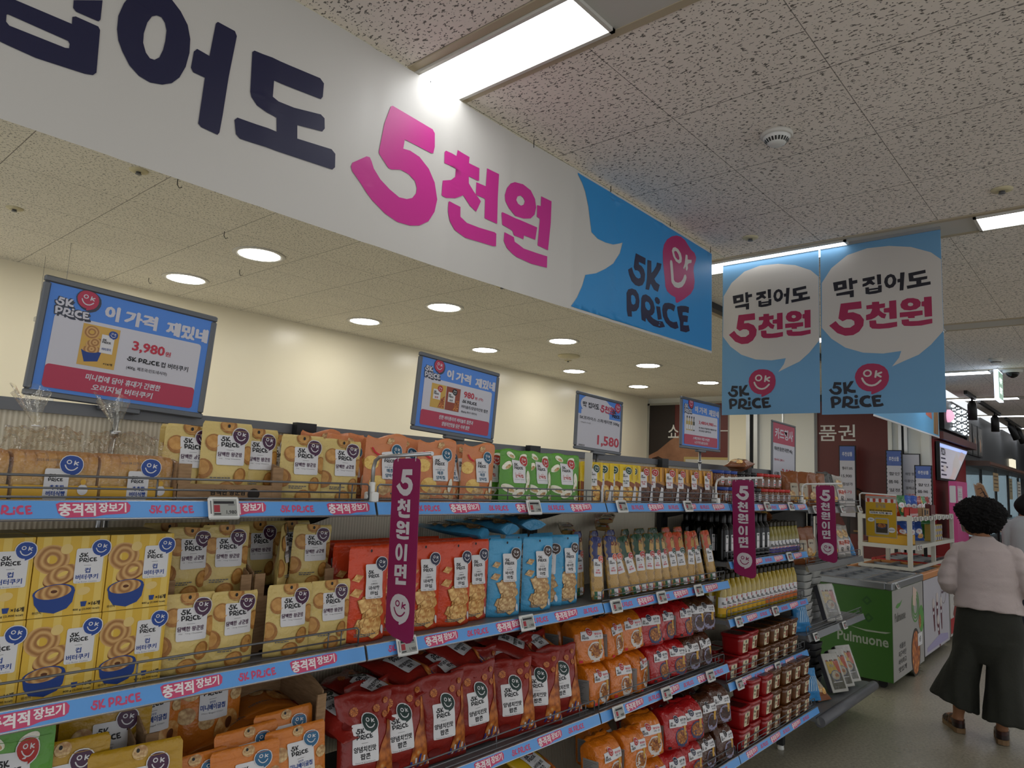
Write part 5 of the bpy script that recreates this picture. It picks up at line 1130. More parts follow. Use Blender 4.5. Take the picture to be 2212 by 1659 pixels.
# ------------------------------------------------------------------ price boards on poles
frame_m = M('board_frame_grey', '5f6266', .32, metal=.3); bd_blue = M('board_blue', '4d84d6', .4); bd_white = M('board_white', 'c8c7cf', .4); bd_red = M('board_crimson', 'b03350', .4); bd_dark = M('board_dark', '3a3f4e', .4)
def head_logo(A, x, y, w):
    """white two-line logo with a dark shadow, crimson face badge"""
    for k, c in ((0, bd_dark), (1, bd_dark), (2, bd_white)):
        A.up()
        if k < 2:
            for dx, dy in ((.03,-.03),(-.03,.02),(.06,-.07),(-.02,-.03)): A.logo(x+dx*w, y+dy*w, w, c)
        else: A.logo(x, y, w, c)
    A.lay -= 2; A.badge(x+w*.92, y+w*.60, w*.34, bd_dark, bd_dark); A.up(); A.badge(x+w*.87, y+w*.64, w*.31, bd_red, bd_white, bd_dark, .08)
def board(x, y, z, w, h, draw, label, pole=True, bg=None, tilt=0.0, side=False, lean=0.0):
    t = thing('price_board', (x,y,z), label, 'price board', None, (lean,tilt,-pi/2 if side else 0))
    f = MB(); e = .016; d = .007
    for a, b in (((-w/2,-d,0),(w/2,d,e)), ((-w/2,-d,h-e),(w/2,d,h)), ((-w/2,-d,e),(-w/2+e,d,h-e)), ((w/2-e,-d,e),(w/2,d,h-e))): f.box(a, b, frame_m, .003)
    f.box((-.05,-.012,-.012),(.05,.012,.002), frame_m, .003); f.obj('frame', t)
    p = MB(); p.box((-w/2+.01,-.003,.01), (w/2-.01,.003,h-.01), bg or bd_blue); A = Art(); draw(A, w, h); p.art(A, plane((0,-.003,0), (1,0,0), (0,0,1)), .0005, .0004); p.obj('sheet', t)
    if pole:
        q = MB(); q.tube([(0,.004,0),(0,.004,-pole)], .007, alu, 10); q.tube([(0,.004,-.06),(0,.004,-.075)], .011, alu, 10); q.obj('pole', t)
def b_offer(draw_in, l1, l2):
    def f(A, w, h):
        head_logo(A, -w*.43, h*.695, w*.185)
        lay = A.lay; A.lay = 1
        A.text('이', -w*.130, h*.80, h*.125, bd_white, w=w*.075, heavy=.05); A.text('가격', w*.035, h*.795, h*.125, bd_white, w=w*.185, heavy=.05); A.text('재밌네', w*.32, h*.785, h*.125, bd_white, w=w*.26, heavy=.05)
        A.rect(-w*.42, h*.10, w*.42, h*.70, bd_white, h*.03); A.up(); A.rect(-w*.42, h*.085, w*.42, h*.28, bd_red, h*.03); A.up()
        A.text(l1, 0, h*.222, h*.055, bd_white, w=w*.42, heavy=.015, shear=.12); A.text(l2, 0, h*.142, h*.055, bd_white, w=w*.34, heavy=.015, shear=.12)
        draw_in(A, w, h)
    return f
PRC = M('price_red', 'b8283f', .4)
def in_cookie(A, w, h):
    A.lay = 2; x0, y0, s = -w*.27, h*.315, 1.0
    A.rect(x0, y0, x0+w*.20, y0+h*.355, M('board_carton','cba24c',.4)); A.up()
    A.ell(x0+w*.05, y0+h*.29, w*.045, h*.055, COOK, 0, 18, hole=.3, pat=True); A.ell(x0+w*.075, y0+h*.205, w*.05, h*.035, COOK, .4, 18, pat=True); A.poly([(x0+w*.01,y0+h*.13),(x0+w*.12,y0+h*.15),(x0+w*.105,y0+h*.05),(x0+w*.035,y0+h*.03)], CUP); A.up(); A.ell(x0+w*.063, y0+h*.145, w*.05, h*.03, COOK, .1, 18, pat=True); A.rect(x0+w*.105, y0+h*.13, x0+w*.175, y0+h*.29, LABW); A.up(); A.logo(x0+w*.11, y0+h*.215, w*.05, BLK); A.text('버터쿠키', x0+w*.14, y0+h*.165, h*.025, CUP, w=w*.05); A.badge(x0+w*.165, y0+h*.30, w*.025, BLUEB, LABW); A.text('×16개', x0+w*.16, y0+h*.04, h*.022, BLK, w=w*.05)
    A.lay = 3; A.text('3,980', w*.105, h*.555, h*.10, PRC, w=w*.19, heavy=.015); A.text('원', w*.222, h*.545, h*.045, PRC, w=w*.035)
    q = A.logo_line(-w*.01, h*.42, h*.042, BLK); A.text('컵 버터쿠키', w*.275, h*.44, h*.05, BLK, w=w*.17); A.text('(400g, 제조국:인도네시아)', w*.115, h*.36, h*.038, BLK, w=w*.24, bold=.01)
def in_pop(A, w, h):
    A.lay = 2
    for x, c, b in ((-w*.33,'c9a24a',REDB),(-w*.155,'8f3f28',BLK)):
        A.rect(x, h*.33, x+w*.17, h*.64, M('board_bag_'+c,c,.4)); A.up(); A.poly([(x+w*.09,h*.34),(x+w*.16,h*.34),(x+w*.16,h*.5),(x+w*.12,h*.46)], POPC, pat=True); A.rect(x+w*.025, h*.44, x+w*.11, h*.57, LABW); A.up(); A.logo(x+w*.03, h*.50, w*.06, BLK); A.text('팝콘', x+w*.065, h*.465, h*.025, b, w=w*.04); A.badge(x+w*.10, h*.585, w*.03, b, LABW); A.lay = 2
    A.lay = 3; A.text('980', w*.125, h*.585, h*.085, PRC, w=w*.13, heavy=.015); A.text('원 (각)', w*.255, h*.565, h*.045, PRC, w=w*.11); A.logo_line(w*.045, h*.47, h*.042, BLK); A.text('버터솔트/양념치킨맛 팝콘', w*.215, h*.42, h*.045, BLK, w=w*.345, bold=.015); A.text('(80g/60g, 제조국: 대한민국)', w*.145, h*.35, h*.033, BLK, w=w*.2, bold=.01)
def in_oil(A, w, h):
    A.lay = 2
    for i, c in enumerate(('b9a04a','b9a04a','a98c4a','3a4030')):
        x = -w*.38+i*w*.055; A.rect(x, h*.36, x+w*.045, h*.54, M('board_oil_'+c,c,.4)); A.rect(x+w*.014, h*.54, x+w*.031, h*.61, M('board_oil_'+c,c,.4)); A.up(); A.rect(x+w*.012, h*.60, x+w*.033, h*.64, BLK); A.rect(x+w*.004, h*.38, x+w*.041, h*.47, LABW); A.lay -= 1
    A.lay = 3; A.text('3,480/4,980', w*.12, h*.545, h*.075, PRC, w=w*.38, heavy=.01); A.text('원(각)', w*.355, h*.535, h*.035, PRC, w=w*.07); A.text('5K PRICE 카놀라유 해바라기유', w*.16, h*.445, h*.04, BLK, w=w*.46, bold=.015); A.text('포도씨유 올리브유', w*.09, h*.385, h*.04, BLK, w=w*.32, bold=.015)
def b_pasta(A, w, h):
    A.lay = 1; A.rect(-w*.47, h*.03, w*.47, h*.62, bd_white); A.ell(-w*.1, h*.80, w*.32, h*.19, bd_white, 0, 26); A.poly([(w*.12,h*.70),(w*.30,h*.84),(w*.20,h*.88)], bd_white); A.rect(-w*.40,h*.60,w*.2,h*.70,bd_white); A.lay = 2
    gx = -w*.38
    for k, gw in (('mak',.085),('jip',.075),('eo',.07),('do',.075)): A.glyph(k, gx, h*.745, w*gw, h*.10, hb_ink); gx += w*(gw+(.03 if k == 'mak' else .006))
    for k, gw in (('5',.10),('cheon',.105),('won',.105)): A.glyph(k, gx+.004, h*.715, w*gw, h*.135, bd_red); gx += w*(gw+.008)
    A.logo(w*.26, h*.66, w*.18, hb_ink); A.badge(w*.385, h*.86, w*.065, bd_red, bd_white)
    A.text('5K프라이스 스파게티면 500g', 0, h*.555, h*.075, BLK, w=w*.86, bold=.015); A.text('100g당 316원', -w*.30, h*.475, h*.03, GREYTX, w=w*.2, bold=.0)
    A.text('1,580', w*.20, h*.20, h*.20, PRC, w=w*.48, heavy=.012)
    for i in range(5): A.rect(-w*.42+i*w*.025, h*.065, -w*.405+i*w*.025, h*.095, GREYTX)
board(.700,1.972,1.728,.435,.295, b_offer(in_cookie,'미니컵에 담아 휴대가 간편한','오리지널 버터쿠키'), 'largest blue price board, showing a cookie carton, above the bread', .62, tilt=.045, lean=.02)
board(1.905,1.972,1.740,.440,.290, b_offer(in_pop,'진한 버터풍미의 버터솔트 팝콘과','양념치킨맛을 담은 이색 팝콘'), 'blue price board with two popcorn bags above the orange pouches', .25, tilt=.05, lean=.02)
board(2.885,1.972,1.735,.40,.275, b_pasta, 'white price board for spaghetti with large red digits', .25, tilt=.03)
board(3.83,1.90,1.80,.50,.29, b_offer(in_oil,'스페인에서 직접 수입한','1~2인 가구 위한 소용량 오일 시리즈!'), 'blue price board showing oil bottles above the brown curry pouches', .30, tilt=0)
def b_card(A, w, h):
    A.lay = 1; A.rect(-w*.46, h*.62, w*.46, h*.97, bd_red); A.up(); A.text('카드행사', 0, h*.79, h*.18, bd_white, w=w*.76, heavy=.02); A.text('미숙면 물냉면 육쌈면 445g', -w*.02, h*.52, h*.085, BLK, w=w*.76, bold=.015); A.text('행사카드 결제 시', -w*.2, h*.34, h*.04, PRC, w=w*.4, bold=.01); A.text('3,980', w*.16, h*.12, h*.16, PRC, w=w*.5, heavy=.01); A.text('4,980', -w*.3, h*.10, h*.07, BLK, w=w*.2, bold=.01)
board(5.32,1.972,1.66,.47,.43, b_card, 'crimson and white card offer board behind the brown bags', .16, bg=bd_white, tilt=.02)
# thin support posts reaching down through the bays
for i, (x, z0, z1) in enumerate(((.700,1.13,1.49),(2.395,1.13,1.49),(1.905,.76,1.09))):
    m = MB(); m.tube([(x,1.972,z0),(x,1.972,z1)], .008, alu if i != 2 else dark_steel, 10); o = m.obj('support_post'); tag(o, ['thin grey post behind the cookie boxes','thin grey post behind the first spaghetti packs','thin dark post behind the red popcorn pile'][i], 'post')

# ------------------------------------------------------------------ purple arm signs
plum = M('sign_plum', '85164f', .4); sg_white = M('sign_white', 'c6c1c4', .45)
def arm_sign(x, label, zt=1.632):
    t = thing('shelf_sign', (x,1.585,1.52), label, 'hanging sign', 'plum signs on shelf arms')
    a = MB(); a.tube([(0,.025,-.005),(0,.025,.085),(0,.018,.105),(0,0,.116),(0,-.215,.128)], .0055, white_plastic if x > 2 else alu, 10); a.tube([(0,.025,-.008),(0,.025,.045)], .0085, white_plastic, 12); a.obj('arm', t)
    c = MB(); c.box((-.012,.005,-.010),(.012,.045,.018), white_plastic, .003); c.tube([(-.02,.025,.004),(-.012,.025,.004)], .007, white_plastic, 10); c.obj('clamp', t)
    W, Hh = .112, .470; p = MB(); z1 = zt-1.52; y1 = -.060
    r = .014; pts = [(0,-Hh+.03),(.006,-Hh+.02),(.03,-Hh+.008),(W*.6,-Hh+.002),(W*.78,-Hh-.002),(W*.9,-Hh+.002),(W-.003,-Hh+.010),(W,-Hh+.022),(W,-r),(W-r*.3,-r*.3),(W-r,0),(r,0),(r*.3,-r*.3),(0,-r)]
    f = plane((0,y1,z1), (0,-1,.03), (-.0,.03,1), (-1,0,0)); fl = lambda a, b, o=0.0: f(a, b, o)
    p.prism(pts, f, -.0008, .0008, plum)
    A = Art(); A.lay = 1
    A.glyph('5', W*.17, -.099, W*.60, .070, sg_white); A.glyph('cheon', W*.25, -.157, W*.46, .050, sg_white); A.glyph('won', W*.24, -.213, W*.47, .048, sg_white)
    # the two last syllables, cut by hand
    q = lambda u, v, b: (W*.25+u*W*.44, b+.044+v*.044)
    A.poly([q(.30+.30*cos(k), .5+.5*sin(k), -.312) for k in [i*pi/10 for i in range(20)]], sg_white, [[q(.30+.10*cos(k), .5+.30*sin(k), -.312) for k in [i*pi/8 for i in range(16)]]]); A.poly([q(.72,0,-.312),q(.95,.02,-.312),q(.97,1,-.312),q(.75,1,-.312)], sg_white)
    A.poly([q(0,.30,-.366),q(.58,.34,-.366),q(.58,1,-.366),q(0,.95,-.366)], sg_white, [[q(.2,.52,-.366),q(.4,.54,-.366),q(.4,.78,-.366),q(.2,.76,-.366)]]); A.poly([q(.74,.24,-.366),q(.98,.24,-.366),q(.98,1.05,-.366),q(.74,1.05,-.366),q(.74,.9,-.366),q(.60,.9,-.366),q(.60,.76,-.366),q(.74,.76,-.366),q(.74,.62,-.366),q(.60,.62,-.366),q(.60,.48,-.366),q(.74,.48,-.366)], sg_white); A.poly([q(.12,-.18,-.366),q(.98,-.12,-.366),q(.98,.10,-.366),q(.36,.06,-.366),q(.36,.24,-.366),q(.12,.22,-.366)], sg_white)
    A.badge(W*.50, -.388, W*.345, sg_white, plum)
    p.art(A, f, .0013, .0004); p.obj('sign_plate', t)
    g = MB()
    for a in (.02, W-.02): g.tube([f(a, -.008), f(a, .006), f(a, .016)], .0016, white_plastic, 6)
    g.obj('loop', t)
arm_sign(1.25, 'nearest plum sign hanging on its arm before the orange and red pouches'); arm_sign(3.42, 'middle plum sign hanging before the jars and oil bottles'); arm_sign(4.66, 'farthest of the three plum signs, hanging by the brown bags')
# yellow poster on an arm at the end of the bays
t = thing('yellow_poster', (6.05,1.60,1.43), 'yellow poster with a striped awning and a soup tray, on a wire arm', 'poster')
a = MB(); a.tube([(0,.045,.06),(0,.045,.155),(0,.03,.165),(0,-.215,.158)], .006, white_plastic, 8); a.tube([(0,.045,.06),(-.12,.02,.052)], .006, white_plastic, 8); a.obj('arm', t)
p = MB(); yb = M('poster_yellow','c29a1c',.45); p.box((-.0015,-.215,-.165), (.0015,0.005,.148), M('poster_clear_sleeve','a99b93',.25)); A = Art(); A.lay = 1; w, h = .22, .313
A.rect(.004,-.160,.216,.118, yb); A.rect(.004,.100,.216,.128, LABW); A.up()
for i in range(5): A.poly([(.012+.042*i,.128),(.032+.042*i,.128),(.032+.042*i,.104),(.022+.042*i,.098),(.012+.042*i,.104)], M('awning_red','b3402c',.5))
A.text('맛있는', .11, .085, .020, M('poster_grey','8a8478',.5), w=.07, heavy=.02); A.text('한 그릇', .11, .066, .020, M('poster_grey','8a8478',.5), w=.07, heavy=.02)
A.text('놀라운 프리미엄 편면대용량!', .11, .038, .012, BLK, w=.16, heavy=.015); A.rect(.03,.010,.19,.030, LABW, .004); A.up(); A.text('이마트 단독 출시!', .11, .020, .014, BLK, w=.15, heavy=.02); A.text('간편하게 즐기는 한 끼', .11, 0, .007, BLK, w=.10, bold=.01)
A.rect(.065,-.142,.165,-.018, M('tray_film','a8a39c',.3), .012); A.up(); A.rect(.075,-.130,.155,-.028, M('soup_dark','3d362c',.4)); A.rect(.075,-.060,.155,-.028, yb); A.up(); A.ell(.115,-.078,.036,.020, M('bowl_blue_print','3d4668',.45)); A.up(); A.ell(.115,-.076,.031,.016, BOWL, pat=True); A.up(); A.ell(.04,-.035,.024,.016, LABW); A.ell(.185,-.105,.024,.020, LABW); A.up(); A.text('구수', .04, -.035, .012, BLK); A.text('얼큰한맛', .185, -.105, .009, BLK, w=.038)
p.art(A, plane((-.0015,0.005,0), (0,-1,0), (0,0,1), (-1,0,0)), .0006, .0005); p.obj('sheet', t)
# white standing banner hung near the cream wall, behind the big price board
t = thing('wall_banner', (1.49,5.80,1.35), 'narrow white banner hanging on strings behind the big price board', 'hanging banner')
p = MB(); p.box((-.001,-.45,0), (.001,.20,1.22), M('banner_white_cloth','cfcdc8',.5)); A = Art(); A.lay = 1; A.ell(.32,.62,.36,.50, M('circle_orange','c9502e',.5), 0, 40, hole=.93, a0=0, a1=360); A.rect(.42,.68,.60,.80,M('brown_tab','8f6a4a',.6)); A.text('행사', .50, .52, .14, BLK, w=.2); A.rect(.30,.10,.42,.13,M('circle_orange','c9502e',.5))
q = Art(); 
p.art(Art().put(A, lambda x, y: (min(.645, max(.005, x)), y)), plane((-.001,.20,0), (0,-1,0), (0,0,1), (-1,0,0)), .0008, .0006); p.obj('sheet', t)
r = MB(); r.box((-.008,-.46,1.21),(.008,.21,1.24), alu); r.tube([(0,-.40,1.24),(0,-.40,1.69)], .0012, wire_m, 5); r.tube([(0,.15,1.24),(0,.15,1.69)], .0012, wire_m, 5); r.obj('top_rail', t)

# ------------------------------------------------------------------ goods on the end bay
ZE = [1.482, 1.117, .692, .217]
tan = M('brown_bag_film', '8a4f22', .32, crinkle=.3); dkgr = M('black_green_bag', '1c1f1b', .3, crinkle=.3)
def a_rice(A):
    A.up(); A.rect(-.030, .045, .030, .155, M('cream_label','a89d88',.35), .01); A.up(); A.text('쌀국수', .0, .13, .012, BLK, w=.04); A.ell(-.02, .075, .026, .03, CHIPW, 0, pat=True); A.ell(.02,.05,.02,.018,CURRY,pat=True)
K['tan'] = pillow('noodle_bag', 'food bag', .14, .235, .075, '7d4620', a_rice, 51, wr=.006)
K['dgr'] = pillow('noodle_bag', 'food bag', .14, .25, .07, '1d211c', a_rice, 52, wr=.006)
def a_clear(A):
    A.up(); A.rect(-.04,.03,.045,.13, M('white_red_label','cfc5c0',.3), .008); A.up(); A.rect(-.03,.09,.035,.12,M('label_red_soft','a84a38',.4)); A.text('떡', 0, .06, .04, BLK); A.ell(.0,.17,.035,.03,CHIPW,pat=True)
K['clr'] = pillow('noodle_bag', 'food bag', .125, .235, .06, 'a8a49c', a_clear, 53, wr=.007, rough=.15)
def a_ice(A):
    A.up()
    for i in range(6): A.poly([(-.04+.014*i,.06),(-.035+.014*i,.06),(-.02+.014*i,.15),(-.025+.014*i,.15)], M('bag_pale_blue','a9c9dc',.3))
K['blub'] = pillow('noodle_bag', 'food bag', .13, .20, .06, '3a86c0', a_ice, 54, wr=.008, rough=.18)
G = 'bags on the end bay'
for k, x, y, z, yw, tl, lab in (('tan',4.73,1.70,ZE[0],-.5,-.1,'first brown bag standing on the top of the end bay'),('tan',4.85,1.68,ZE[0],-.6,-.1,'second brown bag standing on the top of the end bay'),('tan',4.99,1.66,ZE[0],-.3,-.1,'third brown bag standing on top, white label in front'),('tan',5.16,1.66,ZE[0],-.4,-.1,'fourth brown bag standing on top, beside the dark green bag'),
  ('dgr',5.33,1.665,ZE[0],-.3,-.16,'dark green bag with cream label on the top shelf end'),('dgr',5.48,1.67,ZE[0],-.5,-.35,'dark green bag leaning right on the top shelf end'),('clr',5.62,1.66,ZE[0],-.4,-.2,'pale clear bag at the right end of the top shelf'),
  ('tan',4.78,1.66,ZE[1],-.4,-.12,'first brown bag on the second shelf right of the small oil bottles'),('tan',4.92,1.66,ZE[1],-.3,-.12,'second brown bag on the second shelf beside the third plum sign'),('tan',5.06,1.70,ZE[1],-.3,-.12,'third brown bag on the second shelf behind the plum sign'),
  ('dgr',5.28,1.66,ZE[1],-.3,-.12,'black bag with a white label on the second end shelf'),('dgr',5.42,1.66,ZE[1],-.3,-.2,'black and white bag second along the end shelf'),('clr',5.56,1.65,ZE[1],-.35,-.15,'pale rice cake bag on the second end shelf'),('clr',5.70,1.65,ZE[1],-.35,-.2,'pale rice cake bag last on the second end shelf'),('blub',5.83,1.66,ZE[1],-.5,-.5,'small blue bag at the right tip of the second end shelf'),
  ('blub',4.80,1.66,ZE[2],-.4,-.2,'blue bag on the dark third end shelf'),('blub',4.93,1.68,ZE[2],-.2,-.5,'blue bag slumped behind on the dark third end shelf'),('blub',4.93,1.64,ZE[3]+.03,-.5,-.3,'blue bag slumped on the bottom end shelf beside brown tubs'),('blub',5.06,1.66,ZE[3]+.02,-.2,-.6,'blue bag lying on the bottom end shelf'),('tan',5.10,1.62,ZE[3]+.01,-.3,-.9,'brown pouch lying in front on the bottom end shelf')):
    K[k].place((x,y,z), lab, G, (tl,0,yw))
K['tan'].place((4.20,1.86,ZT+.215), 'brown bag lying across the jars on the top shelf', G, (-1.45,0,-1.45))
K['tan'].place((4.42,1.78,1.415), 'dark bag lying over the small oil bottles', G, (-1.5,0,-1.2), (1,1,.8))
# foam trays, nested stacks
foam = M('foam_tray_white', 'b4b4b0', .35); dtray = M('dark_tray', '4a4a4c', .4)
def tray(m):
    mb = MB(); w, d, h = .17, .12, .045
    P = [(.80,0,0),(.84,.004,.006),(.97,.038,.04),(1.0,.045,.043),(1.0,.048,.047),(.955,.047,.047),(.93,.03,.03),(.80,.008,.008)]
    k = len(mb.v); n = 20
    for s, z, _ in P:
        for j in range(n):
            a = 2*pi*j/n; c, si = cos(a), sin(a); e = .35
            mb.v.append((w/2*s*math.copysign(abs(c)**e, c), d/2*s*math.copysign(abs(si)**e, si), z))
    for i in range(len(P)-1):
        for j in range(n): mb.face((k+i*n+j, k+i*n+(j+1)%n, k+(i+1)*n+(j+1)%n, k+(i+1)*n+j), m, True)
    mb.face([k+j for j in range(n-1,-1,-1)], m); mb.face([k+(len(P)-1)*n+j for j in range(n)], m)
    return Kind('foam_tray', 'food tray', [('foam_tray', mb.mesh('foam_tray'))])
K['foam'] = tray(foam); K['dk'] = tray(dtray)
for i in range(8):
    K['foam'].place((5.12,1.78,ZE[2]+.0475*i), '%s white foam tray from the bottom of the left stack' % ORD[i], 'stacked foam trays', (0,0,.1*(i%2)))
    K['foam'].place((5.42,1.82,ZE[2]+.0475*i), '%s white foam tray from the bottom of the right stack' % ORD[i], 'stacked foam trays', (0,0,-.08*(i%2)))
for i in range(6):
    K['dk'].place((5.22,1.83,ZE[3]+.0475*i), '%s dark food tray from the bottom of the low stack' % ORD[i], 'stacked dark trays', (0,0,.1*(i%2)))
    K['dk'].place((5.52,1.85,ZE[3]+.0475*i), '%s dark food tray from the bottom of the low rear stack' % ORD[i], 'stacked dark trays', (0,0,-.1*(i%2)))
def meal(film):
    w, h, d = .155, .245, .045; mb = MB(); mb.box((-w/2,0,0), (w/2,d,h), M('meal_tray_grey','56565b',.4), .008); mb.box((-w/2-.004,-.004,-.004), (w/2+.004,.002,h+.004), M('meal_rim','b9b7ae',.3), .004)
    A = Art(); A.lay = 1; A.rect(-w*.40, h*.06, w*.40, h*.84, M('meal_olive','4d4a35',.4)); A.up(); A.rect(-w*.40, h*.48, w*.40, h*.80, M('meal_yellow','b99a22',.4)); A.poly([(w*.05,h*.80),(w*.40,h*.80),(w*.40,h*.46),(w*.22,h*.52)], M('meal_orange','b34a26',.4)); A.up()
    for i in range(5): A.poly([(-w*.40+i*w*.16,h*.84),(-w*.32+i*w*.16,h*.84),(-w*.36+i*w*.16,h*.785)], M('awning_red','b3402c',.5) if i%2==0 else LABW)
    A.text('옛날', -w*.1, h*.68, h*.08, M('poster_grey','8a8478',.5), w=w*.3, heavy=.02); A.ell(0, h*.42, w*.30, h*.14, M('bowl_blue_print','3d4668',.45)); A.up(); A.ell(0, h*.42, w*.26, h*.12, M('soup_pale','a59a7d',.4)); A.up(); A.ell(.01,h*.42,w*.12,h*.05,BOWL,pat=True); A.rect(-w*.3, h*.24, w*.3, h*.255, LABW); A.rect(-w*.3, h*.12, w*.1, h*.13, GREYTX)
    mb.art(A, plane((0,-.004,0), (1,0,0), (0,0,1)), .0006, .0004)
    parts = [('ready_meal_tray', mb.mesh('ready_meal_tray'))]
    f = MB(); f.grid(lambda u, v: Vector((u*w*.49, -.010-.004*noise.noise(Vector((u*3,v*5,1))), h*(.01+.98*v))), [-1+.1*i for i in range(21)], [i/24 for i in range(25)], mat_film('meal_film'+str(film), 'ffffff', .22 if film else .06, .05, .8 if film else .3, 30.)); parts.append(('wrap_film', f.mesh('wrap_film')))
    return Kind('ready_meal_tray', 'ready meal', parts)
K['m1'] = meal(True); K['m2'] = meal(False)
K['m1'].place((5.335,1.625,ZE[2]+.004), 'shiny film-wrapped meal tray leaning on the dark third end shelf', 'ready meals', (-.33,0,-.32))
for i, x in enumerate((5.36,5.515,5.675)): K['m2'].place((x,1.600+.002*i,ZE[3]+.005+.005*i), '%s of three leaning meal trays with soup pictures on the bottom end shelf' % ORD[i], 'ready meals', (-.40,0,-.36), (.98,1,1))

# ------------------------------------------------------------------ freezers beyond the shelves
lid_m = M('freezer_lid_frame', '8a8d90', .3, metal=.6); glassm = M('freezer_glass', '3b4144', .05, spec=.8, coat=1.0); dkrub = M('dark_rubber', '141415', .6)
def wheels(t, pts):
    for x, y in pts:
        w = MB(); w.tube([(x-.012,y,.036),(x+.012,y,.036)], .036, dkrub, 14); w.box((x-.02,y-.02,.05),(x+.02,y+.02,.085), dark_steel); w.obj('caster', t)
def freezer(x0, x1, y0, y1, h, side, front, frame, label, art_f=None, art_s=None):
    t = thing('chest_freezer', (x0,y0,0), label, 'freezer'); L, D = x1-x0, y1-y0
    b = MB(); b.box((0,0,.07), (L,D,h-.06), side); f = MB(); f.box((.004,-.003,.075), (L-.004,.001,h-.065), front)
    bo = b.obj('body', t)
    if art_f: f.art(art_f, plane((0,-.003,0), (1,0,0), (0,0,1)), .0008, .0006)
    f.obj('front_panel', t)
    if art_s: s = MB(); s.art(art_s, plane((0,0,0), (0,-1,0), (0,0,1), (-1,0,0)), .0010, .0006); s.obj('side_print', t)
    r = MB(); e = .045
    for a, c in (((-.01,-.01,h-.062),(L+.01,e,h)), ((-.01,D-e,h-.062),(L+.01,D+.01,h)), ((-.01,e,h-.062),(e,D-e,h)), ((L-e,e,h-.062),(L+.01,D-e,h))): r.box(a, c, frame, .008)
    for k in (.30, .52, .74): r.box((L*k-.012,e,h-.03), (L*k+.012,D-e,h-.004), lid_m)
    r.box((e,D*.33-.01,h-.02),(L-e,D*.33+.01,h+.004), lid_m); r.box((e,D*.66-.01,h-.02),(L-e,D*.66+.01,h+.004), lid_m)
    r.obj('rim', t)
    g = MB(); g.box((e,e,h-.028), (L-e,D-e,h-.020), glassm); g.obj('glass_lid', t)
    wheels(t, ((.10,.10),(L-.10,.10),(.10,D-.10),(L-.10,D-.10)))
    return t
A = Art(); A.lay = 1; gr = M('freezer_logo_grey','6f746b',.5); gg = M('freezer_green_print','4f8a3a',.5)
A.poly([(.10,.66),(.16,.645),(.25,.66),(.33,.705),(.26,.685),(.17,.685)], gg); A.text('Pulmuone', .25, .575, .075, M('brand_ink','56564e',.5), w=.36, bold=.015)
A.ell(.80,.60,.15,.14, gg, 0, 24, hole=.9); A.ell(.80,.60,.12,.11, gg, 0, 24, hole=.86); A.ell(.80,.60,.09,.08, gg, 0, 24, hole=.8); A.up(); A.poly([(.70,.62),(.80,.60),(.86,.74),(.72,.78)], M('ice_pink','c9b0a0',.5)); A.lay = 1
A.ell(1.02,.47,.10,.12, gg); A.up(); A.ell(.96,.45,.045,.06, BOWL, pat=True); A.lay = 1
A.ell(.78,.20,.17,.21, M('pan_dark','2a221c',.4), 0, 28); A.up(); A.ell(.78,.20,.145,.185, POPC, 0, 28, pat=True); A.up(); A.rect(.86,.24,1.03,.35, LABW); A.up(); A.text('8종', .945,.295,.05,GREYTX)
A.lay = 1
for i, s in enumerate(('식물성','지구식단','바삭하고','맛있게')): A.text(s, .30, .33-.062*i, .045, BLK, w=.26 if i else .2, bold=.01)
freezer_white = M('freezer_white', '9d9a96', .4)
S = Art(); S.lay = 1; sgm = M('side_logo_silver','9aa394',.4); S.text('Pulmuone', -.23, .385, .085, sgm, w=.40, bold=.02); S.poly([(-.34,.475),(-.20,.448),(-.05,.452),(-.01,.468),(-.10,.462),(-.22,.462)], sgm)
for y, z in ((-.19,.70),(-.18,.56)): S.poly([(y,z-.04),(y+.04,z),(y,z+.04),(y-.04,z)], M('side_leaf','24501f',.5), [[(y,z-.02),(y+.02,z),(y,z+.02),(y-.02,z)]])
F1 = freezer(6.63, 7.74, 1.57, 2.27, .865, M('freezer_green','33611f',.42), freezer_white, lid_m, 'green-sided chest freezer with a white front, nearest the end bay', A, S)
tg = copy_tree(TG[1], (6.75,1.556,.835), (-.5,0,0), 'white price tag on the rim of the green-sided freezer', 'electronic price tags')
orange_rim = M('freezer_orange_rim','b87a44',.45)
A = Art(); A.lay = 1; A.ell(.92,.60,.13,.12,M('ring_ink','6a5a58',.5),0,28,hole=.95); A.text('Häagen-Dazs', .92, .60, .038, M('brand_plum','4a1c30',.5), w=.2, bold=.02); mg = M('cone_maroon','5c2233',.4)
for x, z, s, k in ((.42,.42,.05,.10),(.60,.46,.05,-.08),(.78,.40,.045,.03),(.62,.24,.05,.2)):
    A.poly([(x-s,z+.10),(x+s,z+.12),(x+s*.6+k*.3,z-.16),(x-s*.2+k*.3,z-.17)], mg); A.up(); A.ell(x,z+.11,s*1.05,.05,M('ice_white','c4b9b4',.4)); A.rect(x-s*.6,z+.0,x+s*.4,z+.03,LABW); A.lay = 1
A.poly([(.1,.10),(1.1,.10),(1.1,.16),(.7,.20),(.1,.14)], M('soft_violet','9a93b5',.5))
F2 = freezer(7.92, 9.12, 1.60, 2.30, .845, M('freezer_dark_side','2b2624',.5), M('freezer_front_lilac','b2afb6',.4), orange_rim, 'white-fronted ice cream freezer with dark cone pictures, second in line', A)
A = Art(); A.lay = 1; rb = M('freezer_red_band','a31f26',.4); A.rect(0,.60,1.3,.66,rb); A.rect(0,.10,1.3,.26,rb); A.poly([(.15,.30),(.35,.48),(.55,.30),(.35,.14)], M('red_diamond','7a2a20',.4))
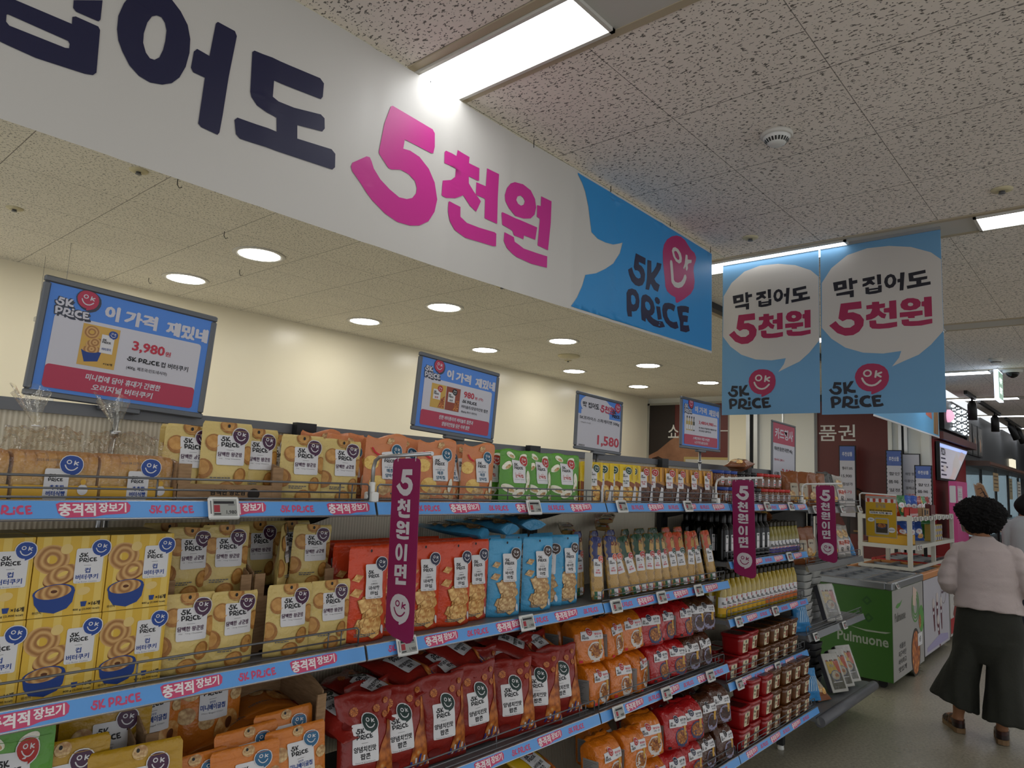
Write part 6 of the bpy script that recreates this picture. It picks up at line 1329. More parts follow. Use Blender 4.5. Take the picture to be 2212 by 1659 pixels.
F3 = freezer(9.30, 10.55, 1.62, 2.40, .845, M('freezer_white2','b5b2ac',.4), M('freezer_white3','b9b6b0',.4), M('freezer_red_rim','a8302c',.4), 'white chest freezer with red bands, farthest in line behind the woman', A)
# white tube rack standing on the freezers
rk = M('rack_white','bdbbb0',.4)
t = thing('display_rack', (8.10,1.74,.845), 'white tube rack with snack bags standing over the freezers', 'rack')
X2, Y2, HT = 2.15, .46, .545
for x in (0, X2*.5, X2):
    for y in (0, Y2): p = MB(); p.box((x-.02,y-.02,0),(x+.02,y+.02,HT), rk); p.obj('leg', t)
for z in (.235, .52):
    p = MB(); p.box((-.021,-.021,z-.03),(X2+.021,.0,z+.01), rk); p.box((-.021,Y2,z-.03),(X2+.021,Y2+.021,z+.01), rk); p.box((-.0215,.001,z-.0305),(0,Y2-.001,z+.0105), rk); p.box((X2,.001,z-.0305),(X2+.0215,Y2-.001,z+.0105), rk); p.box((0,0,z-.008),(X2,Y2,z), rk); p.obj('shelf', t)
p = MB(); p.box((-.021,-.022,.0),(0,Y2+.022,.031), rk); p.box((.0,-.0225,.0),(X2,.0,.0305), rk); p.obj('base_rail', t)
for i in range(9):
    o = copy_tree(TG[1], (8.22+.23*i,1.715,1.355), (-.1,0,0), '%s white price tag from the left along the rack edge' % ORD[i], 'electronic price tags')
for i, x in enumerate((8.30,8.42)): copy_tree(TG[1], (x,1.715,1.065), (-.1,0,0), '%s white price tag on the lower rack shelf edge' % ORD[i], 'electronic price tags')
for i, (y, z) in enumerate(((2.06,1.085),(2.00,1.085))): pass
def a_snk(c2):
    def f(A): A.up(); A.ell(.0,.12,.05,.035,LABW,.2); A.up(); A.text('맛', 0, .12, .03, RED); A.ell(.02,.06,.045,.03,CHIP,pat=True)
    return f
for k, c in (('s1','b5431c'),('s2','2f6e3a'),('s3','2a4f9c'),('s4','c9a03a'),('s5','8a2a20')): K[k] = pillow('snack_bag', 'snack bag', .20, .26, .08, c, a_snk(c), 60+ord(k[1]), wr=.008, rough=.2)
CN2 = {'s1':'orange','s2':'green','s3':'blue','s4':'yellow','s5':'dark red'}
def bags(L, where, z):
    c = {}
    for k, x, y, yw, tl in L:
        i = c.get(k, 0); c[k] = i+1; K[k].place((x,y,z), '%s %s snack bag from the left %s' % (ORD[i], CN2[k], where), 'snack bags on the rack', (tl,0,yw), (1,1,.85))
bags([('s1',8.16,2.05,-.9,-.2),('s1',8.20,1.92,-.7,-.3),('s1',8.36,1.96,-.6,-.2),('s1',8.55,2.0,-.5,-.3),('s2',8.72,1.95,-.5,-.3),('s2',8.90,1.98,-.4,-.2),('s3',9.12,2.0,-.4,0),('s3',9.25,1.97,-.5,0),('s5',9.42,1.95,-.3,0),('s4',9.62,1.95,-.3,-.2),('s2',9.82,1.95,-.3,-.2),('s5',10.02,1.95,-.3,-.2)], 'on the rack top', 1.366)
bags([('s5',8.30,2.0,-.8,-.1),('s1',8.48,1.95,-.5,-.6),('s1',8.66,1.90,-.4,-.7),('s3',8.86,2.0,-.5,0),('s3',9.04,1.95,-.4,0),('s3',9.22,1.90,-.5,-.2),('s2',9.9,1.95,-.5,0),('s2',10.05,1.95,-.5,0)], 'on the lower rack shelf', 1.082)
def crate(name, x0, x1, y0, y1, z, h, m, lab, cat, art=None):
    b = MB(); b.box((x0,y0,z),(x1,y1,z+.006),m); b.box((x0,y0,z),(x1,y0+.005,z+h),m); b.box((x0,y1-.005,z),(x1,y1,z+h*1.1),m); b.box((x0,y0,z),(x0+.005,y1,z+h),m); b.box((x1-.005,y0,z),(x1,y1,z+h),m)
    if art: b.art(art, plane((x0,y0,z),(1,0,0),(0,0,1)), .001, .0006)
    tag(b.obj(name), lab, cat)
A = Art(); A.lay = 1
for i in range(6): A.ell(.04+.06*i,.03,.018,.014,LABW)
crate('red_basket', 8.14, 8.50, 1.745, 1.80, 1.366, .095, M('basket_red','b0281f',.35), 'red printed display box at the left front of the rack top', 'box', A)
A = Art(); A.lay = 1; A.rect(.08,.02,.16,.08,BLK); A.rect(.2,.03,.26,.07,BLK)
crate('carton', 8.72, 9.05, 1.745, 1.80, 1.366, .09, card_m, 'open brown carton on the rack top in the middle', 'box', A)
crate('carton', 9.12, 9.36, 1.745, 1.80, 1.366, .13, M('carton_maroon','5a1f22',.5), 'dark red carton on the rack top right of the middle', 'box')
A = Art(); A.lay = 1
A.rect(.03,.02,.13,.08,M('carton_black_print','2c241a',.6))
crate('yellow_carton', 8.13, 8.42, 1.76, 2.14, 1.084, .10, M('carton_golden','c0921f',.45), 'golden yellow carton low on the rack beside the yellow poster', 'box', A)
for i in range(4):
    for j in range(3):
        b = MB(); b.box((-.05,0,0),(.05,.10,.062), M('pack_tan','b59a4a',.4)); A = Art(); A.lay = 1; A.rect(-.035,.012,.0,.05,CUP); A.rect(.01,.012,.04,.05,LABW); b.art(A, plane((0,0,0),(1,0,0),(0,0,1)), .001); 
        tag(b.obj('snack_box', None, (9.42+.105*i,1.76,1.083+.0625*j)), 'small tan snack box, %s column from the left, %s level, on the lower rack shelf' % (ORD[i], ORD[j]), 'box', 'small tan snack boxes')

# ------------------------------------------------------------------ far end wall: posters and windows
XW = 10.8
def wall_art(A, y_left, z0=0.0): return plane((XW-.001,y_left,z0), (0,-1,0), (0,0,1), (-1,0,0))
def poster(name, y_l, y_r, z0, z1, m, frame, A, lab):
    t = thing(name, (XW-.012,y_l,0), lab, 'wall poster'); w = y_l-y_r
    p = MB(); p.box((-.004,-w,z0),(.0,0,z1), m); p.art(A, plane((-.004,0,0),(0,-1,0),(0,0,1),(-1,0,0)), .0015, .0012); p.obj('sheet', t)
    if frame:
        f = MB(); e = .035
        for a, c in (((-.02,-w,z0),(.011,-w+e,z1)), ((-.02,-e,z0),(.011,0,z1)), ((-.02,-w,z1-e),(.011,0,z1)), ((-.02,-w,z0),(.011,0,z0+e))): f.box(a, c, frame)
        f.obj('frame', t)
mar = M('poster_maroon','5e2420',.45); br1 = M('poster_dark_brown','241a16',.45); tanm = PAT('poster_tan_print','noise',['6a4630','8a5e42','a5765a'],1.2); wl = M('poster_letter_white','d8d6d0',.5)
A = Art(); A.lay = 1; A.rect(0.03,.9,.52,2.93,br1); A.lay = 2; A.poly([(.03,.9),(1.0,.9),(1.0,2.45),(.75,2.50),(.45,2.33),(.20,2.14),(.03,2.06)], tanm, pat=True); A.up(); A.poly([(.03,1.80),(.10,2.02),(.22,2.05),(.36,1.99),(.42,1.86),(.30,1.72),(.03,1.65)], M('button_brown','2a120c',.15)); A.up()
A.text('쇼', .50, 2.475, .22, wl, w=.20, bold=.005); A.rect(1.15,2.455,1.27,2.47,wl); A.rect(1.34,2.47,1.47,2.485,wl); 
A.rect(.70,.9,1.50,2.05,M('frame_gold','a8925a',.5)); A.up(); A.rect(.73,.9,1.50,2.01,M('mat_grey','b2afa8',.5)); A.up(); A.rect(.80,.9,1.5,1.90,M('mat_rose','b5a39b',.5)); A.up(); A.text('商品券', 1.04, 1.82, .14, BLK, w=.36, bold=.005)
poster('wall_poster', 6.345, 4.84, .9, 2.96, mar, M('frame_pale_grey','9d9a8e',.5), A, 'framed brown poster with a white syllable and gift voucher print, behind the oil board')
A = Art(); A.lay = 1; A.rect(0,2.90,.96,3.0,br1); A.text('품권', .275, 2.437, .235, wl, w=.50, bold=.006)
A.poly([(.42,1.02),(.95,1.02),(.95,1.25),(.75,1.5),(.55,1.66),(.40,1.68),(.34,1.60),(.50,1.45),(.30,1.30)], M('bag_dark','2a1814',.35)); A.up(); A.poly([(.42,1.62),(.55,1.63),(.72,1.50),(.95,1.22),(.95,1.17),(.70,1.44),(.52,1.57)], M('handle_brown','5a3a28',.3)); A.rect(.48,1.05,.60,1.07,M('buckle_gold','8a6a3a',.3))
poster('wall_poster', 3.50, 2.55, .7, 3.0, mar, None, A, 'dark maroon gift voucher poster right below the hanging banners')
# columns and glazing bars between the posters
def wcol(i, y0, y1, d, m, z1=CZ): mb = MB(); mb.box((XW-d,y1,0),(XW-.001,y0,z1), m); struct('trim_%d' % (30+i), mb)
wcol(0, 4.84, 4.56, .05, cream); wcol(1, 4.56, 4.50, .07, alu); wcol(2, 4.50, 4.44, .02, black_m); wcol(3, 4.44, 4.38, .07, alu); wcol(4, 3.78, 3.52, .09, white_wall); wcol(5, 4.02, 4.00, .012, alu)
wcol(6, 2.55, 2.50, .05, white_wall); wcol(7, 2.42, 2.38, .06, alu); wcol(8, 2.38, 2.35, .02, black_m); wcol(9, 2.35, 2.31, .06, alu); wcol(10, 2.15, 2.05, .04, white_wall)
# narrow upright notices along the wall
def notice(y, z0, z1, w, x, dark, lab, scal, lines):
    t = thing('upright_notice', (x,y,0), lab, 'notice stand')
    f = MB(); f.box((-.010,-w/2,z0),(.010,w/2,z1), black_m); f.box((-.02,-.06,.0) if z0 < .5 else (-.004,-.02,0),(.02,.06,.03) if z0 < .5 else (.004,.02,z0), black_m); f.obj('frame', t)
    p = MB(); A = Art(); A.lay = 1; h = z1-z0; A.rect(-w/2+.012,z0+.012,w/2-.012,z1-.012, M('notice_white','b5b3ba',.5)); A.up()
    if dark: A.rect(-w/2+.012, z1-.012-h*.2, w/2-.012, z1-.012, M('notice_slate',dark,.5)); A.up(); A.text('추천상품', 0, z1-h*.12, h*.06, LABW, w=w*.6, bold=.01)
    if scal:
        for i in range(int(h/.05)):
            for sx in (-1, 1): A.ell(sx*(w/2-.010), z0+.03+i*.05, .008, .013, BLK, n=8)
    for i, s in enumerate(lines): A.text(s, -w*.05 if i%2 else 0, z1-h*(.32+.11*i), h*.045, BLK if i != 3 else PRC, w=w*.62, bold=.01)
    p.art(A, plane((-.010,0,0),(0,-1,0),(0,0,1),(-1,0,0)), .001, .0008); p.obj('sheet', t)
notice(3.02, 1.25, 2.24, .22, 10.55, '4a5f9a', 'tall narrow notice with a blue head in front of the maroon poster', False, ('행사가 30%','15,900','정상가','특가','12,900'))
notice(2.42, 1.20, 2.18, .20, 10.5, '4f5a63', 'narrow notice with a scalloped dark edge, left of the glazing bar', True, ('할인','품목','일정','가격','안내','문의'))
notice(2.24, 1.30, 2.14, .22, 10.6, None, 'plain narrow white notice right of the glazing bar', False, ('매장 행사','이용안내','결제금액','고객센터','문의처'))
notice(2.04, 1.20, 1.98, .20, 10.3, '4f5a63', 'narrow scalloped notice nearest the pink box', True, ('할인','품목','일정','가격','안내'))

# ------------------------------------------------------------------ food court facade beyond
fac = M('facade_charcoal','3a3b3c',.5); fac2 = M('facade_dark','1b1b1c',.55); redw = M('kiosk_red','7d1217',.45); beam = M('kiosk_maroon_beam','552624',.45)
mb = MB(); mb.box((10.9,2.07,0),(13.2,2.2,CZ), fac2); mb.box((13.2,2.07,2.18),(22,2.2,CZ), fac); mb.box((13.2,2.07,0),(22,2.2,.9), fac); struct('wall_right', mb)
mb = MB(); mb.box((22,-6,0),(22.1,2.2,CZ), fac); struct('wall_far', mb)
t = thing('kiosk_front', (10.9,2.07,0), 'red food kiosk front with a maroon beam above its menu', 'kiosk')
p = MB(); p.box((0.0,-.05,0),(2.3,-.001,2.36), redw); p.obj('panel', t)
p = MB(); p.box((0.0,-.16,2.36),(2.65,-.001,2.46), beam); p.obj('beam', t)
p = MB(); p.box((-.06,-.30,0),(2.3,-.05,1.0), redw); p.obj('counter_front', t)
t = thing('menu_board', (10.9,2.0,0), 'slanted lit menu screen with food photos on the red kiosk', 'menu board')
scr = EM('menu_screen','6f6880',.40); p = MB(); f = plane((0,0,0),(1,0,0),(0,0,1))
P_ = [(.02,1.84),(1.0,1.84),(2.1,2.31),(.02,2.31)]; p.prism([(x-.0,z) for x,z in [(-.01,1.81),(1.02,1.81),(2.2,2.33),(-.01,2.33)]], f, .0, .04, black_m); p.obj('case', t)
q = MB(); A = Art(); A.lay = 1; A.poly(P_, scr); A.up(); A.rect(.02,2.26,2.0,2.30,EM('menu_glow','6f8ff0',1.0)); A.poly([(.75,1.86),(1.0,1.86),(1.45,2.05),(1.2,2.25),(.9,2.1)], EM('menu_food','4a3426',.7)); A.poly([(1.3,2.15),(1.6,2.12),(1.85,2.22),(1.6,2.28)], EM('menu_food2','5c2f24',.8)); A.poly([(.55,1.84),(.9,1.84),(1.15,2.0),(.95,2.02),(.75,1.9)], EM('menu_food2','5c2f24',.8)); A.up()
A.text('PIZZA', .22, 2.20, .09, BLK, w=.3, heavy=.02)
for i in range(5): A.rect(.06,2.10-.055*i,.06+RND.uniform(.2,.45),2.12-.055*i,M('menu_ink','3a3550',.5))
A.ell(.30,1.98,.11,.045,EM('menu_food','4a3426',.7)); q.art(A, f, .041, .001); q.obj('screen', t)
t = thing('pink_box', (10.86,1.82,1.002), 'pink box with a white cow-patterned label in front of the red kiosk', 'box')
p = MB(); p.box((-.02,-.05,0),(.75,.04,.80), M('pink_carton','c8508a',.45)); A = Art(); A.lay = 1; A.rect(-.16+.2,.12,.40,.34,M('pink_pale','d9a3bd',.5),.02); A.up(); A.rect(.07,.15,.37,.31,LABW,.01); A.up()
for i in range(7): A.ell(.13+.03*i,.20+.03*((i*5)%3),.012,.010,M('maroon_spot','6a1f35',.5))
p.art(A, plane((-.02,-.05,.40),(1,0,0),(0,0,1)), .001, .001); B_ = Art(); B_.lay = 1; B_.rect(.01,.12,.08,.34,LABW,.01); p.art(B_, plane((-.02,.04,.40),(0,-1,0),(0,0,1),(-1,0,0)), .001); p.obj('carton', t)
# sign panel of glowing bulbs
t = thing('bulb_sign', (11.45,2.02,0), 'black sign panel covered with glowing white bulbs', 'sign')
p = MB(); p.box((0,-.03,2.54),(1.85,.04,2.96), black_m); p.obj('panel', t)
bm = EM('bulb_glow','e9f6ff',3.); bm2 = EM('bulb_pink','c98aa8',1.2)
for i in range(9):
    for j in range(7):
        big = (i*7+j*3) % 6 == 0; b = MB(); r = .024 if big else .010
        b.lathe([(r*.2,-r),(r*.8,-r*.6),(r,0),(r*.8,r*.6),(r*.2,r)], bm, 10); b.obj('bulb', t, (.55+.15*i, -.05, 2.58+.056*j+(.028 if i%2 else 0)*.6))
b = MB(); b.lathe([(.02,-.09),(.06,-.05),(.075,0),(.06,.05),(.02,.09)], bm2, 16); b.obj('bulb', t, (.22,-.05,2.74))
# framed dark pictures
for i in range(3):
    x = 13.42+.53*i; t = thing('picture_frame', (x,2.055,2.30), '%s of three black-framed food pictures high on the charcoal wall' % ORD[i], 'picture', 'three framed pictures')
    f = MB(); f.box((0,-.03,0),(.48,.012,.53), black_m); f.obj('frame', t); q = MB(); A = Art(); A.lay = 1; A.rect(.03,.03,.45,.50, PAT('picture_grey','noise',['1b1a19','4a4844','8b8680'],2.), pat=True); A.up(); A.ell(.24,.20,.05,.12,M('picture_food','b08a6a',.5)); q.art(A, plane((0,-.03,0),(1,0,0),(0,0,1)), .002, .001); q.obj('picture', t)
mb = MB(); mb.box((13.2,1.70,2.10),(22,2.07,2.18), M('hood_brown','4a3a30',.5)); mb.box((13.2,1.68,2.12),(22,1.70,2.16), M('hood_copper','6a4636',.4)); struct('trim_50', mb)
glz = mat_film('bakery_glass','cfdde2',.12,.03,.02,2.); mb = MB(); mb.box((13.2,2.06,.9),(22,2.075,2.10), glz)
for i in range(6): mb.box((13.2+1.75*i-.02,2.05,.9),(13.2+1.75*i+.02,2.09,2.10), dark_steel)
struct('window_1', mb)
mb = MB(); mb.box((13.2,4.0,0),(22,4.05,2.2), M('kitchen_tile','8fa3a6',.3)); mb.box((13.2,2.2,2.19),(22,4.0,2.24), fac2); struct('wall_kitchen', mb)
for i in range(3): 
    o = MB(); o.box((0,0,0),(.9,.6,.9), alu, .01); o.box((.05,-.005,.1),(.85,0,.45), steel); o.box((.05,-.005,.52),(.85,0,.82), steel); tag(o.obj('kitchen_cabinet', None, (13.8+2.2*i,3.1,0)), '%s steel cabinet behind the bakery glass' % ORD[i], 'cabinet', 'steel kitchen cabinets')
t = thing('kitchen_lamp', (15.5,3.0,2.17), 'lit strip lamp in the kitchen behind the glass', 'lamp'); o = MB(); o.box((-1.2,-.06,-.05),(1.2,.06,0), EM('kitchen_lamp_lens','dff2ff',4.)); o.obj('tube', t)
# hanging paper signs and menus under the hood
for i, (x, z0, z1, w, c) in enumerate(((13.9,1.72,2.02,.36,'a08760'),(15.8,1.60,1.98,.26,'8f8466'),(17.0,1.35,1.95,.30,'b5b0a4'))):
    o = MB(); m = M('paper_sign_'+c,c,.6); o.box((0,0,z0),(w*1.6,.004,z1), m); A = Art(); A.lay = 1
    for k in range(4): A.rect(w*.15, z1-.06-.06*k, w*1.35, z1-.045-.06*k, M('paper_ink','4a3b28',.6))
    o.art(A, plane((0,0,0),(1,0,0),(0,0,1)), .002); o.tube([(w*.2,.002,z1),(w*.2,.002,2.12)], .003, wire_m, 5); o.tube([(w*1.4,.002,z1),(w*1.4,.002,2.12)], .003, wire_m, 5)
    tag(o.obj('paper_sign', None, (x,1.75,0)), '%s paper sign hanging under the brown hood' % ORD[i], 'sign', 'paper signs under the hood')
t = thing('lit_letter_sign', (19.0,2.0,2.35), 'small lit wall lettering high on the grey wall', 'sign'); o = MB(); o.box((-.3,0,-.12),(.3,.06,.12), EM('lit_letters','d9cfae',.9)); o.obj('panel', t)
# bakery counter with glass case, breads and a price holder
t = thing('bakery_counter', (12.2,.55,0), 'glass bakery display counter behind the woman', 'counter')
o = MB(); o.box((0,0,0),(1.4,.95,.72), M('counter_dark','1f1c1a',.5)); o.box((0,.0,.72),(1.4,.95,.76), M('counter_wood','6d4f30',.5)); A = Art(); A.lay = 1; A.rect(-.9,.15,-.05,.62,PAT('flame_print','noise',['8a2a12','d06a1c','2a1410'],2.),pat=True); o.art(A, plane((0,0,0),(0,-1,0),(0,0,1),(-1,0,0)), .002); o.obj('base', t)
o = MB(); gl2 = mat_film('case_glass','dfe8ea',.06,.03,.02,2.)
for a, c in (((0,0,.76),(.006,.95,1.34)), ((0,.944,.76),(1.4,.95,1.34)), ((0,0,1.334),(1.4,.95,1.34)), ((0,0,.76),(1.4,.006,1.34))): o.box(a, c, gl2)
o.obj('glass_case', t); o = MB()
for x, y in ((0,0),(0,.95),(1.4,0),(1.4,.95)): o.box((x-.012,y-.012,.76),(x+.012,y+.012,1.36), black_m)
o.box((.01,.01,1.05),(1.39,.94,1.06), glz); o.obj('case_frame', t)
pas = M('pastry_brown','a9703a',.5,mottle=.3)
for i in range(8):
    o = MB(); o.lathe([(.02,0),(.055,.006),(.065,.025),(.05,.05),(.02,.06)], pas, 14, sx=1.3); tag(o.obj('bread_roll', None, (12.35+.28*(i%4),.68+.18*(i//4),1.062)), 'round brown bread roll in the far glass case', 'bread', 'bread rolls in the glass case')
for i in range(5):
    o = MB(); o.lathe([(.02,0),(.06,.006),(.07,.025),(.05,.05),(.02,.06)], pas, 14, sx=1.4); tag(o.obj('bread_roll', None, (12.35+.22*i,1.62+.03*(i%2),1.341-.576 if False else .905)), 'bread roll on the low shelf beside the glass case', 'bread', 'bread rolls by the counter')
o = MB(); o.box((12.2,1.52,0),(13.5,1.80,.90), M('shelf_wood_pale','8a6a45',.5)); tag(o.obj('bread_shelf'), 'low wooden bread shelf next to the glass counter', 'shelf')
o = MB(); o.lathe([(.06,0),(.075,.01),(.07,.03),(.045,.055),(.015,.065)], M('bell_dome','3b3f4a',.15,metal=.8), 20); tag(o.obj('dome_lid', None, (12.35,.86,1.341)), 'small dark dome on top of the glass counter', 'lid')
t = thing('foam_finger_sign', (12.0,1.62,1.28), 'big cardboard hand-shaped sign rising behind the woman', 'cutout sign')
o = MB(); pts = [(-.17,-.10),(-.10,.10),(-.085,.22),(-.115,.40),(-.13,.52),(-.105,.50),(-.085,.53),(-.05,.535),(-.01,.50),(.04,.36),(.09,.20),(.16,.0),(.20,-.14)]
f = plane((0,0,0),(0,-1,0),(0,0,1),(-1,0,0)); o.prism(pts, f, -.01, .01, M('cutout_edge','b5a58e',.6)); A = Art(); A.lay = 1; A.poly([(x*.86,y*.94+.015) for x,y in pts], M('cutout_tan','a8825c',.6)); A.up()
for k in range(4): A.stroke([(-.08+.025*k,.44-.06*k),(-.04+.03*k,.46-.05*k),(.0+.03*k,.36-.06*k),(.03+.03*k,.22-.06*k)], .008, M('cutout_ink','2f2a2a',.6))
o.art(A, f, .011, .001); o.tube([(0,0,-.10),(0,0,-.53)], .015, black_m, 8); o.obj('cutout', t)
o = MB(); o.box((11.7,1.22,0),(12.18,1.68,.75), M('low_plinth','4a4038',.5)); tag(o.obj('plinth'), 'low dark plinth under the hand-shaped sign', 'plinth')
t = thing('menu_easel', (13.62,.95,.91), 'small framed menu on the bread shelf at the right edge', 'menu'); o = MB(); o.box((-.01,-.14,0),(.01,.14,.62), M('easel_frame','7a5c44',.5)); A = Art(); A.lay = 1; A.rect(-.12,.04,.12,.58,LABW); A.up(); A.ell(0,.17,.09,.08,M('easel_food','8a3a2a',.5)); A.rect(-.07,.42,.07,.46,PRC); A.rect(-.07,.34,.05,.38,PRC); o.art(A, plane((-.01,0,0),(0,-1,0),(0,0,1),(-1,0,0)), .001, .001); o.obj('board', t)
# track lights
for i, (x0, x1, heads) in enumerate(((11.25,12.0,(11.75,)),(12.35,14.5,(13.9,)),(15.2,17.4,(15.6,16.6)))):
    t = thing('track_light', ((x0+x1)/2,1.695,CZ), '%s black ceiling track with cylinder spotlights' % ORD[i], 'track light', 'black ceiling track lights'); L_ = (x1-x0)/2
    o = MB(); o.box((-L_,-.02,-.05),(L_,.02,0), black_m); o.obj('rail', t)
    for h in heads:
        dx = h-(x0+x1)/2; s = MB(); s.tube([(dx,0,-.05),(dx,0,-.09)], .014, black_m, 8); tl = .0 if i < 2 else .10; s.tube([(dx,0,-.09),(dx+tl*.2,-tl*.3,-.14),(dx+tl,-tl,-.36)], [.03,.058,.058], black_m, 18); s.obj('spotlight', t)
# far printed banner behind the hanging banners
t = thing('far_banner', (0,1.9,0), 'far blue sea-coloured banner, its lower corner showing behind the hanging banners', 'banner')
o = MB(); o.box((7.5,-.002,2.36),(10.57,.002,3.03), PAT('sea_print','noise',['2f7fb5','5aa7d4','9fd0e6'],6.)); o.box((7.5,-.004,2.345),(10.57,.004,2.362), LABW); A = Art(); A.lay = 1
A.poly([(9.3,2.62),(9.75,2.60),(9.7,2.70),(9.3,2.72)], M('banner_coral','c8644a',.5)); A.poly([(9.80,2.58),(10.15,2.55),(10.1,2.70),(9.8,2.72)], M('banner_coral','c8644a',.5))
for k in range(5): A.poly([(10.22+.06*k,2.38),(10.27+.06*k,2.38),(10.33+.05*k,2.72),(10.27+.05*k,2.72)], M(('banner_gold','banner_rust')[k%2],('b08a3a','7a3a24')[k%2],.5))
o.art(A, plane((0,-.002,0),(1,0,0),(0,0,1)), .001, .001); o.obj('sheet', t)

# ------------------------------------------------------------------ people
skin = M('skin', '9a6b4c', .5, spec=.35); hair_m = M('hair_black', '0c0a09', .75, spec=.25); mask_m = M('mask_white', 'c9c6c2', .7)
def cloth(name, col, sc=6.0, st=.5, weave=900):
    t = NT(name); P = t.coord(); n = t.noise(P, sc, 5., .55); w = t.noise(P, 220., 2.)
    c = rgb(col); t.l(t.mix(t.math('MULTIPLY', w, .5), (c[0]*.86,c[1]*.86,c[2]*.86,1), c), t.b.inputs['Base Color']); t.b.inputs['Roughness'].default_value = .85; t.b.inputs['Sheen Weight'].default_value = .1 if weave else 0
    t.bump(t.math('ADD', n, t.math('MULTIPLY', w, .08)), st, .03); return t.m
def loft(mb, rings, m, n=28, fold=0.0, nf=0, seed=0.0):
    """rings: (cx,cy,cz, rx,ry, tilt_x, tilt_y) closed solid"""
    k = len(mb.v)
    for ri, (cx,cy,cz,rx,ry,tx,ty) in enumerate(rings):
        for j in range(n):
            a = 2*pi*j/n; q = 1+(fold*(ri/(len(rings)-1))*sin(nf*a+seed+ri*.15) if nf else 0)
            x = rx*cos(a)*q; y = ry*sin(a)*q
            mb.v.append((cx+x, cy+y, cz+x*tx+y*ty))
    for i in range(len(rings)-1):
        for j in range(n): mb.face((k+i*n+j, k+i*n+(j+1)%n, k+(i+1)*n+(j+1)%n, k+(i+1)*n+j), m, True)
    mb.face([k+j for j in range(n-1,-1,-1)], m); e = k+(len(rings)-1)*n; mb.face([e+j for j in range(n)], m)
def blob(mb, c, r, m, n=16, rz=0.0):
    k = len(mb.v); C_, S_ = cos(rz), sin(rz)
    for i in range(1, n):
        t = pi*i/n
        for j in range(2*n):
            a = pi*j/n; x, y, z = r[0]*sin(t)*cos(a), r[1]*sin(t)*sin(a), r[2]*cos(t)
            mb.v.append((c[0]+x*C_-y*S_, c[1]+x*S_+y*C_, c[2]+z))
    w = 2*n
    for i in range(n-2):
        for j in range(w): mb.face((k+i*w+j, k+(i+1)*w+j, k+(i+1)*w+(j+1)%w, k+i*w+(j+1)%w), m, True)
    mb.face([k+j for j in range(w)], m); mb.face([k+(n-2)*w+w-1-j for j in range(w)], m)
def remesh(mb, name, vox, parent, sm=4, disp=None):
    me = mb.mesh(name+'_raw'); o = bpy.data.objects.new(name, me); COL.objects.link(o)
    r = o.modifiers.new('r', 'REMESH'); r.mode = 'VOXEL'; r.voxel_size = vox; r.use_smooth_shade = True
    s = o.modifiers.new('s', 'SMOOTH'); s.iterations = sm; s.factor = .5
    dg = bpy.context.evaluated_depsgraph_get(); me2 = bpy.data.meshes.new_from_object(o.evaluated_get(dg))
    bpy.data.objects.remove(o)
    me2.materials.clear(); me2.materials.append(mb.mats[0])
    for p in me2.polygons: p.use_smooth = True
    if disp:
        for v in me2.vertices: v.co = v.co + v.normal*disp(v.co)
    return link(name, me2, parent)
def hand(mb, w, d, up, side, curl=.5):
    """palm and five fingers growing from wrist w along d; side = thumb direction"""
    w = Vector(w); d = Vector(d).normalized(); s = Vector(side).normalized(); n = d.cross(s)
    mb.tube([w-d*.02, w+d*.02, w+d*.055, w+d*.085], [.021,.030,.036,.030], skin, 12)
    for i, L in enumerate((.066,.074,.070,.056)):
        b = w+d*.078+s*(.026-.0175*i); c = curl*(.8+.1*i); p = [b]; dd = d
        for q in (.45,.32,.25):
            dd = (dd*cos(c*.55)+n*sin(c*.55)).normalized(); p.append(p[-1]+dd*L*q)
        mb.tube(p, [.0092,.0088,.008,.006], skin, 9)
    b = w+d*.025+s*.026; mb.tube([b, b+s*.022+d*.022, b+s*.026+d*.05+n*.01, b+s*.02+d*.072+n*.018], [.013,.011,.0095,.007], skin, 9)
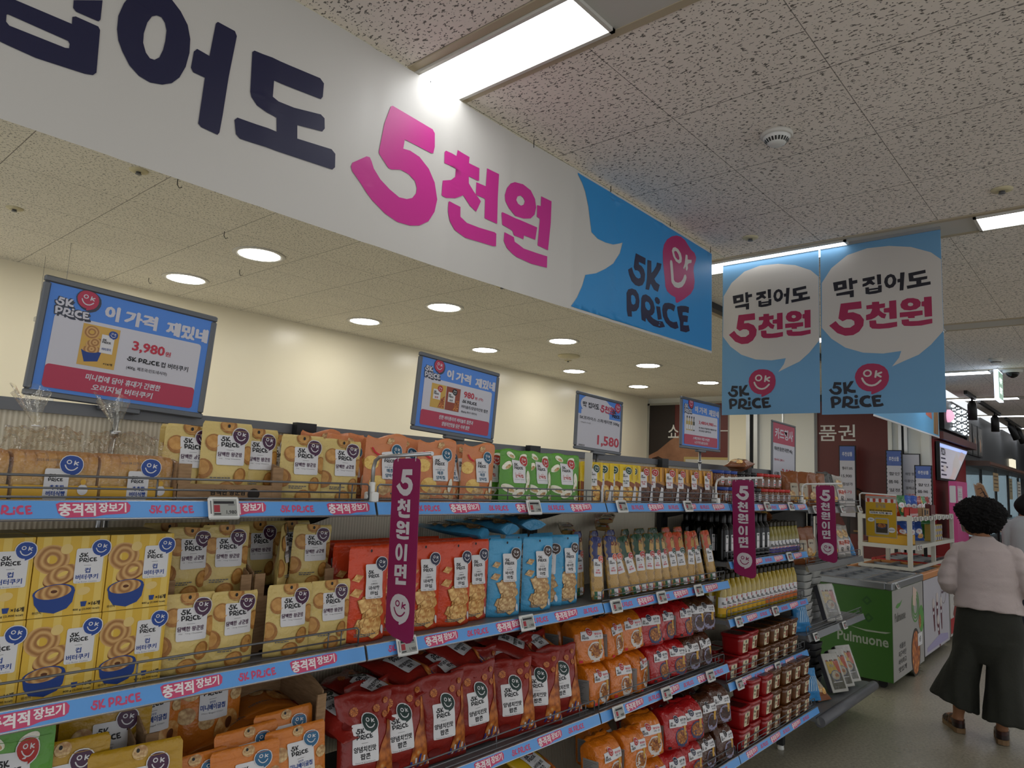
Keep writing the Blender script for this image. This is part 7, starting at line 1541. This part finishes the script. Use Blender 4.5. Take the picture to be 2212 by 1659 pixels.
def woman():
    t = thing('person', (5.88,.80,0), 'woman walking away with black curly hair, pale blouse, dark wide trousers and sandals', 'person')
    HD = Vector((.05,.055,1.455)); fy = radians(48); fd = Vector((cos(fy), sin(fy), 0)); fs = Vector((-sin(fy), cos(fy), 0))
    b = MB()
    loft(b, [(0,0,.80,.10,.14,0,0),(0,0,.90,.105,.15,0,0),(.0,0,1.02,.09,.125,0,0),(.005,0,1.15,.10,.14,0,0),(.0,0,1.24,.085,.145,0,0),(.01,.01,1.30,.05,.07,0,0),(.025,.02,1.34,.046,.048,0,0),(.04,.04,1.40,.046,.046,0,0)], skin)
    blob(b, HD, (.090,.075,.115), skin, 18, fy)
    blob(b, HD+fd*.035+Vector((0,0,-.065)), (.055,.055,.055), skin, 12, fy)
    blob(b, HD+fd*.093+Vector((0,0,-.012)), (.016,.012,.022), skin, 8, fy)                       # nose
    for s in (-1, 1):
        blob(b, HD+fs*.074*s+Vector((0,0,-.015)), (.018,.009,.030), skin, 8, fy)                 # ears
        blob(b, HD+fd*.082+fs*.030*s+Vector((0,0,.014)), (.010,.013,.008), skin, 8, fy)          # eyes
    blob(b, HD+fd*.085+Vector((0,0,-.060)), (.010,.024,.008), skin, 8, fy)                       # mouth
    # arms
    b.tube([(0,.15,1.25),(-.01,.20,1.14),(-.02,.225,1.03),(.05,.205,.955),(.13,.165,.895)], [.040,.038,.034,.032,.024], skin, 14)
    b.tube([(0,-.15,1.25),(0,-.21,1.12),(.0,-.245,1.02),(.05,-.25,.93),(.10,-.24,.85)], [.040,.038,.034,.032,.024], skin, 14)
    hand(b, (.13,.165,.895), (.75,-.25,-.6), 0, (.3,-.9,.3), .5); hand(b, (.10,-.24,.85), (.35,.05,-.95), 0, (.8,.5,.2), .4)
    # legs down to the feet
    b.tube([(0,.085,.86),(.03,.11,.62),(.07,.155,.45),(.065,.185,.26),(.065,.205,.12),(.07,.21,.07)], [.085,.078,.058,.052,.034,.036], skin, 16)
    b.tube([(0,-.085,.86),(.01,-.075,.62),(.02,-.06,.45),(.005,-.055,.26),(.02,-.05,.12),(.03,-.048,.07)], [.085,.078,.058,.052,.034,.036], skin, 16)
    for x, y, a in ((.07,.21,radians(27)),(.03,-.048,radians(8))):
        c, s = cos(a), sin(a); q = lambda u, v, z: (x+u*c-v*s, y+u*s+v*c, z)
        b.tube([q(-.035,0,.062),(q(0,0,.068)),q(.06,0,.062),q(.12,0,.052),q(.175,0,.044)], [.030,.036,.036,.038,.028], skin, 14)
        for k in range(5): b.tube([q(.165,.028-.014*k,.043),q(.20-.006*k,.032-.016*k,.040)], [.012,.009], skin, 8)
    remesh(b, 'body', .0065, t, 3)
    # hair: a dense ball of curls
    h = MB(); n = 104
    def hf(u, v):
        a = 2*pi*u; p = Vector((sin(pi*v)*cos(a), sin(pi*v)*sin(a), cos(pi*v)))
        r = 1+.10*noise.noise(p*3.1)+.11*noise.noise(p*9)+.10*abs(noise.noise(p*17))+.07*abs(noise.noise(p*34))+.05*noise.noise(p*62)
        q = p.copy(); q.z *= .92 if q.z > 0 else .95
        fr = max(0, p.dot(fd))*max(0, .35-p.z)          # leaves the face free
        return HD+Vector((-.012,-.020,.025))+Vector((q.x*.145*r, q.y*.152*r, q.z*.128*r))*(1-.42*min(1, fr*1.9))
    h.grid(hf, [i/(2*n) for i in range(2*n+1)], [i/n for i in range(n+1)], hair_m); ho = h.obj('hair', t)
    # mask
    m = MB(); m.grid(lambda u, v: HD+fd*(.098-.055*u*u+.012*(1-abs(2*v-1)))+fs*.068*u+Vector((0,0,-.022-.080*v+.012*abs(u)))+fd*.010, [-1+.1*i for i in range(21)], [i/12 for i in range(13)], mask_m)
    for s in (-1, 1): m.tube([HD+fd*.05+fs*.066*s+Vector((0,0,-.03)), HD+fs*.082*s+Vector((0,0,-.0))], .0018, mask_m, 6)
    m.obj('face_mask', t)
    # blouse
    sm = cloth('blouse_linen', 'c3b4b0', 9., .35); s = MB()
    loft(s, [(-.005,.0,.845,.150,.205,-.12,.02),(-.005,0,.90,.142,.198,-.08,.01),(0,0,.99,.130,.185,0,0),(0,0,1.10,.130,.184,0,0),(0,0,1.19,.122,.180,0,0),(0,0,1.25,.105,.168,0,0),(.004,.004,1.29,.082,.120,0,0),(.012,.012,1.318,.062,.076,0,0),(.02,.018,1.345,.055,.058,.1,0)], sm, 40)
    s.tube([(0,.115,1.250),(0,.155,1.235),(-.008,.192,1.155),(-.018,.222,1.08),(-.018,.230,1.02),(.015,.220,.985),(.045,.208,.962)], [.050,.055,.058,.061,.066,.062,.048], sm, 22)
    s.tube([(0,-.115,1.250),(0,-.155,1.235),(0,-.212,1.13),(.0,-.246,1.02),(.03,-.254,.96)], [.050,.055,.060,.066,.056], sm, 22)
    def fold(co):
        p = Vector((co.x*9, co.y*7+co.z*3, co.z*13)); k = noise.noise(p)*.006+noise.noise(p*2.3)*.0028
        if abs(co.y) > .17: k += .0032*sin(co.z*80+co.x*40+3*noise.noise(p))
        if co.z < 1.0: k += .003*sin(math.atan2(co.y, co.x)*7)*(1.0-co.z)/.15
        return k
    remesh(s, 'blouse', .0065, t, 5, fold)
    y = MB()
    y.tube([(-.118-.004*cos(a*2),.11*sin(a),1.215-.05*cos(a)+.045) for a in [-1.2+.2*i for i in range(13)]], .0016, sm, 6)
    # trousers
    tm = cloth('trouser_cloth', '26271e', 7., .5, 0); p = MB()
    loft(p, [(0,0,.90,.105,.158,0,0),(0,0,.84,.130,.185,0,0),(.005,0,.74,.142,.200,0,0),(.005,.01,.64,.140,.205,0,0),(.01,.02,.56,.12,.205,0,0),(.01,.02,.50,.09,.19,0,0)], tm, 36)
    loft(p, [(.0,.085,.66,.120,.105,0,0),(.01,.140,.50,.125,.100,0,0),(.03,.186,.36,.135,.116,0,.1),(.05,.225,.195,.150,.148,-.10,.35)][::-1], tm, 40)
    loft(p, [(.0,-.085,.66,.120,.105,0,0),(.01,-.080,.50,.122,.102,0,0),(.01,-.080,.34,.130,.114,0,0),(.0,-.075,.135,.135,.135,-.15,.0)][::-1], tm, 40)
    remesh(p, 'trousers', .008, t, 3, lambda co: noise.noise(Vector((co.x*8, co.y*8, co.z*2.2)))*.010*min(1, max(0, .85-co.z)*2.5)+.006*sin(math.atan2(co.y-(.19 if co.y > .05 else -.07), co.x)*8+co.z*3)*max(0, .6-co.z)*1.6)
    # sandals
    sol = M('sandal_sole','7a5f40',.7); lea = M('sandal_leather','241312',.35); lea2 = M('sandal_leather_brown','3a1c18',.35)
    for x, y, a in ((.07,.21,radians(27)),(.03,-.048,radians(8))):
        c, sn = cos(a), sin(a); f = lambda u, v, z: (x+u*c-v*sn, y+u*sn+v*c, z)
        o = MB(); P = [(-.062,0),(-.055,.026),(-.03,.037),(.04,.036),(.11,.046),(.17,.047),(.205,.034),(.222,.0),(.205,-.030),(.17,-.042),(.11,-.040),(.04,-.034),(-.03,-.036),(-.055,-.025)]
        o.prism([(u, v) for u, v in P], lambda u, v, z: f(u, v, z), .003, .034, sol)
        so = o.obj('sandal', t)
        L = MB()
        for u0, wd, hh in ((.15,.034,.064),(.105,.022,.076),(.06,.020,.092)):
            L.grid(lambda s_, v_, u0=u0, wd=wd, hh=hh: f(u0+v_*wd, .046*math.copysign(abs(cos(s_))**.7, cos(s_)), .030+(hh-.022)*abs(sin(s_))**.8), [pi*i/14 for i in range(15)], [-.5,-.25,0,.25,.5], lea if u0 > .1 else lea2)
        L.grid(lambda s_, v_: f(.02-.085*abs(sin(s_)), .040*cos(s_), .075+v_*.022), [pi*i/14 for i in range(15)], [-.5,0,.5], lea2)
        L.grid(lambda s_, v_: f(.0-.062*abs(sin(s_)), .039*cos(s_), .036+v_*.03), [pi*i/14 for i in range(15)], [0,.5,1], lea)
        L.obj('straps', so)
    return t
woman()
# second shopper, only a sliver shows at the right edge
t = thing('person', (11.0,1.075,0), 'person with long dark hair in a light top at the right edge', 'person', None)
b = MB(); loft(b, [(0,0,.80,.10,.14,0,0),(0,0,1.0,.09,.13,0,0),(0,0,1.2,.10,.15,0,0),(0,0,1.32,.085,.14,0,0),(0,0,1.38,.05,.06,0,0),(0,0,1.46,.045,.045,0,0)], skin); blob(b, (.01,0,1.55), (.09,.075,.115), skin, 14)
for s in (-1, 1):
    b.tube([(0,.15*s,1.33),(0,.19*s,1.1),(.10,.17*s,.95)], [.045,.04,.028], skin, 12); hand(b, (.10,.17*s,.95), (.8,-.1*s,-.3), 0, (.2,-s,.3), .5)
    b.tube([(0,.08*s,.86),(0,.085*s,.45),(-.01,.09*s,.08)], [.08,.055,.036], skin, 14); b.tube([(-.04,.09*s,.045),(.06,.09*s,.045),(.18,.09*s,.035)], [.03,.036,.026], skin, 12)
remesh(b, 'body', .008, t, 3)
h = MB(); h.grid(lambda u, v: Vector((-.02+.11*sin(pi*min(v*1.0,.96))*cos(2*pi*u), .105*sin(pi*min(v,.96))*sin(2*pi*u), 1.68-.30*v))*1.0 if v <= 1 else None, [i/32 for i in range(33)], [i/20 for i in range(21)], hair_m); h.obj('hair', t)
s = MB(); sm2 = cloth('top_grey_cloth','a9aaac'); loft(s, [(0,0,.78,.13,.17,0,0),(0,0,1.0,.125,.16,0,0),(0,0,1.25,.125,.175,0,0),(0,0,1.34,.10,.15,0,0),(0,0,1.40,.06,.07,0,0)], sm2, 30)
for k in (-1, 1): s.tube([(0,.13*k,1.33),(0,.19*k,1.18),(.02,.20*k,1.02)], [.06,.06,.052], sm2, 16)
remesh(s, 'top', .009, t, 4)
p = MB(); tm2 = cloth('trouser_dark_blue','20222c'); loft(p, [(0,0,.86,.11,.15,0,0),(0,0,.70,.13,.17,0,0),(0,0,.6,.1,.15,0,0)], tm2, 26)
for k in (-1, 1): loft(p, [(-.005,.09*k,.08,.06,.06,0,0),(0,.085*k,.45,.075,.075,0,0),(0,.08*k,.72,.09,.085,0,0)], tm2, 22)
remesh(p, 'trousers', .009, t, 3)
for k in (-1, 1): o = MB(); blob(o, (.06,.09*k,.042), (.135,.046,.04), black_m, 12); o.obj('shoe', t)
